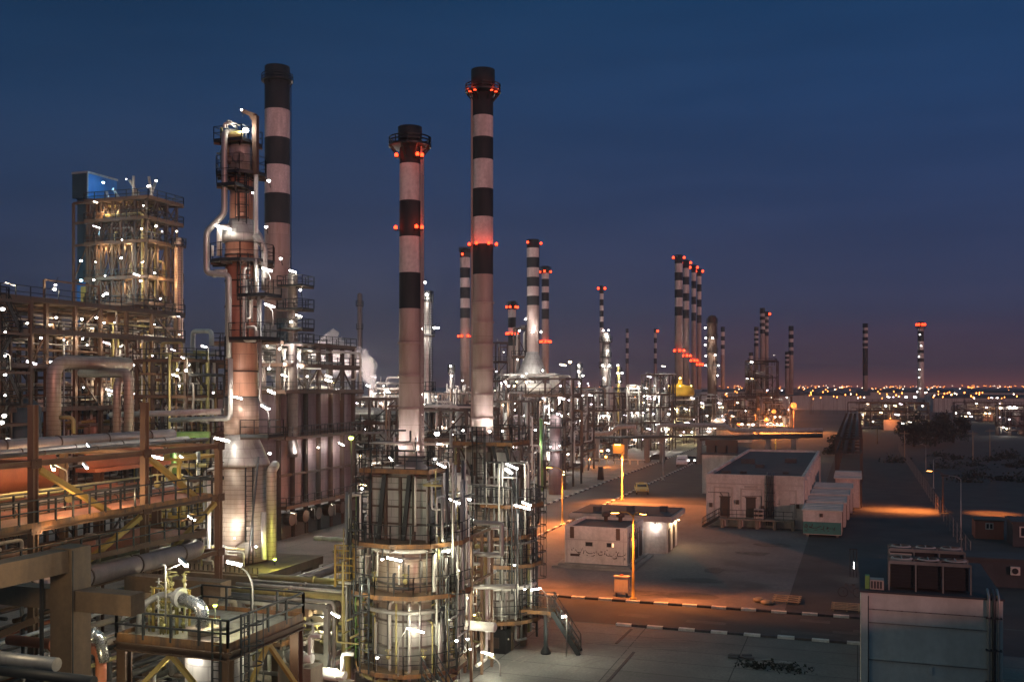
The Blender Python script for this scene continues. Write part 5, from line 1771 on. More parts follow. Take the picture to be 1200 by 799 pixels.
# ---- steel deck in the near corner, with its drum, elbow pipe and valve cluster
zd = 5.5
x0, x1, y0, y1 = -26.5, -21.55, 30.7, 35.9
dk = thing("equipment_deck", "near orange edged steel deck with black handrails over a lit drum", "platform", ((x0 + x1) / 2, (y0 + y1) / 2, 0))
platform(dk, rect(x0, x1, y0, y1), zd, deck="deck_pale", step=1.25, rh=1.0, toe_h=.22, w=.07)
for x, y in ((x0 + .2, y0 + .2), (x1 - .2, y0 + .2), (x1 - .2, y1 - .2), (x0 + .2, y1 - .2)):
    mb = MB(); mb.ibeam((x, y, 0), (x, y, zd - .1), .4); mb.build("leg", "steel_brown", dk)
mb = MB()
for a, b_ in (((x0, y0), (x1, y0)), ((x1, y0), (x1, y1)), ((x0, y1), (x1, y1)), ((x0, y0), (x0, y1))):
    mb.ibeam((*a, zd - .3), (*b_, zd - .3), .3)
for k_ in (1.3, 2.6, 3.9):
    mb.beam((x0 + k_, y0, zd - .2), (x0 + k_, y1, zd - .2), .1, .2)
mb.build("edge_beam", "steel_brown", dk)
mb = MB()
mxx = (x0 + x1) / 2
for a, b_ in (((x0 + .3, y0, 3.0), (mxx, y0, zd - .45)), ((x1 - .3, y0, 3.0), (mxx, y0, zd - .45)), ((x1, y0 + .3, 2.6), (x1, (y0 + y1) / 2, zd - .45)), ((x1, y1 - .3, 2.6), (x1, (y0 + y1) / 2, zd - .45))):
    mb.beam(a, b_, .16, .16)
mb.build("brace", "yellow", dk)
mb = MB(); mb.beam((x0, y0 + 1.8, zd + .05), (x1 - 2.6, y0 + 1.8, zd + .05), .08, .1); mb.beam((x0 + .1, y0 + .9, zd + .05), (x0 + .1, y1 - .3, zd + .05), .1, .12); mb.beam((x0, y1 - 1.5, zd + .06), (x1 - 3, y1 - 1.5, zd + .06), .12, .14)
mb.build("kick_plate", "orange", dk)
ladder(dk, x1 + .12, y0 + .9, 0.3, zd + 1.1, 0, True, w=.5)
ladder(dk, x1 - .4, y0 - .12, 0.3, zd + 1.0, -PI / 2, False, w=.35)
dr = thing("process_drum", "pale banded vertical drum standing under the near steel deck", "vessel", (-24.1, 33, 0))
vx, vy = -23.6, 32.8
mb = MB(); mb.lathe(vx, vy, [(1.05, .9), (1.12, 1.0), (1.12, 4.7), (.95, 5.0), (.5, 5.15), (.02, 5.2)], 36); mb.build("shell", "clad", dr, origin=(vx, vy, 0))
for k_ in range(4):
    mb = MB(); a = PI / 4 + k_ * PI / 2; mb.box(vx + .9 * math.cos(a) - .1, vx + .9 * math.cos(a) + .1, vy + .9 * math.sin(a) - .1, vy + .9 * math.sin(a) + .1, 0, .95); mb.build("leg", "steel", dr)
mb = MB(); mb.tube([(vx + .2, vy + .3, 5.15), (vx + .2, vy + .3, 5.5)], .3, 12); mb.build("nozzle", "clad_dark", dr)
plight((x0 + .6, y0 - 1.6, 6.6), 40, (1, .9, .66), .1, dk); plight((x1 + 1.2, y0 - 1.0, 4.4), 45, (1, .9, .62), .1, dk); plight((vx - .3, y0 + .3, 4.9), 110, (1, .95, .85), .1, dk); plight((vx - 1.9, y0 + .8, 4.6), 30, (1, .9, .7), .1, dk)
spotlamp(dk, (vx - .35, y0 + .25, 5.05), .06, "L_hot", (vx - .35, y0 + .25, 5.4))
# elbow
eb = thing("elbow_pipe", "shiny foil jacketed elbow pipe rising from the flanged nozzle on the steel deck", "pipe", (-23.7, 33, zd))
ex, ey = P(237, 738, 37.2).x, P(237, 738, 37.2).y
mb = MB(); mb.lathe(ex, ey, [(.62, zd + .002), (.62, zd + .06), (.52, zd + .08), (.52, zd + .42), (.6, zd + .44), (.6, zd + .5), (.3, zd + .52)], 22); mb.build("flange", "clad_base", eb)
mb = MB(); mb.tube([(ex, ey, zd + .44), (ex, ey, zd + 1.3), (ex - 1.1, ey + .3, zd + 1.4)], .24, 16, 0, .7); mb.build("elbow", "chrome", eb)
mb = MB(); mb.tube([(ex - 1.1, ey + .29, zd + 1.45), (ex - 1.3, ey + .35, zd + 1.46)], .38, 16, 0, smooth=False); mb.tube([(ex - 1.3, ey + .35, zd + 1.46), (ex - 2.2, ey + .6, zd + 1.5), (ex - 2.9, ey + .2, zd + 1.1), (ex - 3.0, ey + .1, zd)], .13, 10, 0, .4); mb.build("branch_line", "pipe_grey", eb)
vt = thing("valve_station", "crowded cluster of small yellow valves and tubing on the steel deck", "valves", (ex - 1.6, ey + .6, zd))
for k_ in range(3):
    mb = MB()
    for j in range(9):
        x, y, z = ex - 1.2 - rg.uniform(0, 1.7), ey + .2 + rg.uniform(0, 1.0), zd + rg.uniform(.2, 2.0)
        valve(mb, (x, y, z), rg.uniform(.07, .13))
        mb.tube([(x, y, zd + .002), (x, y, z + .35), (x + rg.uniform(-.5, .5), y, z + .35)], .03, 6, 0, .1)
    mb.build("valve_set", ["pipe_yellow", "pipe_white", "pipe_yellow"][k_], vt)
mb = MB()
for k_ in range(4):
    xx = ex - 2.6 + k_ * .55
    mb.beam((xx, ey + .5, zd), (xx, ey + .5, zd + 1.7), .07)
for z in (.7, 1.2, 1.7):
    mb.beam((ex - 2.6, ey + .5, zd + z), (ex - .9, ey + .5, zd + z), .06)
mb.build("support_frame", "yellow", vt)
# lamps on the deck
t = thing("deck_lamp", "tube lamp on a bent grey pole over the deck, before the tower foot", "lamp", (x1 - .1, y0 + 1.9, zd), "tube lamps of the steel deck")
e = V((x1 - .08, y0 + 1.7, zd)); hp = P(276, 660, 36.6)
mb = MB(); mb.tube([e, (e.x, e.y, zd + 2.0), (e.x - .25, e.y, zd + 2.45), hp], .035, 6, 0, .5); mb.build("pole", "pipe_grey", t)
lamp(t, hp + V((-.05, 0, 0)), .3, .55, "L_hot", .2, t=.12); plight(hp + V((.05, -.3, -.2)), 300, (1, .93, .74), .1, t)
t = thing("deck_lamp", "bright tube lamp held over the yellow valve cluster", "lamp", (ex - 1.9, ey - .4, zd), "tube lamps of the steel deck")
hp = P(215, 659, 36.2)
mb = MB(); mb.tube([P(194, 730, 36.2), P(194, 662, 36.2), P(188, 661, 36.2)], .035, 6, 0, .06); mb.tube([P(194, 668, 36.2), hp], .03, 6); mb.build("pole", "pipe_grey", t)
lamp(t, hp, 2.6, .65, "L_hot", -.2, t=.13); plight(hp + V((.1, -.3, -.2)), 300, (1, .93, .74), .1, t)
t = thing("bulkhead_lamp", "small round green yellow lamp glowing beside the foil jacketed elbow", "lamp", (ex + .25, ey + .9, zd))
spotlamp(t, P(252, 709, 38.0), .1, "L_grn", (P(252, 709, 38).x, P(252, 709, 38).y, zd)); plight(P(252, 709, 37.6), 40, (.9, 1, .3), .1, t)
# ================================================================ pipe rack and steel frames on the near left
rg = random.Random(41)
xa, xb = -37.5, -32.6
rk = thing("pipe_rack", "tan steel pipe rack with railed walkway running away from the near corner", "pipe rack", (-35, 33, 0))
ys = [14, 20, 26.4, 32.8, 39.7, 45.6]
for y in ys:
    for x in (xa, xb):
        mb = MB(); mb.ibeam((x, y, 0), (x, y, 14.2 if y in (39.7, 32.8) and x == xb else 12.0), .3); mb.build("column", "steel_tan" if y > 26 else "steel_brown", rk)
mb = MB()
for z in (6.05, 9.0, 11.75):
    for y in ys:
        mb.ibeam((xa, y, z), (xb, y, z), .24)
    for x in (xa, xb):
        mb.ibeam((x, ys[0], z), (x, ys[-1], z), .24)
mb.build("rack_beams", "steel_tan", rk)
mb = MB()
for a, b_ in ((32.8, 39.7), (39.7, 45.6)):
    mb.beam((xb, a + .3, 11.5), (xb, (a + b_) / 2 + 1, 9.2), .24, .24)
    mb.beam((xb, b_ - .3, 8.7), (xb, a + 1.2, 6.3), .22, .22)
mb.beam((xb, 28, 8.8), (xb, 32.0, 6.3), .22, .22)
mb.build("brace", "yellow", rk)
platform(rk, rect(-34.6, -32.3, 14, 44.6), 9.25, deck="primer", rh=1.0, step=1.0, w=.06, toe_h=.12, skip=(0, 2))
platform(rk, rect(-36.8, -32.2, 24, 44.0), 7.4, deck="primer", rh=.9, step=1.1, w=.055, toe="steel_brown", toe_h=.16, skip=(0, 2))
for lab, x, z, r_, m, y0, y1 in (("broad mauve pipe along the top of the near pipe rack", -35.9, 12.32, .3, "pipe_purple", 10, 46), ("thick mauve pipe slung low along the rack towards the tower table", -32.0, 6.62, .42, "pipe_purple", 14, 43.2),
                              ("second mauve pipe close beside the broad one on the rack top", -36.7, 12.25, .24, "pipe_purple", 10, 46), ("slim pale pipe on the rack top beside the walkway post", -34.9, 12.1, .14, "pipe_grey", 10, 46),
                              ("thin dark pipe on the rack top at the outer edge", -33.6, 12.08, .1, "pipe_dark", 10, 46), ("grey pipe on the middle rack level under the walkway", -36.0, 9.4, .2, "pipe_grey", 10, 46),
                              ("rust coloured pipe on the middle rack level", -35.3, 9.36, .16, "primer", 10, 46), ("dull pipe on the lowest rack level, inside", -35.4, 6.45, .2, "pipe_dark", 10, 46), ("pale pipe on the lowest rack level", -34.4, 6.4, .15, "pipe_grey", 10, 46)):
    t = thing("pipe", lab, "pipe", (x, (y0 + y1) / 2, z), "pipes carried by the rack")
    pipe(t, [(x, y0, z), (x, y1, z)] if r_ != .42 else [(x, y0, z), (x, y1, z), (x - 2.5, y1 + 1.5, z)], r_, m, n=14, name="pipe_run", bend=.8)
    mb = MB()
    y = y0 + 2
    while y < y1:
        mb = MB(); mb.tube([(x, y - .03, z), (x, y + .03, z)], r_ * 1.12, 14, 0, smooth=False); y += 3.2
        mb.build("pipe_clamp", "steel", t)
# rust red drum and girder behind the walkway
t = thing("rust_red_drum", "long rust red horizontal drum lit warm behind the rack walkway", "vessel", (-40.2, 35, 8))
mb = MB(); mb.drum((-40.2, 24, 10.7), (-40.2, 41.0, 10.7), 1.15, 24); mb.build("shell", "primer", t)
for y in (27, 33, 38.5):
    mb = MB(); mb.box(-41.0, -39.4, y - .25, y + .25, 8.2, 9.75); mb.build("saddle", "steel_brown", t)
mb = MB()
for y in (26, 30.5, 35, 39.5):
    mb.tube([(-40.2, y - .05, 10.7), (-40.2, y + .05, 10.7)], 1.18, 24, 0, smooth=False)
mb.build("shell_band", "steel_brown", t)
t = thing("red_girder", "deep rust red plate girder beyond the warm drum", "girder", (-39.2, 48, 10))
mb = MB(); ya, yb = AtX(100, 530, -39.2).y, AtX(190, 530, -39.2).y
mb.ibeam((-39.2, ya, 11.0), (-39.2, yb, 11.0), 1.3); mb.build("web", "primer", t)
for y in (ya + 1, yb - .5):
    mb = MB(); mb.ibeam((-39.2, y, 0), (-39.2, y, 10.3), .4); mb.build("leg", "steel_brown", t)
lamp(rk, P(105, 523, 47), -.6, .8, "L_white"); lamp(rk, P(100, 545.5, 47), -.6, .7, "L_white"); lamp(rk, P(180, 535, 49), .8, .9, "L_hot", arm=[P(167, 556, 48.5), P(170, 548, 48.5)], t=.14)
lamp(rk, P(62, 547, 45.5), -.7, .8, "L_warm", arm=[P(78, 568, 45), P(80, 552, 45)], t=.16)
for p, w_, c_ in ((P(60, 551, 46.6), 230, (1, .62, .3)), (P(20, 556, 45.5), 120, (1, .6, .28)), (P(95, 548, 48), 60, (1, .7, .4)), (P(180, 540, 49), 60, (1, .92, .8)), (P(120, 600, 44), 45, (1, .62, .3)), (P(60, 625, 42), 50, (1, .55, .26)), (P(130, 532, 52), 150, (1, .58, .3)), (P(75, 592, 43.5), 70, (1, .6, .3)), (P(150, 582, 47), 70, (1, .66, .36))):
    plight(p, w_, c_, .12, rk)

tangle(rk, -36.9, -34.9, 22, 45, 9.3, 10.2, 14, rg, ["pipe_grey", "pipe_dark", "steel_tan", "pipe_yellow", "pipe_white", "primer"], (.04, .11), vert=.3, each=True)
for q in range(2):
    mb = MB(); x = -36.9 + q * 1.1; mb.box(x, x + .55, 14, 45.8, 9.62 + .0 * q, 9.66); mb.box(x, x + .02, 14, 45.8, 9.661, 9.76); mb.box(x + .53, x + .55, 14, 45.8, 9.661, 9.76); mb.build("cable_tray", "pipe_grey" if q % 2 else "steel", rk)
mb = MB()
for y in ys[1:]:
    for z in (6.05, 9.0, 11.75):
        mb.box(xb + .16, xb + .2, y - .28, y + .28, z - .2, z + .2)
        for a_ in (-.2, 0, .2):
            for c_ in (-.12, .12):
                mb.box(xb + .2, xb + .225, y + a_ - .025, y + a_ + .025, z + c_ - .025, z + c_ + .025)
mb.build("gusset_plate", "steel_brown", rk)
for y, z in ((22, 10.0), (29.5, 10.1), (36, 9.9), (42, 10.0)):
    mb = MB(); valve(mb, (-33.7, y, z), .2); mb.build("valve", "pipe_yellow", rk)
# near concrete portal
t = thing("concrete_portal", "thick board marked concrete column with two beams in the near corner", "concrete frame", (-23.9, 25.6, 0))
mb = MB(); mb.box(-24.35, -23.5, 25.2, 26.05, 0, 9.85); mb.build("column", "fireproof", t)
mb = MB(); mb.box(-24.25, -23.6, 10, 25.19, 9.1, 9.8); mb.build("long_beam", "fireproof", t)
mb = MB(); mb.box(-23.49, -21.3, 25.3, 25.95, 7.85, 8.5); mb.box(-28.6, -24.36, 25.3, 25.95, 7.85, 8.5); mb.build("cross_beam", "fireproof", t)
mb = MB(); mb.box(-28.9, -28.3, 25.25, 26.0, 0, 9.2); mb.build("column", "fireproof", t)
mb = MB(); mb.beam((-23.4, 25.15, 0), (-23.4, 25.15, 9.8), .03); mb.beam((-24.5, 25.0, 0), (-24.5, 25.0, 9.0), .09); mb.build("conduit", "pipe_dark", t)
mb = MB(); mb.beam((-28.5, 24.6, 6.0), (-24.6, 24.9, 7.6), .2, .2); mb.build("brace", "steel_tan", t)
plight((-21.4, 21.0, 10.4), 260, (1, .78, .5), .4, t); plight((-20.6, 24.4, 7.0), 40, (1, .78, .48), .3, t)  # warm fill lights added to brighten the column, no fitting here
t = thing("concrete_beam_frame", "low concrete sleeper frame beneath the mauve pipe, beyond the thick column", "concrete frame", (-27, 37, 0))
mb = MB()
for x in (-31.2, -27.6):
    mb.box(x - .35, x + .35, 37.4, 38.1, 0, 5.6)
mb.box(-31.8, -26.6, 37.35, 38.15, 5.6, 6.3); mb.build("portal", "fireproof", t)
mb = MB()
for x in (-31.4, -27.4):
    mb.box(x - .35, x + .35, 43.2, 43.9, 0, 3.6)
mb.box(-32, -25.6, 43.15, 43.95, 3.6, 4.3); mb.build("portal", "fireproof", t)
for lab, pts, r_, m in (("grey pipe crossing the lowest corner of the view", [(-30, 22.6, 7.05), (-21.6, 22.6, 7.05)], .2, "pipe_grey"), ("dark pipe just under the grey corner pipe", [(-30, 23.4, 6.4), (-21.0, 23.4, 6.4)], .16, "pipe_dark"),
                        ("short foil jacketed pipe bend behind the thick concrete column", [P(104, 742, 37), P(117, 744, 37), P(122, 775, 37)], .2, "chrome"), ("brown pipe stooping down beside the concrete sleepers", [(-31, 30, 5.2), (-26.6, 30, 5.2), (-26.6, 30, 1)], .2, "primer"),
                        ("yellow tubing run along the deck's side", [(-27.4, 28, 4.4), (-27.4, 37, 4.4), (-27.4, 37, 1)], .08, "pipe_yellow"), ("long dull pipe low behind the corner column", [(-30.4, 20, 4.2), (-30.4, 44, 4.2)], .26, "pipe_grey"), ("second dull pipe low behind the corner column", [(-29.4, 20, 3.6), (-29.4, 44, 3.6)], .2, "pipe_purple")):
    t = thing("pipe", lab, "pipe", pts[0], "loose pipes in the near corner"); pipe(t, pts, r_, m, n=12, name="pipe_run", bend=.45, fl=(0,))
plight((-26.2, 28.5, 3.4), 60, (1, .85, .5), .2); plight((-29, 33, 3.6), 40, (1, .6, .3), .2); plight((-29.5, 40, 4.8), 60, (1, .85, .6), .2)

# ground-level pipe benches between the tower table and the heaters
t = thing("pipe_bench", "low concrete pipe bench with stacked lines between the tower and the near heater", "pipe bench", (-28.5, 48, 0))
for y in (45, 50.5, 56):
    mb = MB(); mb.box(-31.6, -31.0, y - .3, y + .3, 0, 3.1); mb.box(-26.2, -25.6, y - .3, y + .3, 0, 3.1); mb.box(-32.1, -25.2, y - .31, y + .31, 3.1, 3.6); mb.build("portal", "concrete", t)
for k_, (x, r_, m) in enumerate(((-31, .16, "pipe_grey"), (-30.2, .22, "pipe_purple"), (-29.4, .12, "pipe_white"), (-28.7, .18, "pipe_grey"), (-27.9, .12, "pipe_dark"), (-27.2, .15, "pipe_grey"), (-26.4, .1, "pipe_yellow"))):
    pipe(t, [(x, 40, 3.6 + r_), (x, 60, 3.6 + r_)] + ([(x, 60, .5)] if k_ % 2 else []), r_, m, n=10)
for px, py, dz in ((0, 0, 0), (0, 0, 0)):
    pass
for lab, z, y, xA, xB, m in (("upper of two pale flanged lines behind the tower table", 5.1, 57, -33.4, -27.0, "pipe_white"), ("lower of two pale flanged lines behind the tower table", 4.6, 55.6, -31.2, -26.8, "pipe_grey")):
    t = thing("pipe", lab, "pipe", (xA, y, z)); pipe(t, [(xA, y, z), (xB, y, z), (xB, y + .8, z - 1.4)], .14, m, n=10, name="pipe_run", fl=(0,))
lamp(thing("bench_lamp", "small tube lamp low between pipe bench and deck", "lamp", P(393, 720, 44)), P(393, 720, 44), -.4, .5, "L_white")
for p, w_ in ((P(392, 715, 43.6), 40), (P(350, 700, 46), 45), (P(370, 640, 56), 60), (P(430, 740, 43), 40), (P(330, 760, 40), 45)):
    plight(p, w_, (1, .95, .7), .15)
# pump skids on the floor by the heater
for lab, px, py, m in (("squat white pump skid lit at the bottom edge beside the near heater", 391, 790, "pipe_white"), ("grey pump skid between the pipe benches", 352, 770, "pipe_grey")):
    c = P(px, py, 45 if px == 391 else 43); t = thing("pump_skid", lab, "pump", (c.x, c.y, 0), "pump skids")
    zz = max(.7, c.z)
    mb = MB(); mb.box(c.x - .8, c.x + .8, c.y - .5, c.y + .5, 0, zz - .3); mb.build("base_frame", "concrete", t)
    mb = MB(); mb.drum((c.x - .55, c.y, zz), (c.x + .15, c.y, zz), .28, 14); mb.build("motor", m, t)
    mb = MB(); mb.tube([(c.x + .15, c.y, zz), (c.x + .6, c.y, zz)], .2, 12); mb.tube([(c.x + .45, c.y, zz), (c.x + .45, c.y, zz + 1.0), (c.x + 1.0, c.y, zz + 1.0)], .09, 8, 0, .2); mb.build("pump_casing", "pipe_white", t)
plight(P(391, 775, 44.2), 50, (.95, 1, .95), .1)

# ---- fuller floor between tower, deck and near heater
rg = random.Random(45)
t = thing("low_steel_frame", "low olive lit steel frame of lines and beams left of the near heater", "steel frame", (-25.4, 46, 0))
frame(t, lin(-29.2, -24.2, 3), lin(42.5, 47.5, 3), [1.9, 4.3], .26, "concrete_grey", .1, rg)
for q in range(7):
    y = 42.8 + q * .7
    pipe(t, [(-30.5, y, 4.5 + .12 * (q % 3)), (-24.0 + .2 * (q % 2), y, 4.5 + .12 * (q % 3)), (-24.0 + .2 * (q % 2), y, 1.0 + .6 * (q % 3))], (.1, .16, .08, .2)[q % 4], ("pipe_grey", "pipe_yellow", "pipe_white", "concrete")[q % 4], n=9, fl=(0,))
tangle(t, -29.5, -23.8, 42, 47.8, .3, 4.6, 46, rg, ["pipe_white", "pipe_grey", "pipe_yellow", "pipe_dark", "concrete"], (.04, .12), vert=.45, each=True)
platform(t, rect(-29, -26.2, 41.6, 43.6), 2.6, rh=.95, step=.9, w=.045)
mb = MB()
for q in range(12):
    valve(mb, (rg.uniform(-29, -24), rg.uniform(41.6, 46), rg.uniform(.8, 4.4)), .14)
mb.build("valve_set", "pipe_yellow", t)
for p, w_ in (((-27.4, 41.5, 3.6), 70), ((-25.2, 43.6, 3.4), 60), ((-24.6, 41.2, 1.6), 50), ((-28.6, 45, 1.6), 50), ((-25.4, 46.4, 5.6), 60)):
    plight(p, w_ * 1.4, (1, .93, .6), .12, t)
    spotlamp(t, (p[0], p[1] + .25, p[2] + .1), .07, "L_hot", (p[0], p[1] + .3, p[2] + .6))
tangle(rk, -37.3, -33.2, 16, 45, 1.0, 8.6, 40, rg, ["pipe_grey", "pipe_dark", "steel_tan", "pipe_purple", "primer"], (.06, .14), vert=.35, each=True)
t = thing("undercroft_piping", "tangle of small lines in the shade under the mauve pipe", "pipework", (-28, 33, 0))
tangle(t, -31.8, -27.0, 27, 42, .5, 5.0, 44, rg, ["pipe_grey", "pipe_dark", "pipe_purple", "concrete", "pipe_white"], (.05, .16), vert=.3, each=True)
# ================================================================ steel process frames on the left, the box heater behind the tower
rg = random.Random(51)
def lamps_at(root, spots, D, r=.13, kind=None, tubes=.35, L=.8, wat=0):
    for s_ in spots:
        px, py = s_[0], s_[1]
        d = D(px) if callable(D) else D
        p = P(px, py, d)
        k_ = kind or rg.choice(("L_hot", "L_white", "L_mauve", "L_mauve", "L_soft", "L_white"))
        r_ = r * rg.choice((.55, .8, 1.0, 1.25))
        if rg.random() < tubes:
            lamp(root, p, rg.uniform(-1.2, .6), L * rg.uniform(.55, .85), k_, .3, [p + V((.25, .25, -1.1)), p + V((.25, .2, .05))] if rg.random() < .6 else None, t=r_ * 1.1)
        else:
            spotlamp(root, p, r_, k_, p + V((.1, .2, .7)))
        if wat:
            plight(p + V((0, -.25, -.25)), 0.5 * wat * rg.uniform(.6, 1.4), (1, .86, .62), .12, root)


# ---- tall open steel tower with the blue lift house
K = P(172, HY, 125)
xl, xr = AtY(106, HY, K.y).x, K.x
yn, yf = K.y, AtX(207, HY, K.x).y
zl = [H + (HY - y) * 125 / F for y in (500, 470, 440, 412, 384, 356, 325, 283, 256, 232)]
t = thing("steel_process_tower", "tall open steel tower crowded with warm lit equipment, behind the near frames", "steel tower", ((xl + xr) / 2, (yn + yf) / 2, 0))
frame(t, lin(xl, xr, 6), lin(yn, yf, 4), zl, .27, "steel", .85, rg)
mb = MB()
for z0_, z1_ in zip(zl, zl[1:]):
    for q in range(5):
        xA_, xB_ = xl + (xr - xl) * q / 5, xl + (xr - xl) * (q + 1) / 5
        xm = (xA_ + xB_) / 2
        mb.beam((xA_, yn - .12, z0_), (xm, yn - .12, z1_ - .3), .13); mb.beam((xB_, yn - .12, z0_), (xm, yn - .12, z1_ - .3), .13)
mb.build("face_bracing", "steel_brown", t)
for z in zl[2:]:
    platform(t, rect(xl - .5, xr + .7, yn - .6, yf + .5), z, toe="steel_brown", rh=1.1, step=1.6, w=.08, toe_h=.3)
for i, z in enumerate(zl[3:-1]):
    for q in range(2):
        x, y = rg.uniform(xl + 1, xr - 1), rg.uniform(yn + 1, yf - 1)
        mb = MB(); h_ = (zl[zl.index(z) + 1] - z) * .75
        mb.lathe(x, y, [(.1, z + .2), (.8, z + .5), (.8, z + h_), (.1, z + h_ + .2)], 14); mb.build("vessel", rg.choice(["pipe_grey", "steel_tan", "clad_warm"]), t)
tangle(t, xl, xr, yn - .3, yf, zl[2], zl[-1], 70, rg, ["pipe_yellow", "steel_tan", "steel_brown", "pipe_dark", "pipe_grey", "steel_brown"], (.08, .2), vert=.6, each=True)
mb = MB()
for q in range(7):
    x = rg.uniform(xl, xr); mb.tube([(x, yn + rg.uniform(0, 4), zl[-1]), (x, yn + rg.uniform(0, 4), zl[-1] + rg.uniform(1, 3))], .18, 7)
mb.build("vent_stub", "pipe_grey", t)
lamps_at(t, [(148, 210), (183, 212), (174, 218), (112, 237), (168, 241), (113, 266), (183, 265), (190, 271), (207, 271), (166, 268), (143, 281), (142, 302), (167, 307), (112, 307), (181, 320), (165, 329), (160, 322), (123, 323), (110, 328), (125, 344), (121, 346), (188, 350), (205, 367)],
         lambda px: 124 if px < 172 else 124 + (px - 172) * .06, .2, None, .4, 1.2, 130)
for px, py in ((120, 250), (140, 250), (150, 290), (120, 290), (155, 335), (130, 360), (160, 400), (190, 300), (192, 330), (140, 390)):
    plight(P(px, py, 126.5), 260, (1, .66, .32), .3, t)
# blue lift house and shaft
b = thing("lift_shaft", "dark blue lift shaft with a glowing blue cabin on top, beside the steel tower", "lift shaft", (xl - 1.2, yn + 2, 0))
xs0 = AtY(85.5, HY, yn).x
ye = AtX(140, HY, xl).y
zc0, zc1 = H + (HY - 230) * 127 / F, H + (HY - 201) * 127 / F
mb = MB(); mb.box(xs0, xl - .4, yn - .05, ye, zc0, zc1); mb.build("lift_cabin", "blue", b)
mb = MB(); mb.box(xs0 - .02, xl - .5, yn - .11, yn - .052, zc0, zc1); mb.build("cabin_shaded_front", "blue_dark", b)  # darker sheet puts this face's shade into its colour
mb = MB(); mb.box(xs0 - .1, xl - .3, yn - .15, ye + .1, zc1, zc1 + .25); mb.box(xl - .45, xl - .32, yn - .15, yn, zc0, zc1); mb.build("cabin_trim", "pipe_grey", b)
mb = MB(); mb.box(xs0 + .5, xl - .9, yn + .2, yn + 2.6, 0, zc0); mb.build("shaft", "blue_dark", b)
frame(b, [xs0 + .1, xl - .5], [yn, ye], zl[3:], .28, "steel_brown", .2, rg)
mb = MB()
for z in (zl[4] + .6, zl[5] + .6):
    mb.box(xl - .898, xl - .8, yn + .4, yn + 1.6, z, z + 2)
mb.build("lift_door", "yellow", b)
for z in (zl[4] + .3, zl[5] + .3):
    mb = MB(); mb.box(xs0 + .55, xl - .95, yn + .12, yn + .198, z, z + 2.7, 0); mb.box(xs0 + 1.2, xs0 + 2.0, yn + .05, yn + .118, z, z + 2.2, 1); mb.build("lit_landing_panel", ["blue", "yellow"], b)  # brighter blue puts lamp light into the panel colour; doors are yellow
for px, py, w_, c_ in ((121, 214, 420, (.25, .7, 1)), (97, 314, 330, (.4, .85, 1)), (97, 336, 330, (.4, .85, 1)), (116, 250, 100, (.3, .7, 1)), (112, 275, 100, (.3, .7, 1))):
    p = P(px, py, 124.0)
    if px == 121: p = AtX(124, 216, xl + 2.6)
    plight(p, w_, c_, .15, b)
spotlamp(b, AtX(121, 214, xl + .4), .22, "L_cyan"); spotlamp(b, P(95, 305.5, 124), .22, "L_cyan"); spotlamp(b, P(95, 328.5, 124), .22, "L_cyan")
# column vessel on its far flank
p = P(209.5, HY, 128)
t = thing("side_column", "plain slim column clinging to the flank of the tall steel tower", "column vessel", (p.x, p.y, 0))
mb = MB(); mb.lathe(p.x, p.y, [(.55, 0), (.55, H + (HY - 285) * 128 / F), (.3, H + (HY - 279) * 128 / F), (.02, H + (HY - 278) * 128 / F)], 14); mb.build("shell", "clad_warm", t)
platform(t, ngon(p.x, p.y, .95, 8), H + (HY - 288) * 128 / F, toe="rail", w=.07); ladder(t, p.x + .5, p.y - .4, 8, H + (HY - 290) * 128 / F, -.8, False)

# ---- nearer frame, long side facing the road
xf = -65.0
xk = -74.5
yA, yB = 46.0, AtX(206, HY, xf).y
colsY = [46.0, AtX(3, HY, xf).y] + [AtX(px, HY, xf).y for px in (36, 54, 88, 118, 148, 178, 206)]
zz = [3.5, 6.2, 9.6, 13.0, 16.6, 19.5, 22.1]
t = thing("process_structure", "long dark steel frame of many lit levels in front of the tall steel tower", "steel frame", (xf - 4, (yA + yB) / 2, 0))
frame(t, [xk, (xk + xf) / 2, xf], colsY, zz, .3, "steel_brown", .25, rg)
for i, z in enumerate(zz[1:]):
    platform(t, rect(xk - .3, xf + .8, yA, yB + .4), z, toe="steel", rh=1.05, step=1.5, w=.06, toe_h=.3)
for i in range(16):
    z = rg.choice(zz[1:-1]); y = rg.uniform(yA + 6, yB - 2); x = rg.uniform(xk + 2, xf - 1.2)
    mb = MB()
    if rg.random() < .5:
        mb.drum((x, y - 1.6, z + 1.2), (x, y + 1.6, z + 1.2), rg.uniform(.5, .8), 14); mb.build("exchanger", rg.choice(["pipe_grey", "clad_warm", "steel_tan", "pipe_white"]), t)
    else:
        r_ = rg.uniform(.45, .8); mb.lathe(x, y, [(.1, z + .2), (r_, z + .5), (r_, z + 2.2), (.1, z + 2.5)], 14); mb.build("vessel", rg.choice(["pipe_grey", "clad_warm", "steel_tan", "pipe_white"]), t)
tangle(t, xk + 2, xf - .3, yA + 8, yB, 6, 22, 90, rg, ["pipe_yellow", "steel_tan", "pipe_white", "pipe_grey", "pipe_white", "steel_brown"], (.07, .17), vert=.7, each=True)
tangle(t, xk + 2, xf + .4, yA + 6, yB, 6, 22, 46, rg, ["pipe_dark", "pipe_dark", "steel_brown", "pipe_grey"], (.05, .12), vert=.6, each=True)
tangle(t, xf - 2, xf + .5, yB - 9, yB, 7, 21, 46, rg, ["pipe_white", "pipe_white", "pipe_grey", "pipe_yellow"], (.06, .13), vert=.75, each=True)
for px, y0_, y1_ in ((53, 500, 335), (69, 350, 335)):
    pass
mb = MB()
for y in colsY[3:6]:
    mb.beam((xf - .2, y, 22.1), (xf - .2, y, 24.0), .16)
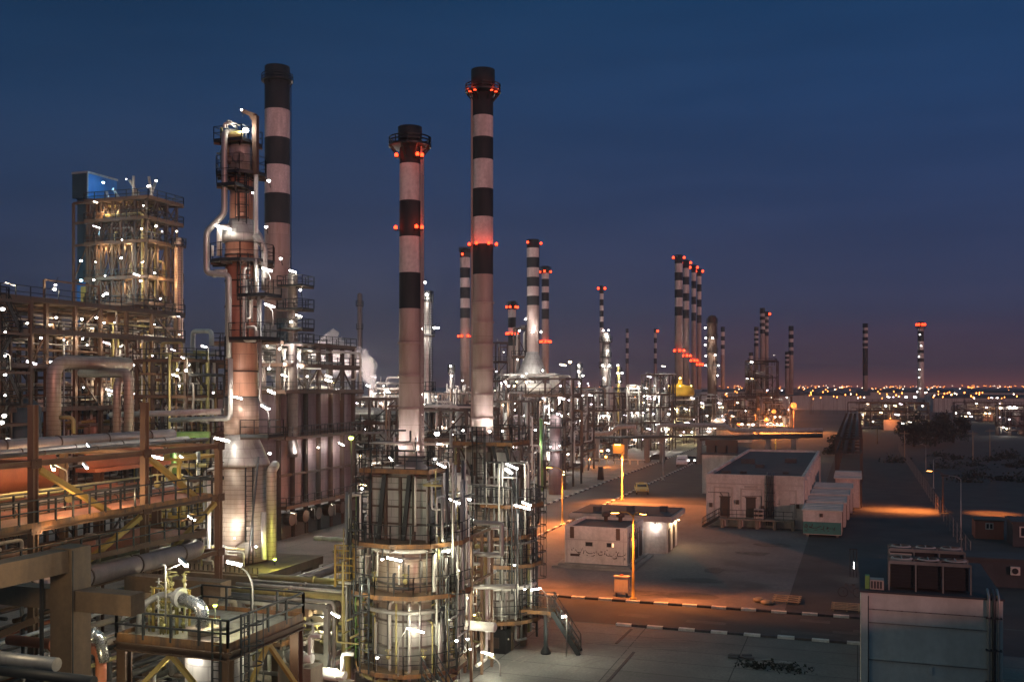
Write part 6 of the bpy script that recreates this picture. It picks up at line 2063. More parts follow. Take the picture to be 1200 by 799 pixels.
mb.beam((xf - .2, colsY[3], 24.0), (xf - .2, colsY[5], 24.0), .14); mb.build("top_gantry", "steel_tan", t)
fD = lambda px: AtX(px, HY, xf + .6).y * CA - SA * (xf + .6)
lamps_at(t, [(12, 333), (65, 334), (64, 339), (66, 372), (96, 374), (113, 372), (122, 378), (134, 378), (181, 380), (32, 379), (102, 404), (125, 402), (97, 396), (37, 425), (60, 424), (179, 416), (155, 427), (98, 454), (160, 462), (128, 457), (128, 462), (184, 396), (203, 410), (142, 405), (75, 398), (153, 432), (48, 396), (210, 392), (207, 370)],
         fD, .15, None, .4, 1.0, 75)
for px, py in ((60, 380), (110, 385), (150, 395), (185, 425), (120, 440), (75, 400), (165, 440), (190, 400), (140, 370)):
    plight(AtX(px, py, xf - 2.5), 150, (1, .72, .42), .25, t)
# ---- stair tower
t = thing("stair_tower", "dark zigzag stair tower with a lamp at every landing, at the edge of view", "stair tower", (-62, 60, 0))
y0, y1 = AtX(-14, HY, -62).y, AtX(24, HY, -62).y
frame(t, [-63, -61], [y0, y1], [4, 8, 12, 16, 19, 21.5], .2, "steel", 0, rg)
lv = [2, 5, 8, 10.8, 13.6, 16.4, 19.0, 21.5]
for i in range(7):
    a, b_ = ((y0 + .8, y1 - .8) if i % 2 else (y1 - .8, y0 + .8))
    stair(t, (-61.5 - (i % 2), b_, lv[i + 1]), (-61.5 - (i % 2), a, lv[i]), .9, "rail", "deck")
    yy = (y1 - 1.0, y1 + .2) if b_ > a else (y0 - .2, y0 + 1.0)
    platform(t, rect(-63, -61, *yy), lv[i + 1], toe="rail", rh=1.0, w=.06, name="landing")
lamps_at(t, [(3, 362), (6, 389), (6, 416), (6, 439), (6, 463), (5, 487), (2, 495), (8, 515)], 72, .16, "L_hot", .3, .9, 70)
t = thing("blue_tank", "dull blue tank wall behind the stair tower", "tank", P(22, 490, 80))
c = P(24, HY, 82); mb = MB(); mb.lathe(c.x, c.y, [(1.6, 6), (1.6, 13.2), (1.0, 13.9), (.02, 14.1)], 20); mb.build("shell", "blue_dark", t)
mb = MB(); mb.lathe(c.x, c.y, [(1.0, 0), (1.0, 6)], 12); mb.build("skirt", "steel", t)

# ---- fat bent pipes rising in front of the frame
for lab, pts, r_, m in (("fat tan pipe bending over at the top, before the long frame", [P(63, 520, 60), P(63, 424, 60), AtX(63, 424, P(63, 424, 60).x) + V((0, 6.5, 0))], .42, "clad_base"),
                        ("tall arched pipe dropping to the rack from a long level run", [P(96, 437, 66), P(151, 437, 61), P(151, 512, 61)], .3, "clad_base"),
                        ("smaller arched pipe nested inside the tall arched pipe", [P(149, 446, 62.5), P(137, 446, 61), P(137, 512, 61)], .24, "clad_base"),
                        ("small yellowish looped pipe at the foot of the fat bend", [P(70, 489, 58), P(86, 489, 58), P(86, 508, 58)], .12, "pipe_yellow"),
                        ("tall pale square pipe loop against the sky beside the tower", [P(226, 470, 84), P(226, 388, 84), P(248, 388, 82), P(248, 405, 82)], .2, "pipe_white"),
                        ("yellow green pipe elbow left of the flared tower base", [P(203, 566, 62), P(203, 509, 62), P(246, 509, 62)], .2, "pipe_green"),
                        ("yellow lower pipe elbow under the yellow green one", [P(199, 562, 61), P(199, 545, 61), P(244, 545, 61)], .13, "pipe_yellow"),
                        ("long pale pipe reaching level from the tower to the frame", [P(130, 486, 70), P(262, 482, 63)], .2, "pipe_white")):
    t = thing("pipe", lab, "pipe", pts[0], "bent pipes before the steel frames"); pipe(t, pts, r_, m, n=14, name="pipe_run", bend=r_ * 2.4)

# ---- pipe frame between frame and tower
c = P(226, HY, 80)
t = thing("pipe_tower", "narrow lattice of vertical lines and lamps just left of the distillation tower", "pipe frame", (c.x, c.y, 0))
frame(t, lin(c.x - 3, c.x + 1.6, 4), lin(c.y - 3, c.y + 3, 3), [4.5, 8, 11.2, 14.2, 17], .22, "steel", .4, rg)
for z in (8, 11.2, 14.2, 17):
    platform(t, rect(c.x - 3.2, c.x + 1.8, c.y - 3.2, c.y + 3), z, toe="steel_brown", w=.05, step=1.3)
tangle(t, c.x - 3, c.x + 2, c.y - 3.4, c.y + 2, 2, 18.5, 70, rg, ["pipe_white", "pipe_grey", "pipe_dark", "pipe_yellow", "steel_tan"], (.06, .15), vert=.75, each=True)
lamps_at(t, [(239, 406), (218, 434), (208, 433), (210, 452), (229, 482), (214, 482), (250, 460), (205, 440), (214, 419), (222, 427)], 75.5, .11, None, .3, .7, 70)
lamp(t, P(214, 536, 62), -.5, .8, "L_white"); lamp(t, P(225, 607, 57), -.4, .75, "L_hot", arm=[P(236, 622, 57.5), P(235, 616, 57.5)])
for px, py, D in ((225, 440, 74), (215, 540, 62), (224, 612, 56), (200, 575, 60), (240, 500, 66), (215, 470, 72)):
    plight(P(px, py, D), 90, (1, .92, .72), .15, t)
c = P(215, HY, 63)
t = thing("piping_tower", "low yellow posted pipe frame at the foot of the distillation tower", "pipe frame", (c.x, c.y, 0))
frame(t, lin(c.x - 2, c.x + 1.2, 3), lin(c.y - 2, c.y + 2, 2), [4, 7, 10.5], .18, "yellow", .5, rg)
tangle(t, c.x - 2.2, c.x + 1.4, c.y - 2.4, c.y + 2, 1, 11, 50, rg, ["pipe_white", "pipe_grey", "pipe_yellow", "pipe_dark", "pipe_dark"], (.05, .13), vert=.75, each=True)
platform(t, rect(c.x - 2.3, c.x + 1.5, c.y - 2.4, c.y + 2.2), 6.9, w=.05)

# ---- box heater with row of casing panels
xw = -53.4
yA, yB = 84.0, 118.0
yE = AtX(412, HY, xw).y
t = thing("box_heater", "long mauve panelled box heater raised on dark burner piers behind the tower", "furnace", (xw - 3, 98, 0))
mb = MB(); mb.box(xw - 7, xw, yA, yE, 3.0, 14.2); mb.build("casing", "panel_mauve", t)
mb = MB()
n = 6
for q in range(n + 1):
    y = yA + (yE - yA) * q / n
    mb.ibeam((xw + .22, y, 0), (xw + .22, y, 19.2), .36)
for z in (3.1, 6.2, 10.2, 14.3, 16.9, 19.1):
    mb.beam((xw + .22, yA, z), (xw + .22, yE, z), .22, .26)
    mb.beam((xw - 7.2, yA - .2, z), (xw + .2, yA - .2, z), .22, .26)
for q in range(n):
    y = yA + (yE - yA) * q / n; s_ = (yE - yA) / n
    mb.beam((xw + .22, y + (s_ if q % 2 else 0), 14.3), (xw + .22, y + (0 if q % 2 else s_), 16.9), .14, .14)
mb.build("casing_frame", "steel", t)
for z, w_ in ((3.2, 1.6), (14.4, 1.5), (17.0, 1.2), (19.2, .6)):
    platform(t, rect(xw - 6.8, xw + w_, yA - .8, yE), z, deck="deck", toe="steel_brown", w=.05, step=1.3, rh=1.0, toe_h=.25)
platform(t, rect(xw + .45, xw + 1.5, yA - .8, yE), 10.0, toe="steel", w=.05, step=1.3, rh=1.0)
for q in range(n):
    y = yA + (yE - yA) * (q + .5) / n
    mb = MB(); mb.box(xw - 1.3, xw + .3, y - .9, y + .9, 0, 2.2); mb.build("burner_pier", "black_box", t)
    mb = MB(); mb.tube([(xw + .3, y, 1.9), (xw + 1.0, y, 1.9)], .62, 16, 0, smooth=False); mb.build("burner_duct", "steel", t)
cch = P(325, HY, 105)
mb = MB()
mb.lathe(cch.x, cch.y, [(3.3, 16.2), (3.1, 17.2), (1.45, 21.0), (1.36, 21.6)], 24); mb.build("stack_hood", "panel_grey", t)
tangle(t, xw - 5, xw + 1.2, yA, yE, 14.5, 19.5, 40, rg, ["pipe_white", "pipe_grey", "pipe_white"], (.08, .16), vert=.6, each=True)
hD = lambda px: max(84, AtX(px, HY, xw + 1).y * CA - SA * (xw + 1))
lamps_at(t, [(313, 405), (327, 408), (348, 409), (366, 410), (315, 432), (333, 440), (360, 441), (385, 441), (318, 459), (346, 526), (373, 524), (400, 520), (395, 457), (385, 446)], hD, .16, "L_hot", .45, 1.1, 130)
lamps_at(t, [(343, 601), (365, 596), (389, 591)], lambda px: hD(px) - .5, .1, 'L_soft', 1, .7, 16)
for px, py, w_ in ((318, 432, 300), (335, 425, 300), (355, 430, 260), (310, 420, 260), (350, 418, 320), (340, 405, 180), (346, 531, 200), (373, 529, 160), (400, 524, 160)):
    plight(AtX(px, py, xw + 1.3), w_, (1, .92, .9), .2, t)
# side column behind the tower
p = P(343, HY, 98)
t = thing("lamp_hung_column", "slim vessel column with small lit platforms at the broad stack's foot", "column vessel", (p.x, p.y, 0))
mb = MB(); zT = H + (HY - 322) * 98 / F
mb.lathe(p.x, p.y, [(.5, 8), (.5, zT), (.25, zT + .3), (.02, zT + .4)], 16); mb.build("shell", "clad_dark", t)
for y in (335, 362, 385, 402):
    platform(t, rect(p.x - 1.0, p.x + 1.8, p.y - 1.2, p.y + 1.0), H + (HY - y) * 98 / F, toe="rail", w=.06)
lamps_at(t, [(343, 318), (350, 370), (341, 377), (352, 340)], 96.5, .17, "L_hot", .3, 1, 90)
# ================================================================ lit process units in the middle distance
def unit(label, px, D, w, d, levels, seed, tall=0, lamps=16, mats=None, deckm="deck", dense=1.0, vessels=4, glow=(1, .94, .84), wat=220, spots=None, steel="steel", group="lit process units in the middle distance", nx=4, fw=.26, lr=.19, tubes=.35):
    rg = random.Random(seed)
    mats = mats or ["pipe_white", "pipe_grey", "pipe_white", "steel_tan", "pipe_dark"]
    c = P(px, HY, D)
    x0, x1, y0, y1 = c.x - w / 2, c.x + w / 2, c.y - d / 2, c.y + d / 2
    t = thing("process_unit", label, "process unit", (c.x, c.y, 0), group)
    frame(t, lin(x0, x1, nx), lin(y0, y1, 3), levels, fw, steel, .4, rg)
    for z in levels[:-1] if tall else levels:
        a, b_ = sorted((rg.uniform(x0 - .4, x0 + w * .25), rg.uniform(x1 - w * .25, x1 + .4)))
        platform(t, rect(a, b_, y0 - .6, y1), z, deck=deckm, toe="steel_brown", rh=1.05, step=2.0, w=.07, toe_h=.25)
    for i in range(vessels):
        z = rg.choice([0] + list(levels[:-1])); x, y = rg.uniform(x0 + 1, x1 - 1), rg.uniform(y0 + .5, y1 - 1)
        mb = MB(); r_ = rg.uniform(.6, 1.2)
        if rg.random() < .5:
            mb.drum((x - 1.8, y, z + r_ + .3), (x + 1.8, y, z + r_ + .3), r_, 14); mb.build("drum", rg.choice(["pipe_grey", "pipe_white", "clad_warm"]), t)
        else:
            h_ = rg.uniform(2.2, 5); mb.lathe(x, y, [(.1, z + .1), (r_, z + .5), (r_, z + h_), (.1, z + h_ + .5)], 16); mb.build("vessel", rg.choice(["pipe_grey", "pipe_white", "clad_base"]), t)
    tangle(t, x0 - .5, x1 + .5, y0 - .8, y1, .5, levels[-1] + tall, int(34 * dense * w / 12), rg, mats, (.09, .22), vert=.6)
    if tall:
        mb = MB()
        for q in range(4):
            x = rg.uniform(x0, x1); mb.tube([(x, c.y, levels[-1]), (x, c.y, levels[-1] + tall * rg.uniform(.4, 1))], .14, 6)
        mb.build("vent_stub", "pipe_grey", t)
    zs = list(levels)
    for q in range(lamps):
        z = rg.choice([2.2] + [z + rg.choice((2.0, -.4)) for z in zs]); x = rg.uniform(x0, x1); y = y0 - rg.uniform(.2, .9)
        s_ = lr * rg.choice((.6, .8, 1.0, 1.25))
        k_ = rg.choice(["L_hot", "L_white", "L_mauve", "L_mauve", "L_soft", "L_warm"])
        if rg.random() < tubes:
            lamp(t, (x, y, z), rg.uniform(-.6, .6), .9, k_, .2, t=s_)
        else:
            spotlamp(t, (x, y, z), s_, k_, (x, y + .3, z + .8))
        if q % 2 == 0:
            plight((x, y + .4, z - .2), 0.55 * wat * rg.uniform(.5, 1.5), glow, .2, t)
    return t


unit("low dark framed unit with clustered lamps left of the shorter near stack", 437, 125, 11, 9, [3.5, 7, 10.5, 13.4], 61, 1, 16, dense=1.2)
unit("wide white lit unit with long roof beams directly between the two near stacks", 522, 112, 9, 10, [3, 6, 9.2, 12.4], 62, 1.2, 16, dense=1.6, wat=260)
unit("narrow unit with pale piping right behind the tallest stack", 590, 130, 7, 8, [3.2, 6.4, 9.6, 13], 63, 1.2, 13, dense=1.5)
unit("brightly lit unit with mauve vessel bottoms under the coned wide stack", 638, 150, 9, 9, [3, 6.5, 10, 13.6, 16], 64, 1, 22, dense=1.9, wat=380)
unit("dense cluster of lit frames left of the lamp hung grey column", 690, 205, 13, 10, [3.5, 7, 10, 13.5], 65, 1.5, 26, dense=1.9, wat=420, lr=.26)
unit("low lit unit to the left of the dense cluster, behind the yard", 664, 215, 8, 8, [3.5, 7, 10.5, 12.8], 66, 1, 12, dense=1.2, wat=350, lr=.24)
unit("square frame with pale columns and lit galleries below the thin stacks", 772, 235, 6.5, 8, [3, 6.5, 10, 13, 17.5], 67, 1, 20, dense=1.8, wat=520, lr=.26)
unit("slim lit frame between the grey column and the square frame", 745, 240, 6, 6, [3, 6, 9, 12.5], 68, 3, 14, dense=1.4, wat=420, lr=.26)
unit("yellow lit unit in front of the row of four stacks", 798, 262, 8.5, 8, [3.5, 7, 10, 12.2], 69, 0, 20, dense=1.6, wat=600, glow=(1, .85, .4), lr=.26)
unit("lit unit beneath the lattice column right of the four stacks", 832, 285, 9, 8, [3.5, 7, 10.5], 70, 2.5, 20, dense=1.4, wat=480, lr=.26)
unit("small lamp speckled frame behind the shorter near stack", 470, 170, 8, 8, [4, 8, 12, 14.5], 71, 2, 12, dense=1.3, wat=300, lr=.22)
unit("tall thin lamp studded frame left of the short flared stack", 590, 210, 3.5, 5, [4, 8, 12, 16, 20, 24], 72, 1, 10, dense=1.2, wat=200, lr=.28, nx=2, tubes=0)
unit("lamp studded ladder frame just left of the coned wide stack", 613, 175, 2.4, 3, [5, 10, 15, 20, 25], 73, 1, 8, dense=1, wat=180, lr=.24, nx=2, tubes=0)
unit("far dim frame with a few lamps behind the box heater steam", 408, 200, 10, 8, [4, 8, 12], 74, 1, 8, dense=1, wat=200, lr=.26)
unit("dark hulking casing frame under the far tallest stack", 893, 365, 11, 10, [6, 12, 18, 24], 75, 0, 5, dense=1.5, wat=200, vessels=6, lr=.3)
unit("low far unit with a straight row of white lamps beneath the dark casing", 897, 340, 17, 8, [5, 11.5], 76, 0, 16, dense=.8, wat=300, lr=.36, tubes=0)
unit("far low unit speckled with white lamps beyond the long building", 868, 300, 10, 8, [4, 8, 11.5], 77, 0, 12, dense=1, wat=300, lr=.3)
unit("long low plant with yellowish gallery lamps in front of the lone dark stack", 1040, 345, 26, 10, [3.2, 6.2, 9.2], 78, 0, 24, dense=.7, wat=500, glow=(1, .85, .5), lr=.34, nx=8)
unit("small far plant with golden lamps near the picture edge", 1145, 420, 18, 8, [4, 8], 79, 0, 14, dense=.6, wat=500, glow=(1, .7, .35), lr=.4, nx=5)
unit("small white lit unit at the far right edge beyond the trees", 1190, 300, 10, 6, [3, 6, 9], 80, 0, 8, dense=.6, wat=400, lr=.3)


unit("close packed lit frame filling the gap just right of the tallest stack foot", 566, 165, 8, 8, [3.5, 7, 10.5, 14], 81, 1.5, 18, dense=1.9, wat=320, lr=.2)
unit("dark mesh of pipes and lamps right of the coned stack unit", 664, 178, 8, 8, [3.5, 7, 10.5, 13], 82, 1.5, 18, dense=1.9, wat=340, lr=.22)
unit("far speckled unit behind the thick greenish column", 722, 265, 14, 8, [3.5, 7, 10.5, 13], 83, 1.5, 22, dense=1.6, wat=420, lr=.27)
unit("shadowy pipe frame with mauve lamps left of the shorter near stack foot", 455, 142, 7, 8, [3.5, 7, 10.5, 13], 84, 1.5, 14, dense=1.8, wat=200, lr=.18)
unit("thin lit frame behind the wide unit between the near stacks", 535, 150, 6, 6, [3.5, 7, 10.5, 13.8], 85, 1.5, 12, dense=1.8, wat=280, lr=.19)


# ---- vessels, columns and cones that stand among them
def column_vessel(label, px, D, yt, w, m, decks=(), lampsp=(), y0=None, lad=True, dome=True, wat=120, lr=.22, group="columns among the lit units"):
    c = P(px, HY, D); zT = H + (HY - yt) / F * D; r_ = w / 2 * D / F
    t = thing("process_column", label, "column vessel", (c.x, c.y, 0), group)
    mb = MB(); mb.lathe(c.x, c.y, [(r_ * 1.15, 0), (r_ * 1.15, zT * .3), (r_, zT * .36), (r_, zT), (r_ * .7, zT + r_ * .5), (r_ * .05, zT + r_ * .7)], 20); mb.build("shell", m, t, origin=(c.x, c.y, 0))
    for y, wd in decks:
        platform(t, ngon(c.x, c.y, wd / 2 * D / F, 8), H + (HY - y) * D / F, toe="rail", w=.07, rh=1.1)
    if lad:
        ladder(t, c.x + r_ + .15, c.y - .3, 3, zT, -.4, False, "rail", .5)
    for k_, (px_, py_) in enumerate(lampsp):
        p = P(px_, py_, D - r_ - 1.2); spotlamp(t, p, lr, "L_hot", p + V((.1, .5, .6)))
        plight(p + V((0, .3, -.3)), wat, (1, .96, .88), .2, t)
    return t


column_vessel("plain grey column with a lit head deck, half hidden by the shorter near stack", 500, 120, 345, 11, "clad", [(352, 15), (392, 19), (458, 20)], [(498, 331), (500, 345), (494, 385), (509, 384), (495, 462), (497, 474), (513, 384)])
column_vessel("thick greenish grey column ringed with lamps below the pencil thin stack", 710, 232, 392, 9.5, "clad_dark", [(400, 15), (418, 13), (430, 16), (452, 14)], [(707, 387), (713, 387), (712, 395), (712, 411), (706, 428), (714, 428), (708, 443), (712, 463), (716, 482)], wat=320, lr=.3)
column_vessel("dark lattice wrapped column studded with white lamps beyond the four stacks", 834.5, 290, 373, 11, "steel_brown", [(378, 13), (396, 14), (412, 14), (428, 14)], [(826.5, 384), (827, 396), (826.5, 404), (827, 417), (838, 416), (827, 428), (842, 428), (841, 440), (835, 396)], wat=160, lr=.32)
column_vessel("dim tapering mast like column rising behind the steam plume", 421.5, 235, 345, 5.5, "clad_dark", [(358, 9), (385, 8), (420, 9)], (), group="columns among the lit units")
column_vessel("short lamp hung column left of the thick greenish column", 679, 215, 425, 3.6, "clad", [(432, 8), (444, 8)], [(678, 428), (678, 435), (683, 440), (679, 449)], wat=150, lr=.3)
column_vessel("short gold lit column right of the thick greenish column", 725, 235, 430, 3.4, "yellow", [(436, 8), (448, 8)], [(724, 428), (724, 437), (729, 437), (726, 447)], wat=200, lr=.3)
column_vessel("thin unlit column between the near stacks, above the wide unit", 529, 150, 430, 4, "clad", [(436, 8)], [(528, 429), (529, 440)], wat=120, lr=.22)
column_vessel("green lit column at the bottom of the mauve vessel unit", 633, 142, 492, 6.5, "pipe_green", (), [(631, 521)], wat=200, lr=.16)
for px, lb in ((607, "left mauve vessel standing before the coned stack unit"), (651, "right mauve vessel standing before the coned stack unit")):
    column_vessel(lb, px, 138, 490, 14, "panel_mauve", [(500, 22), (526, 24)], [(px - 6, 523), (px + 5, 522), (px - 4, 480), (px + 7, 487)], wat=180, lr=.15)
c = P(624, HY, 165)
t = thing("stack_cone", "white lit conical hood at the foot of the wide striped stack", "hood", (c.x, c.y, 13))
mb = MB(); mb.lathe(c.x, c.y, [(3.6, 14.2), (3.4, 15), (1.15, 20.0), (1.05, 20.6)], 24); mb.build("hood_shell", "panel_grey", t)
for px, py in ((617, 438), (622, 440), (631, 440), (636, 434), (612, 441), (616, 374), (624, 389), (634, 389)):
    p = P(px, py, 161 if py > 400 else 163.2); spotlamp(t, p, .2, "L_hot", p + V((0, .2, .6))); plight(p + V((0, -.2, .2)), 200, (1, .95, .9), .2, t)
c = P(797, HY, 258)
t = thing("yellow_roofed_tank", "yellow lit drum roof with a small central knob in front of the four stacks", "tank", (c.x, c.y, 11))
mb = MB(); mb.lathe(c.x, c.y, [(3.5, 12.4), (3.7, 12.9), (3.7, 14.3), (3.0, 14.9), (.7, 15.4), (.5, 16.6), (.02, 16.8)], 20); mb.build("roof_shell", "dome_yellow", t)
for px in (784, 797, 810):
    p = P(px, 452, 251); spotlamp(t, p, .2, "L_yel", p + V((0, .2, -.5))); plight(p, 500, (1, .78, .25), .2, t)
for px, py in ((782, 493), (797, 443)):
    p = P(px, py, 256); spotlamp(t, p, .35, "L_yel"); plight(p + V((0, -.6, 0)), 300, (1, .7, .2), .2, t)
for px, py, k_, lb in ((411.5, 513, "L_grn", "single bright green lamp left of the near heater"), (668, 424, "L_warm", "amber lamp on the dim frame right of the coned stack")):
    t = thing("pole_lamp", lb, "lamp", P(px, 640, 75 if px < 500 else 170)); p = P(px, py, 75 if px < 500 else 170); spotlamp(t, p, .26 if px < 500 else .4, k_, (p.x, p.y, 0)); plight(p + V((0, -.4, 0)), 90, (.8, 1, .2) if k_ == "L_grn" else (1, .7, .3), .2, t)

# ---- lamps on the lone red topped stack
for px, py in ((1078, 392), (1079.5, 405), (1077, 418), (1077.5, 433), (1077, 442), (1078, 455), (1075, 459)):
    p = P(px, py, 396.5); t = thing("stack_lamp", "small white lamp hung on the lone red topped stack", "lamp", p, "white lamps hung on the lone stack")
    spotlamp(t, p, .3, "L_hot", p + V((0, .8, .6)))

# ---- pipe bridge across the yard end
for lab, pts, r_, D, m in (("pale level pipe of the yard bridge with a raised loop", [(655, 508), (716, 508), (722, 500), (745, 500)], .42, 195, "pipe_grey"),
                           ("omega shaped expansion loop on the yard pipe bridge", [(740, 500), (742, 500), (748, 512), (770, 512), (772, 498), (850, 498), (856, 504), (964, 504)], .42, 195, "pipe_grey"),
                           ("second bridge pipe running low behind the loop", [(655, 513), (860, 511), (964, 509)], .25, 198, "pipe_dark"), ("third bridge pipe catching orange light over the dark building", [(820, 515), (964, 511)], .25, 175, "pipe_dark")):
    t = thing("pipe", lab, "pipe", P(pts[0][0], pts[0][1], D), "pipes of the yard bridge")
    ya = P(pts[0][0], 500, D).y
    pipe(t, [AtY(x, y, ya) for x, y in pts], r_, m, n=10, name="pipe_run", bend=1.0)
for k_, px in enumerate((667, 700, 733, 758, 776, 820, 860, 900, 930)):
    c = AtY(px, HY, P(733, 500, 196).y)
    t = thing("bridge_pier", "grey concrete pier holding up the yard pipe bridge", "pier", (c.x, c.y, 0), "piers of the yard pipe bridge")
    zt_ = H + (HY - 511) * (c.y * CA - SA * c.x) / F
    mb = MB(); mb.box(c.x - .45, c.x + .45, c.y - .5, c.y + .5, 0, zt_ - .5); mb.build("shaft", "concrete_grey", t)
    mb = MB(); mb.box(c.x - .9, c.x + .9, c.y - 1.0, c.y + 1.0, zt_ - .499, zt_ - .05); mb.build("pier_head", "concrete_grey", t)
# orange lit barrier and racks behind the yard
c = G(690, 543)
t = thing("orange_barrier", "low orange lit rail and plinth row under the bridge", "barrier", (c.x, c.y, 0))
mb = MB()
for q in range(14):
    mb.box(c.x - 10 + q * 1.5, c.x - 9.8 + q * 1.5, c.y - .1, c.y + .1, 0, 1.0)
mb.box(c.x - 10, c.x + 11, c.y - .08, c.y + .08, .9, 1.05); mb.build("barrier_rail", "pipe_white", t)
for px, py, w_ in ((705, 528, 900), (674, 527, 400), (710, 535, 600), (690, 538, 500)):
    p = P(px, py, 185); s_ = thing("yard_lamp", {705: "orange upright lamp beside the lit board", 674: "small amber window lamp left of the orange barrier", 710: "low amber lamp just under the lit board", 690: "low amber lamp at the barrier's middle"}[px], "lamp", p, None)
    spotlamp(s_, p, .3, "L_sod", p + V((0, .3, -1))); plight(p + V((0, -.4, 0)), w_, SOD, .2, s_)
# yard-side flood lights that wash the pale slab
for px, py, D in ((634, 547, 150), (610, 552, 120)):
    p = P(px, py, D); s_ = thing("pole_flood", "white floodlight on a low post at the pale yard, " + ("farther one by the skip" if px == 634 else "nearer one by the tall heater"), "lamp", (p.x, p.y, 0))
    spotlamp(s_, p, .22, "L_hot", (p.x, p.y, 0)); plight(p + V((.3, -.5, .3)), 900, (1, .95, .88), .2, s_)
# orange lit sheds near the trees
for px, py, w_, h_, lb in ((1045, 500, 5, 3.5, "orange lit shed with a tall post glow before the dark tree"), (1158, 489, 4, 3, "tiny orange lit shed near the white far unit"), (860, 514, 9, 3.2, "brown lit low shed below the pipe bridge")):
    c = G(px, py + 4); t = thing("small_shed", lb, "shed", (c.x, c.y, 0))
    mb = MB(); mb.box(c.x - w_ / 2, c.x + w_ / 2, c.y, c.y + 4, 0, h_); mb.build("wall", "wall", t)
    mb = MB(); mb.box(c.x - w_ / 2 - .2, c.x + w_ / 2 + .2, c.y - .2, c.y + 4.2, h_, h_ + .25); mb.build("roof", "roof_dark", t)
    p = V((c.x - .5, c.y - 2.2, h_ + .6)); spotlamp(t, p, .16, "L_sod", p + V((0, 2.2, .3))); plight(p, 900 if px == 1045 else 450, SOD, .2, t)
# long low warehouses along the skyline
rg = random.Random(91)
for k_, (px, D, w_, h_) in enumerate(((960, 620, 60, 9), (1060, 760, 70, 10), (1150, 560, 50, 8), (1195, 700, 60, 10), (880, 800, 80, 10), (700, 600, 60, 12), (560, 500, 40, 11))):
    c = P(px, HY, D); t = thing("warehouse", "low dark warehouse on the far skyline, " + ("between the dark pair and the lone dark stack", "behind the lone red topped stack", "under the golden far plant", "at the picture's far edge", "behind the dark casing", "behind the thick greenish column", "behind the tallest stack")[k_], "building", (c.x, c.y, 0))
    mb = MB(); mb.box(c.x - w_ / 2, c.x + w_ / 2, c.y, c.y + 20, 0, h_); mb.build("wall", "shed", t)
    mb = MB(); mb.add([(c.x - w_ / 2, c.y - .5, h_), (c.x + w_ / 2, c.y - .5, h_), (c.x + w_ / 2, c.y + 20, h_), (c.x - w_ / 2, c.y + 20, h_), (c.x - w_ / 2, c.y + 10, h_ + 2), (c.x + w_ / 2, c.y + 10, h_ + 2)], [(0, 1, 5, 4), (2, 3, 4, 5), (0, 4, 3), (1, 2, 5)]); mb.build("roof", "roof_dark", t)

# ---- steam
c = P(405, 430, 150)
mb = MB()
path = [P(436, 456, 150), P(434.5, 444, 150), P(430, 429, 150), P(418, 422, 150), P(404, 423, 150), P(388, 414, 150), P(374, 402, 150)]
rs = random.Random(8)
fine, rad = [], []
rr0 = [.3, .8, 1.7, 2.3, 2.3, 2.6, 3.0]
for i in range(len(path) - 1):
    for k in range(7):
        u = k / 7; fine.append(path[i].lerp(path[i + 1], u)); rad.append((rr0[i] * (1 - u) + rr0[i + 1] * u) * rs.uniform(.88, 1.14))
fine.append(path[-1]); rad.append(1.4)
mb.tube(fine, rad, 20, 0)
mb.v = [tuple(c + rs.uniform(-.16, .16) for c in v) for v in mb.v]
st = mb.build("steam_plume", "steel", None)
m = bpy.data.materials.new("drifting_steam"); m.use_nodes = True; nt = m.node_tree
nt.nodes.remove(nt.nodes["Principled BSDF"])
pv = nt.nodes.new("ShaderNodeVolumePrincipled"); tcn = nt.nodes.new("ShaderNodeTexCoord")
nn = _noise(nt, tcn.outputs["Object"], .5, 8, .7)
nt.links.new(_math(nt, "MULTIPLY", _math(nt, "MAXIMUM", _math(nt, "SUBTRACT", nn, .45), 0.0), 16.0), pv.inputs["Density"])
pv.inputs["Color"].default_value = (.85, .8, .8, 1); pv.inputs["Anisotropy"].default_value = .2
nt.links.new(pv.outputs[0], nt.nodes["Material Output"].inputs["Volume"])
st.data.materials[0] = m; st["kind"] = "stuff"
t = thing("steam_vent", "stub vent pipe breathing the white steam plume", "vent", (path[0].x, path[0].y, 0))
mb = MB(); mb.lathe(path[0].x, path[0].y, [(.4, 0), (.4, 13.8), (.3, 14.4)], 10); mb.build("vent_stack", "pipe_grey", t)
pp = path[3] + V((-3, -6, -4)); plight(pp, 15000, (1, .82, .76), .3, t); plight(path[2] + V((4, -5, -2)), 9000, (1, .85, .78), .3, t)  # point lights added to brighten the plume, no fittings there
# ================================================================ evening haze
mb = MB(); mb.box(-2600, 2600, -60, 3200, -1, 75)
hz = mb.build("haze", "steel", None)
m = bpy.data.materials.new("evening_haze"); m.use_nodes = True; nt = m.node_tree
nt.nodes.remove(nt.nodes["Principled BSDF"])
pv = nt.nodes.new("ShaderNodeVolumePrincipled")
pv.inputs["Color"].default_value = (.8, .78, .8, 1)
pv.inputs["Density"].default_value = 0.0004
pv.inputs["Anisotropy"].default_value = 0.6
nt.links.new(pv.outputs[0], nt.nodes["Material Output"].inputs["Volume"])
hz.data.materials[0] = m
hz["kind"] = "stuff"
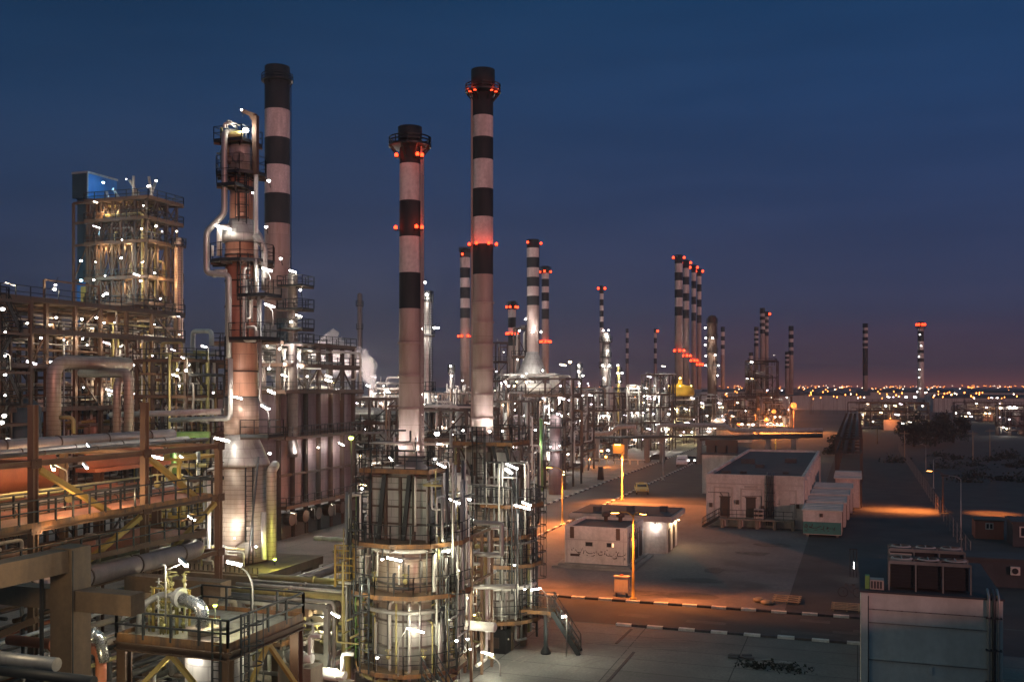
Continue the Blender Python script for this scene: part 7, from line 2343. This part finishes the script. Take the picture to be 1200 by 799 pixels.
# ================================================================ dark trees by the lane
def tree(label, px, D, h, r, seed, group="dark trees beyond the lane"):
    rg = random.Random(seed)
    c = P(px, HY, D); x, y = c.x, c.y
    t = thing("tree", label, "tree", (x, y, 0), group)
    mb = MB()
    mb.tube([(x, y, 0), (x + .1, y, h * .3), (x - .1, y, h * .6)], [.32, .24, .12], 8)
    limbs = []
    for q in range(7):
        a = rg.uniform(0, 2 * PI); z0 = h * rg.uniform(.12, .4)
        e = V((x + r * .6 * math.cos(a), y + r * .6 * math.sin(a), z0 + h * rg.uniform(.15, .35)))
        mb.tube([(x, y, z0), e], [.12, .04], 5); limbs.append(e)
    mb.build("trunk", "trunk", t)
    mb = MB()
    cl = limbs + [V((x + rg.gauss(0, r * .4), y + rg.gauss(0, r * .4), h * rg.uniform(.1, .92))) for _ in range(16)]
    for c_ in cl:
        s_ = r * rg.uniform(.25, .42)
        for q in range(110):
            d = V((rg.gauss(0, 1), rg.gauss(0, 1), rg.gauss(0, .8))).normalized() * s_ * rg.random() ** .4
            p = c_ + d
            if p.z < h * .06 or p.z > h * 1.05: continue
            d1 = V((rg.uniform(-1, 1), rg.uniform(-1, 1), rg.uniform(-1, 1))) * .32; d2 = V((rg.uniform(-1, 1), rg.uniform(-1, 1), rg.uniform(-1, 1))) * .2
            mb.add([p - d1, p + d2, p + d1, p - d2], [(0, 1, 2, 3)])
    mb.build("crown", "leaf", t)
for a in (("tallest rounded dark tree before the lit plant, under the lamp hung stack", 1096, 250, 9.2, 5.6, 1), ("dark tree pressed against the tallest one on its town side", 1117, 262, 7.2, 4.6, 2), ("low spreading dark tree on the building side of the tallest one", 1071, 246, 6.2, 4.6, 3),
          ("bushy dark tree behind the long building's far corner", 985, 215, 4.2, 3.4, 4)):
    tree(*a)
rg = random.Random(9)
for i in range(46):
    p = V((rg.uniform(6, 75), rg.uniform(150, 235), 0))
    t = thing("scrub_bush", "dark scrub bush on the unlit land beyond the lane", "bush", p, "scrub on the unlit land")
    mb = MB(); s_ = rg.uniform(.8, 2.2)
    for q in range(150):
        c_ = p + V((rg.gauss(0, s_ * .7), rg.gauss(0, s_ * .5), abs(rg.gauss(0, s_ * .38))))
        d1 = V((rg.uniform(-1, 1), rg.uniform(-1, 1), rg.uniform(-1, 1))) * .28; d2 = V((rg.uniform(-1, 1), rg.uniform(-1, 1), rg.uniform(-1, 1))) * .2
        mb.add([c_ - d1, c_ + d2, c_ + d1, c_ - d2], [(0, 1, 2, 3)])
    mb.build("foliage", "leaf", t)
for px, py, hh, lb in ((1060, 540, 6, "lone unlit pole nearer the dark warehouse on the unlit land"), (1140, 545, 6.5, "lone unlit pole in the middle of the unlit land"), (1160, 535, 6, "lone unlit pole towards the picture's edge on the unlit land"), (1028, 520, 5.5, "lone unlit pole farthest out on the unlit land")):
    g = G(px, py); t = thing("utility_pole", lb, "pole", g)
    mb = MB(); mb.lathe(g.x, g.y, [(.12, 0), (.07, hh)], 7); mb.build("shaft", "timber", t)
    mb = MB(); mb.beam((g.x - .9, g.y, hh - .5), (g.x + .9, g.y, hh - .5), .1); mb.build("crossarm", "timber", t)
# long fence between yard lane and the land
t = thing("wire_fence", "long low wire fence between the dark lane and the unlit land", "fence", (8.5, 170, 0))
for q in range(40):
    mb = MB(); mb.beam((9.0, 92 + q * 4, 0), (9.0, 92 + q * 4, 1.9), .07); mb.build("post", "concrete_grey", t)
mb = MB()
for z in (.4, .9, 1.4, 1.85):
    mb.beam((9.0, 92, z), (9.0, 248, z), .03)
mb.build("fence_wire", "steel", t)
# dark pipe rack running off beside the long building
t = thing("far_pipe_rack", "long dark pipe rack running off behind the long building towards the town", "pipe rack", (-1, 250, 0))
mb = MB()
for q in range(16):
    y = 165 + q * 10
    for x in (-3.2, .6):
        mb.beam((x, y, 0), (x, y, 6.8), .35)
    for z in (4.6, 6.7):
        mb.beam((-3.3, y, z), (.7, y, z), .28)
mb.build("rack_frame", "steel", t)
for q in range(7):
    x = -3 + q * .58; pipe(t, [(x, 160, 4.95 + 2.1 * (q % 2)), (x, 322, 4.95 + 2.1 * (q % 2))], .2 + .07 * (q % 3), "pipe_dark", n=7)
# ================================================================ render
cy = sc.cycles
cy.use_denoising = True
cy.max_bounces = 4
cy.diffuse_bounces = 3
cy.glossy_bounces = 3
cy.transmission_bounces = 2
cy.volume_bounces = 0
cy.sample_clamp_indirect = 3
cy.sample_clamp_direct = 0
cy.use_light_tree = True
cy.caustics_reflective = False
cy.caustics_refractive = False
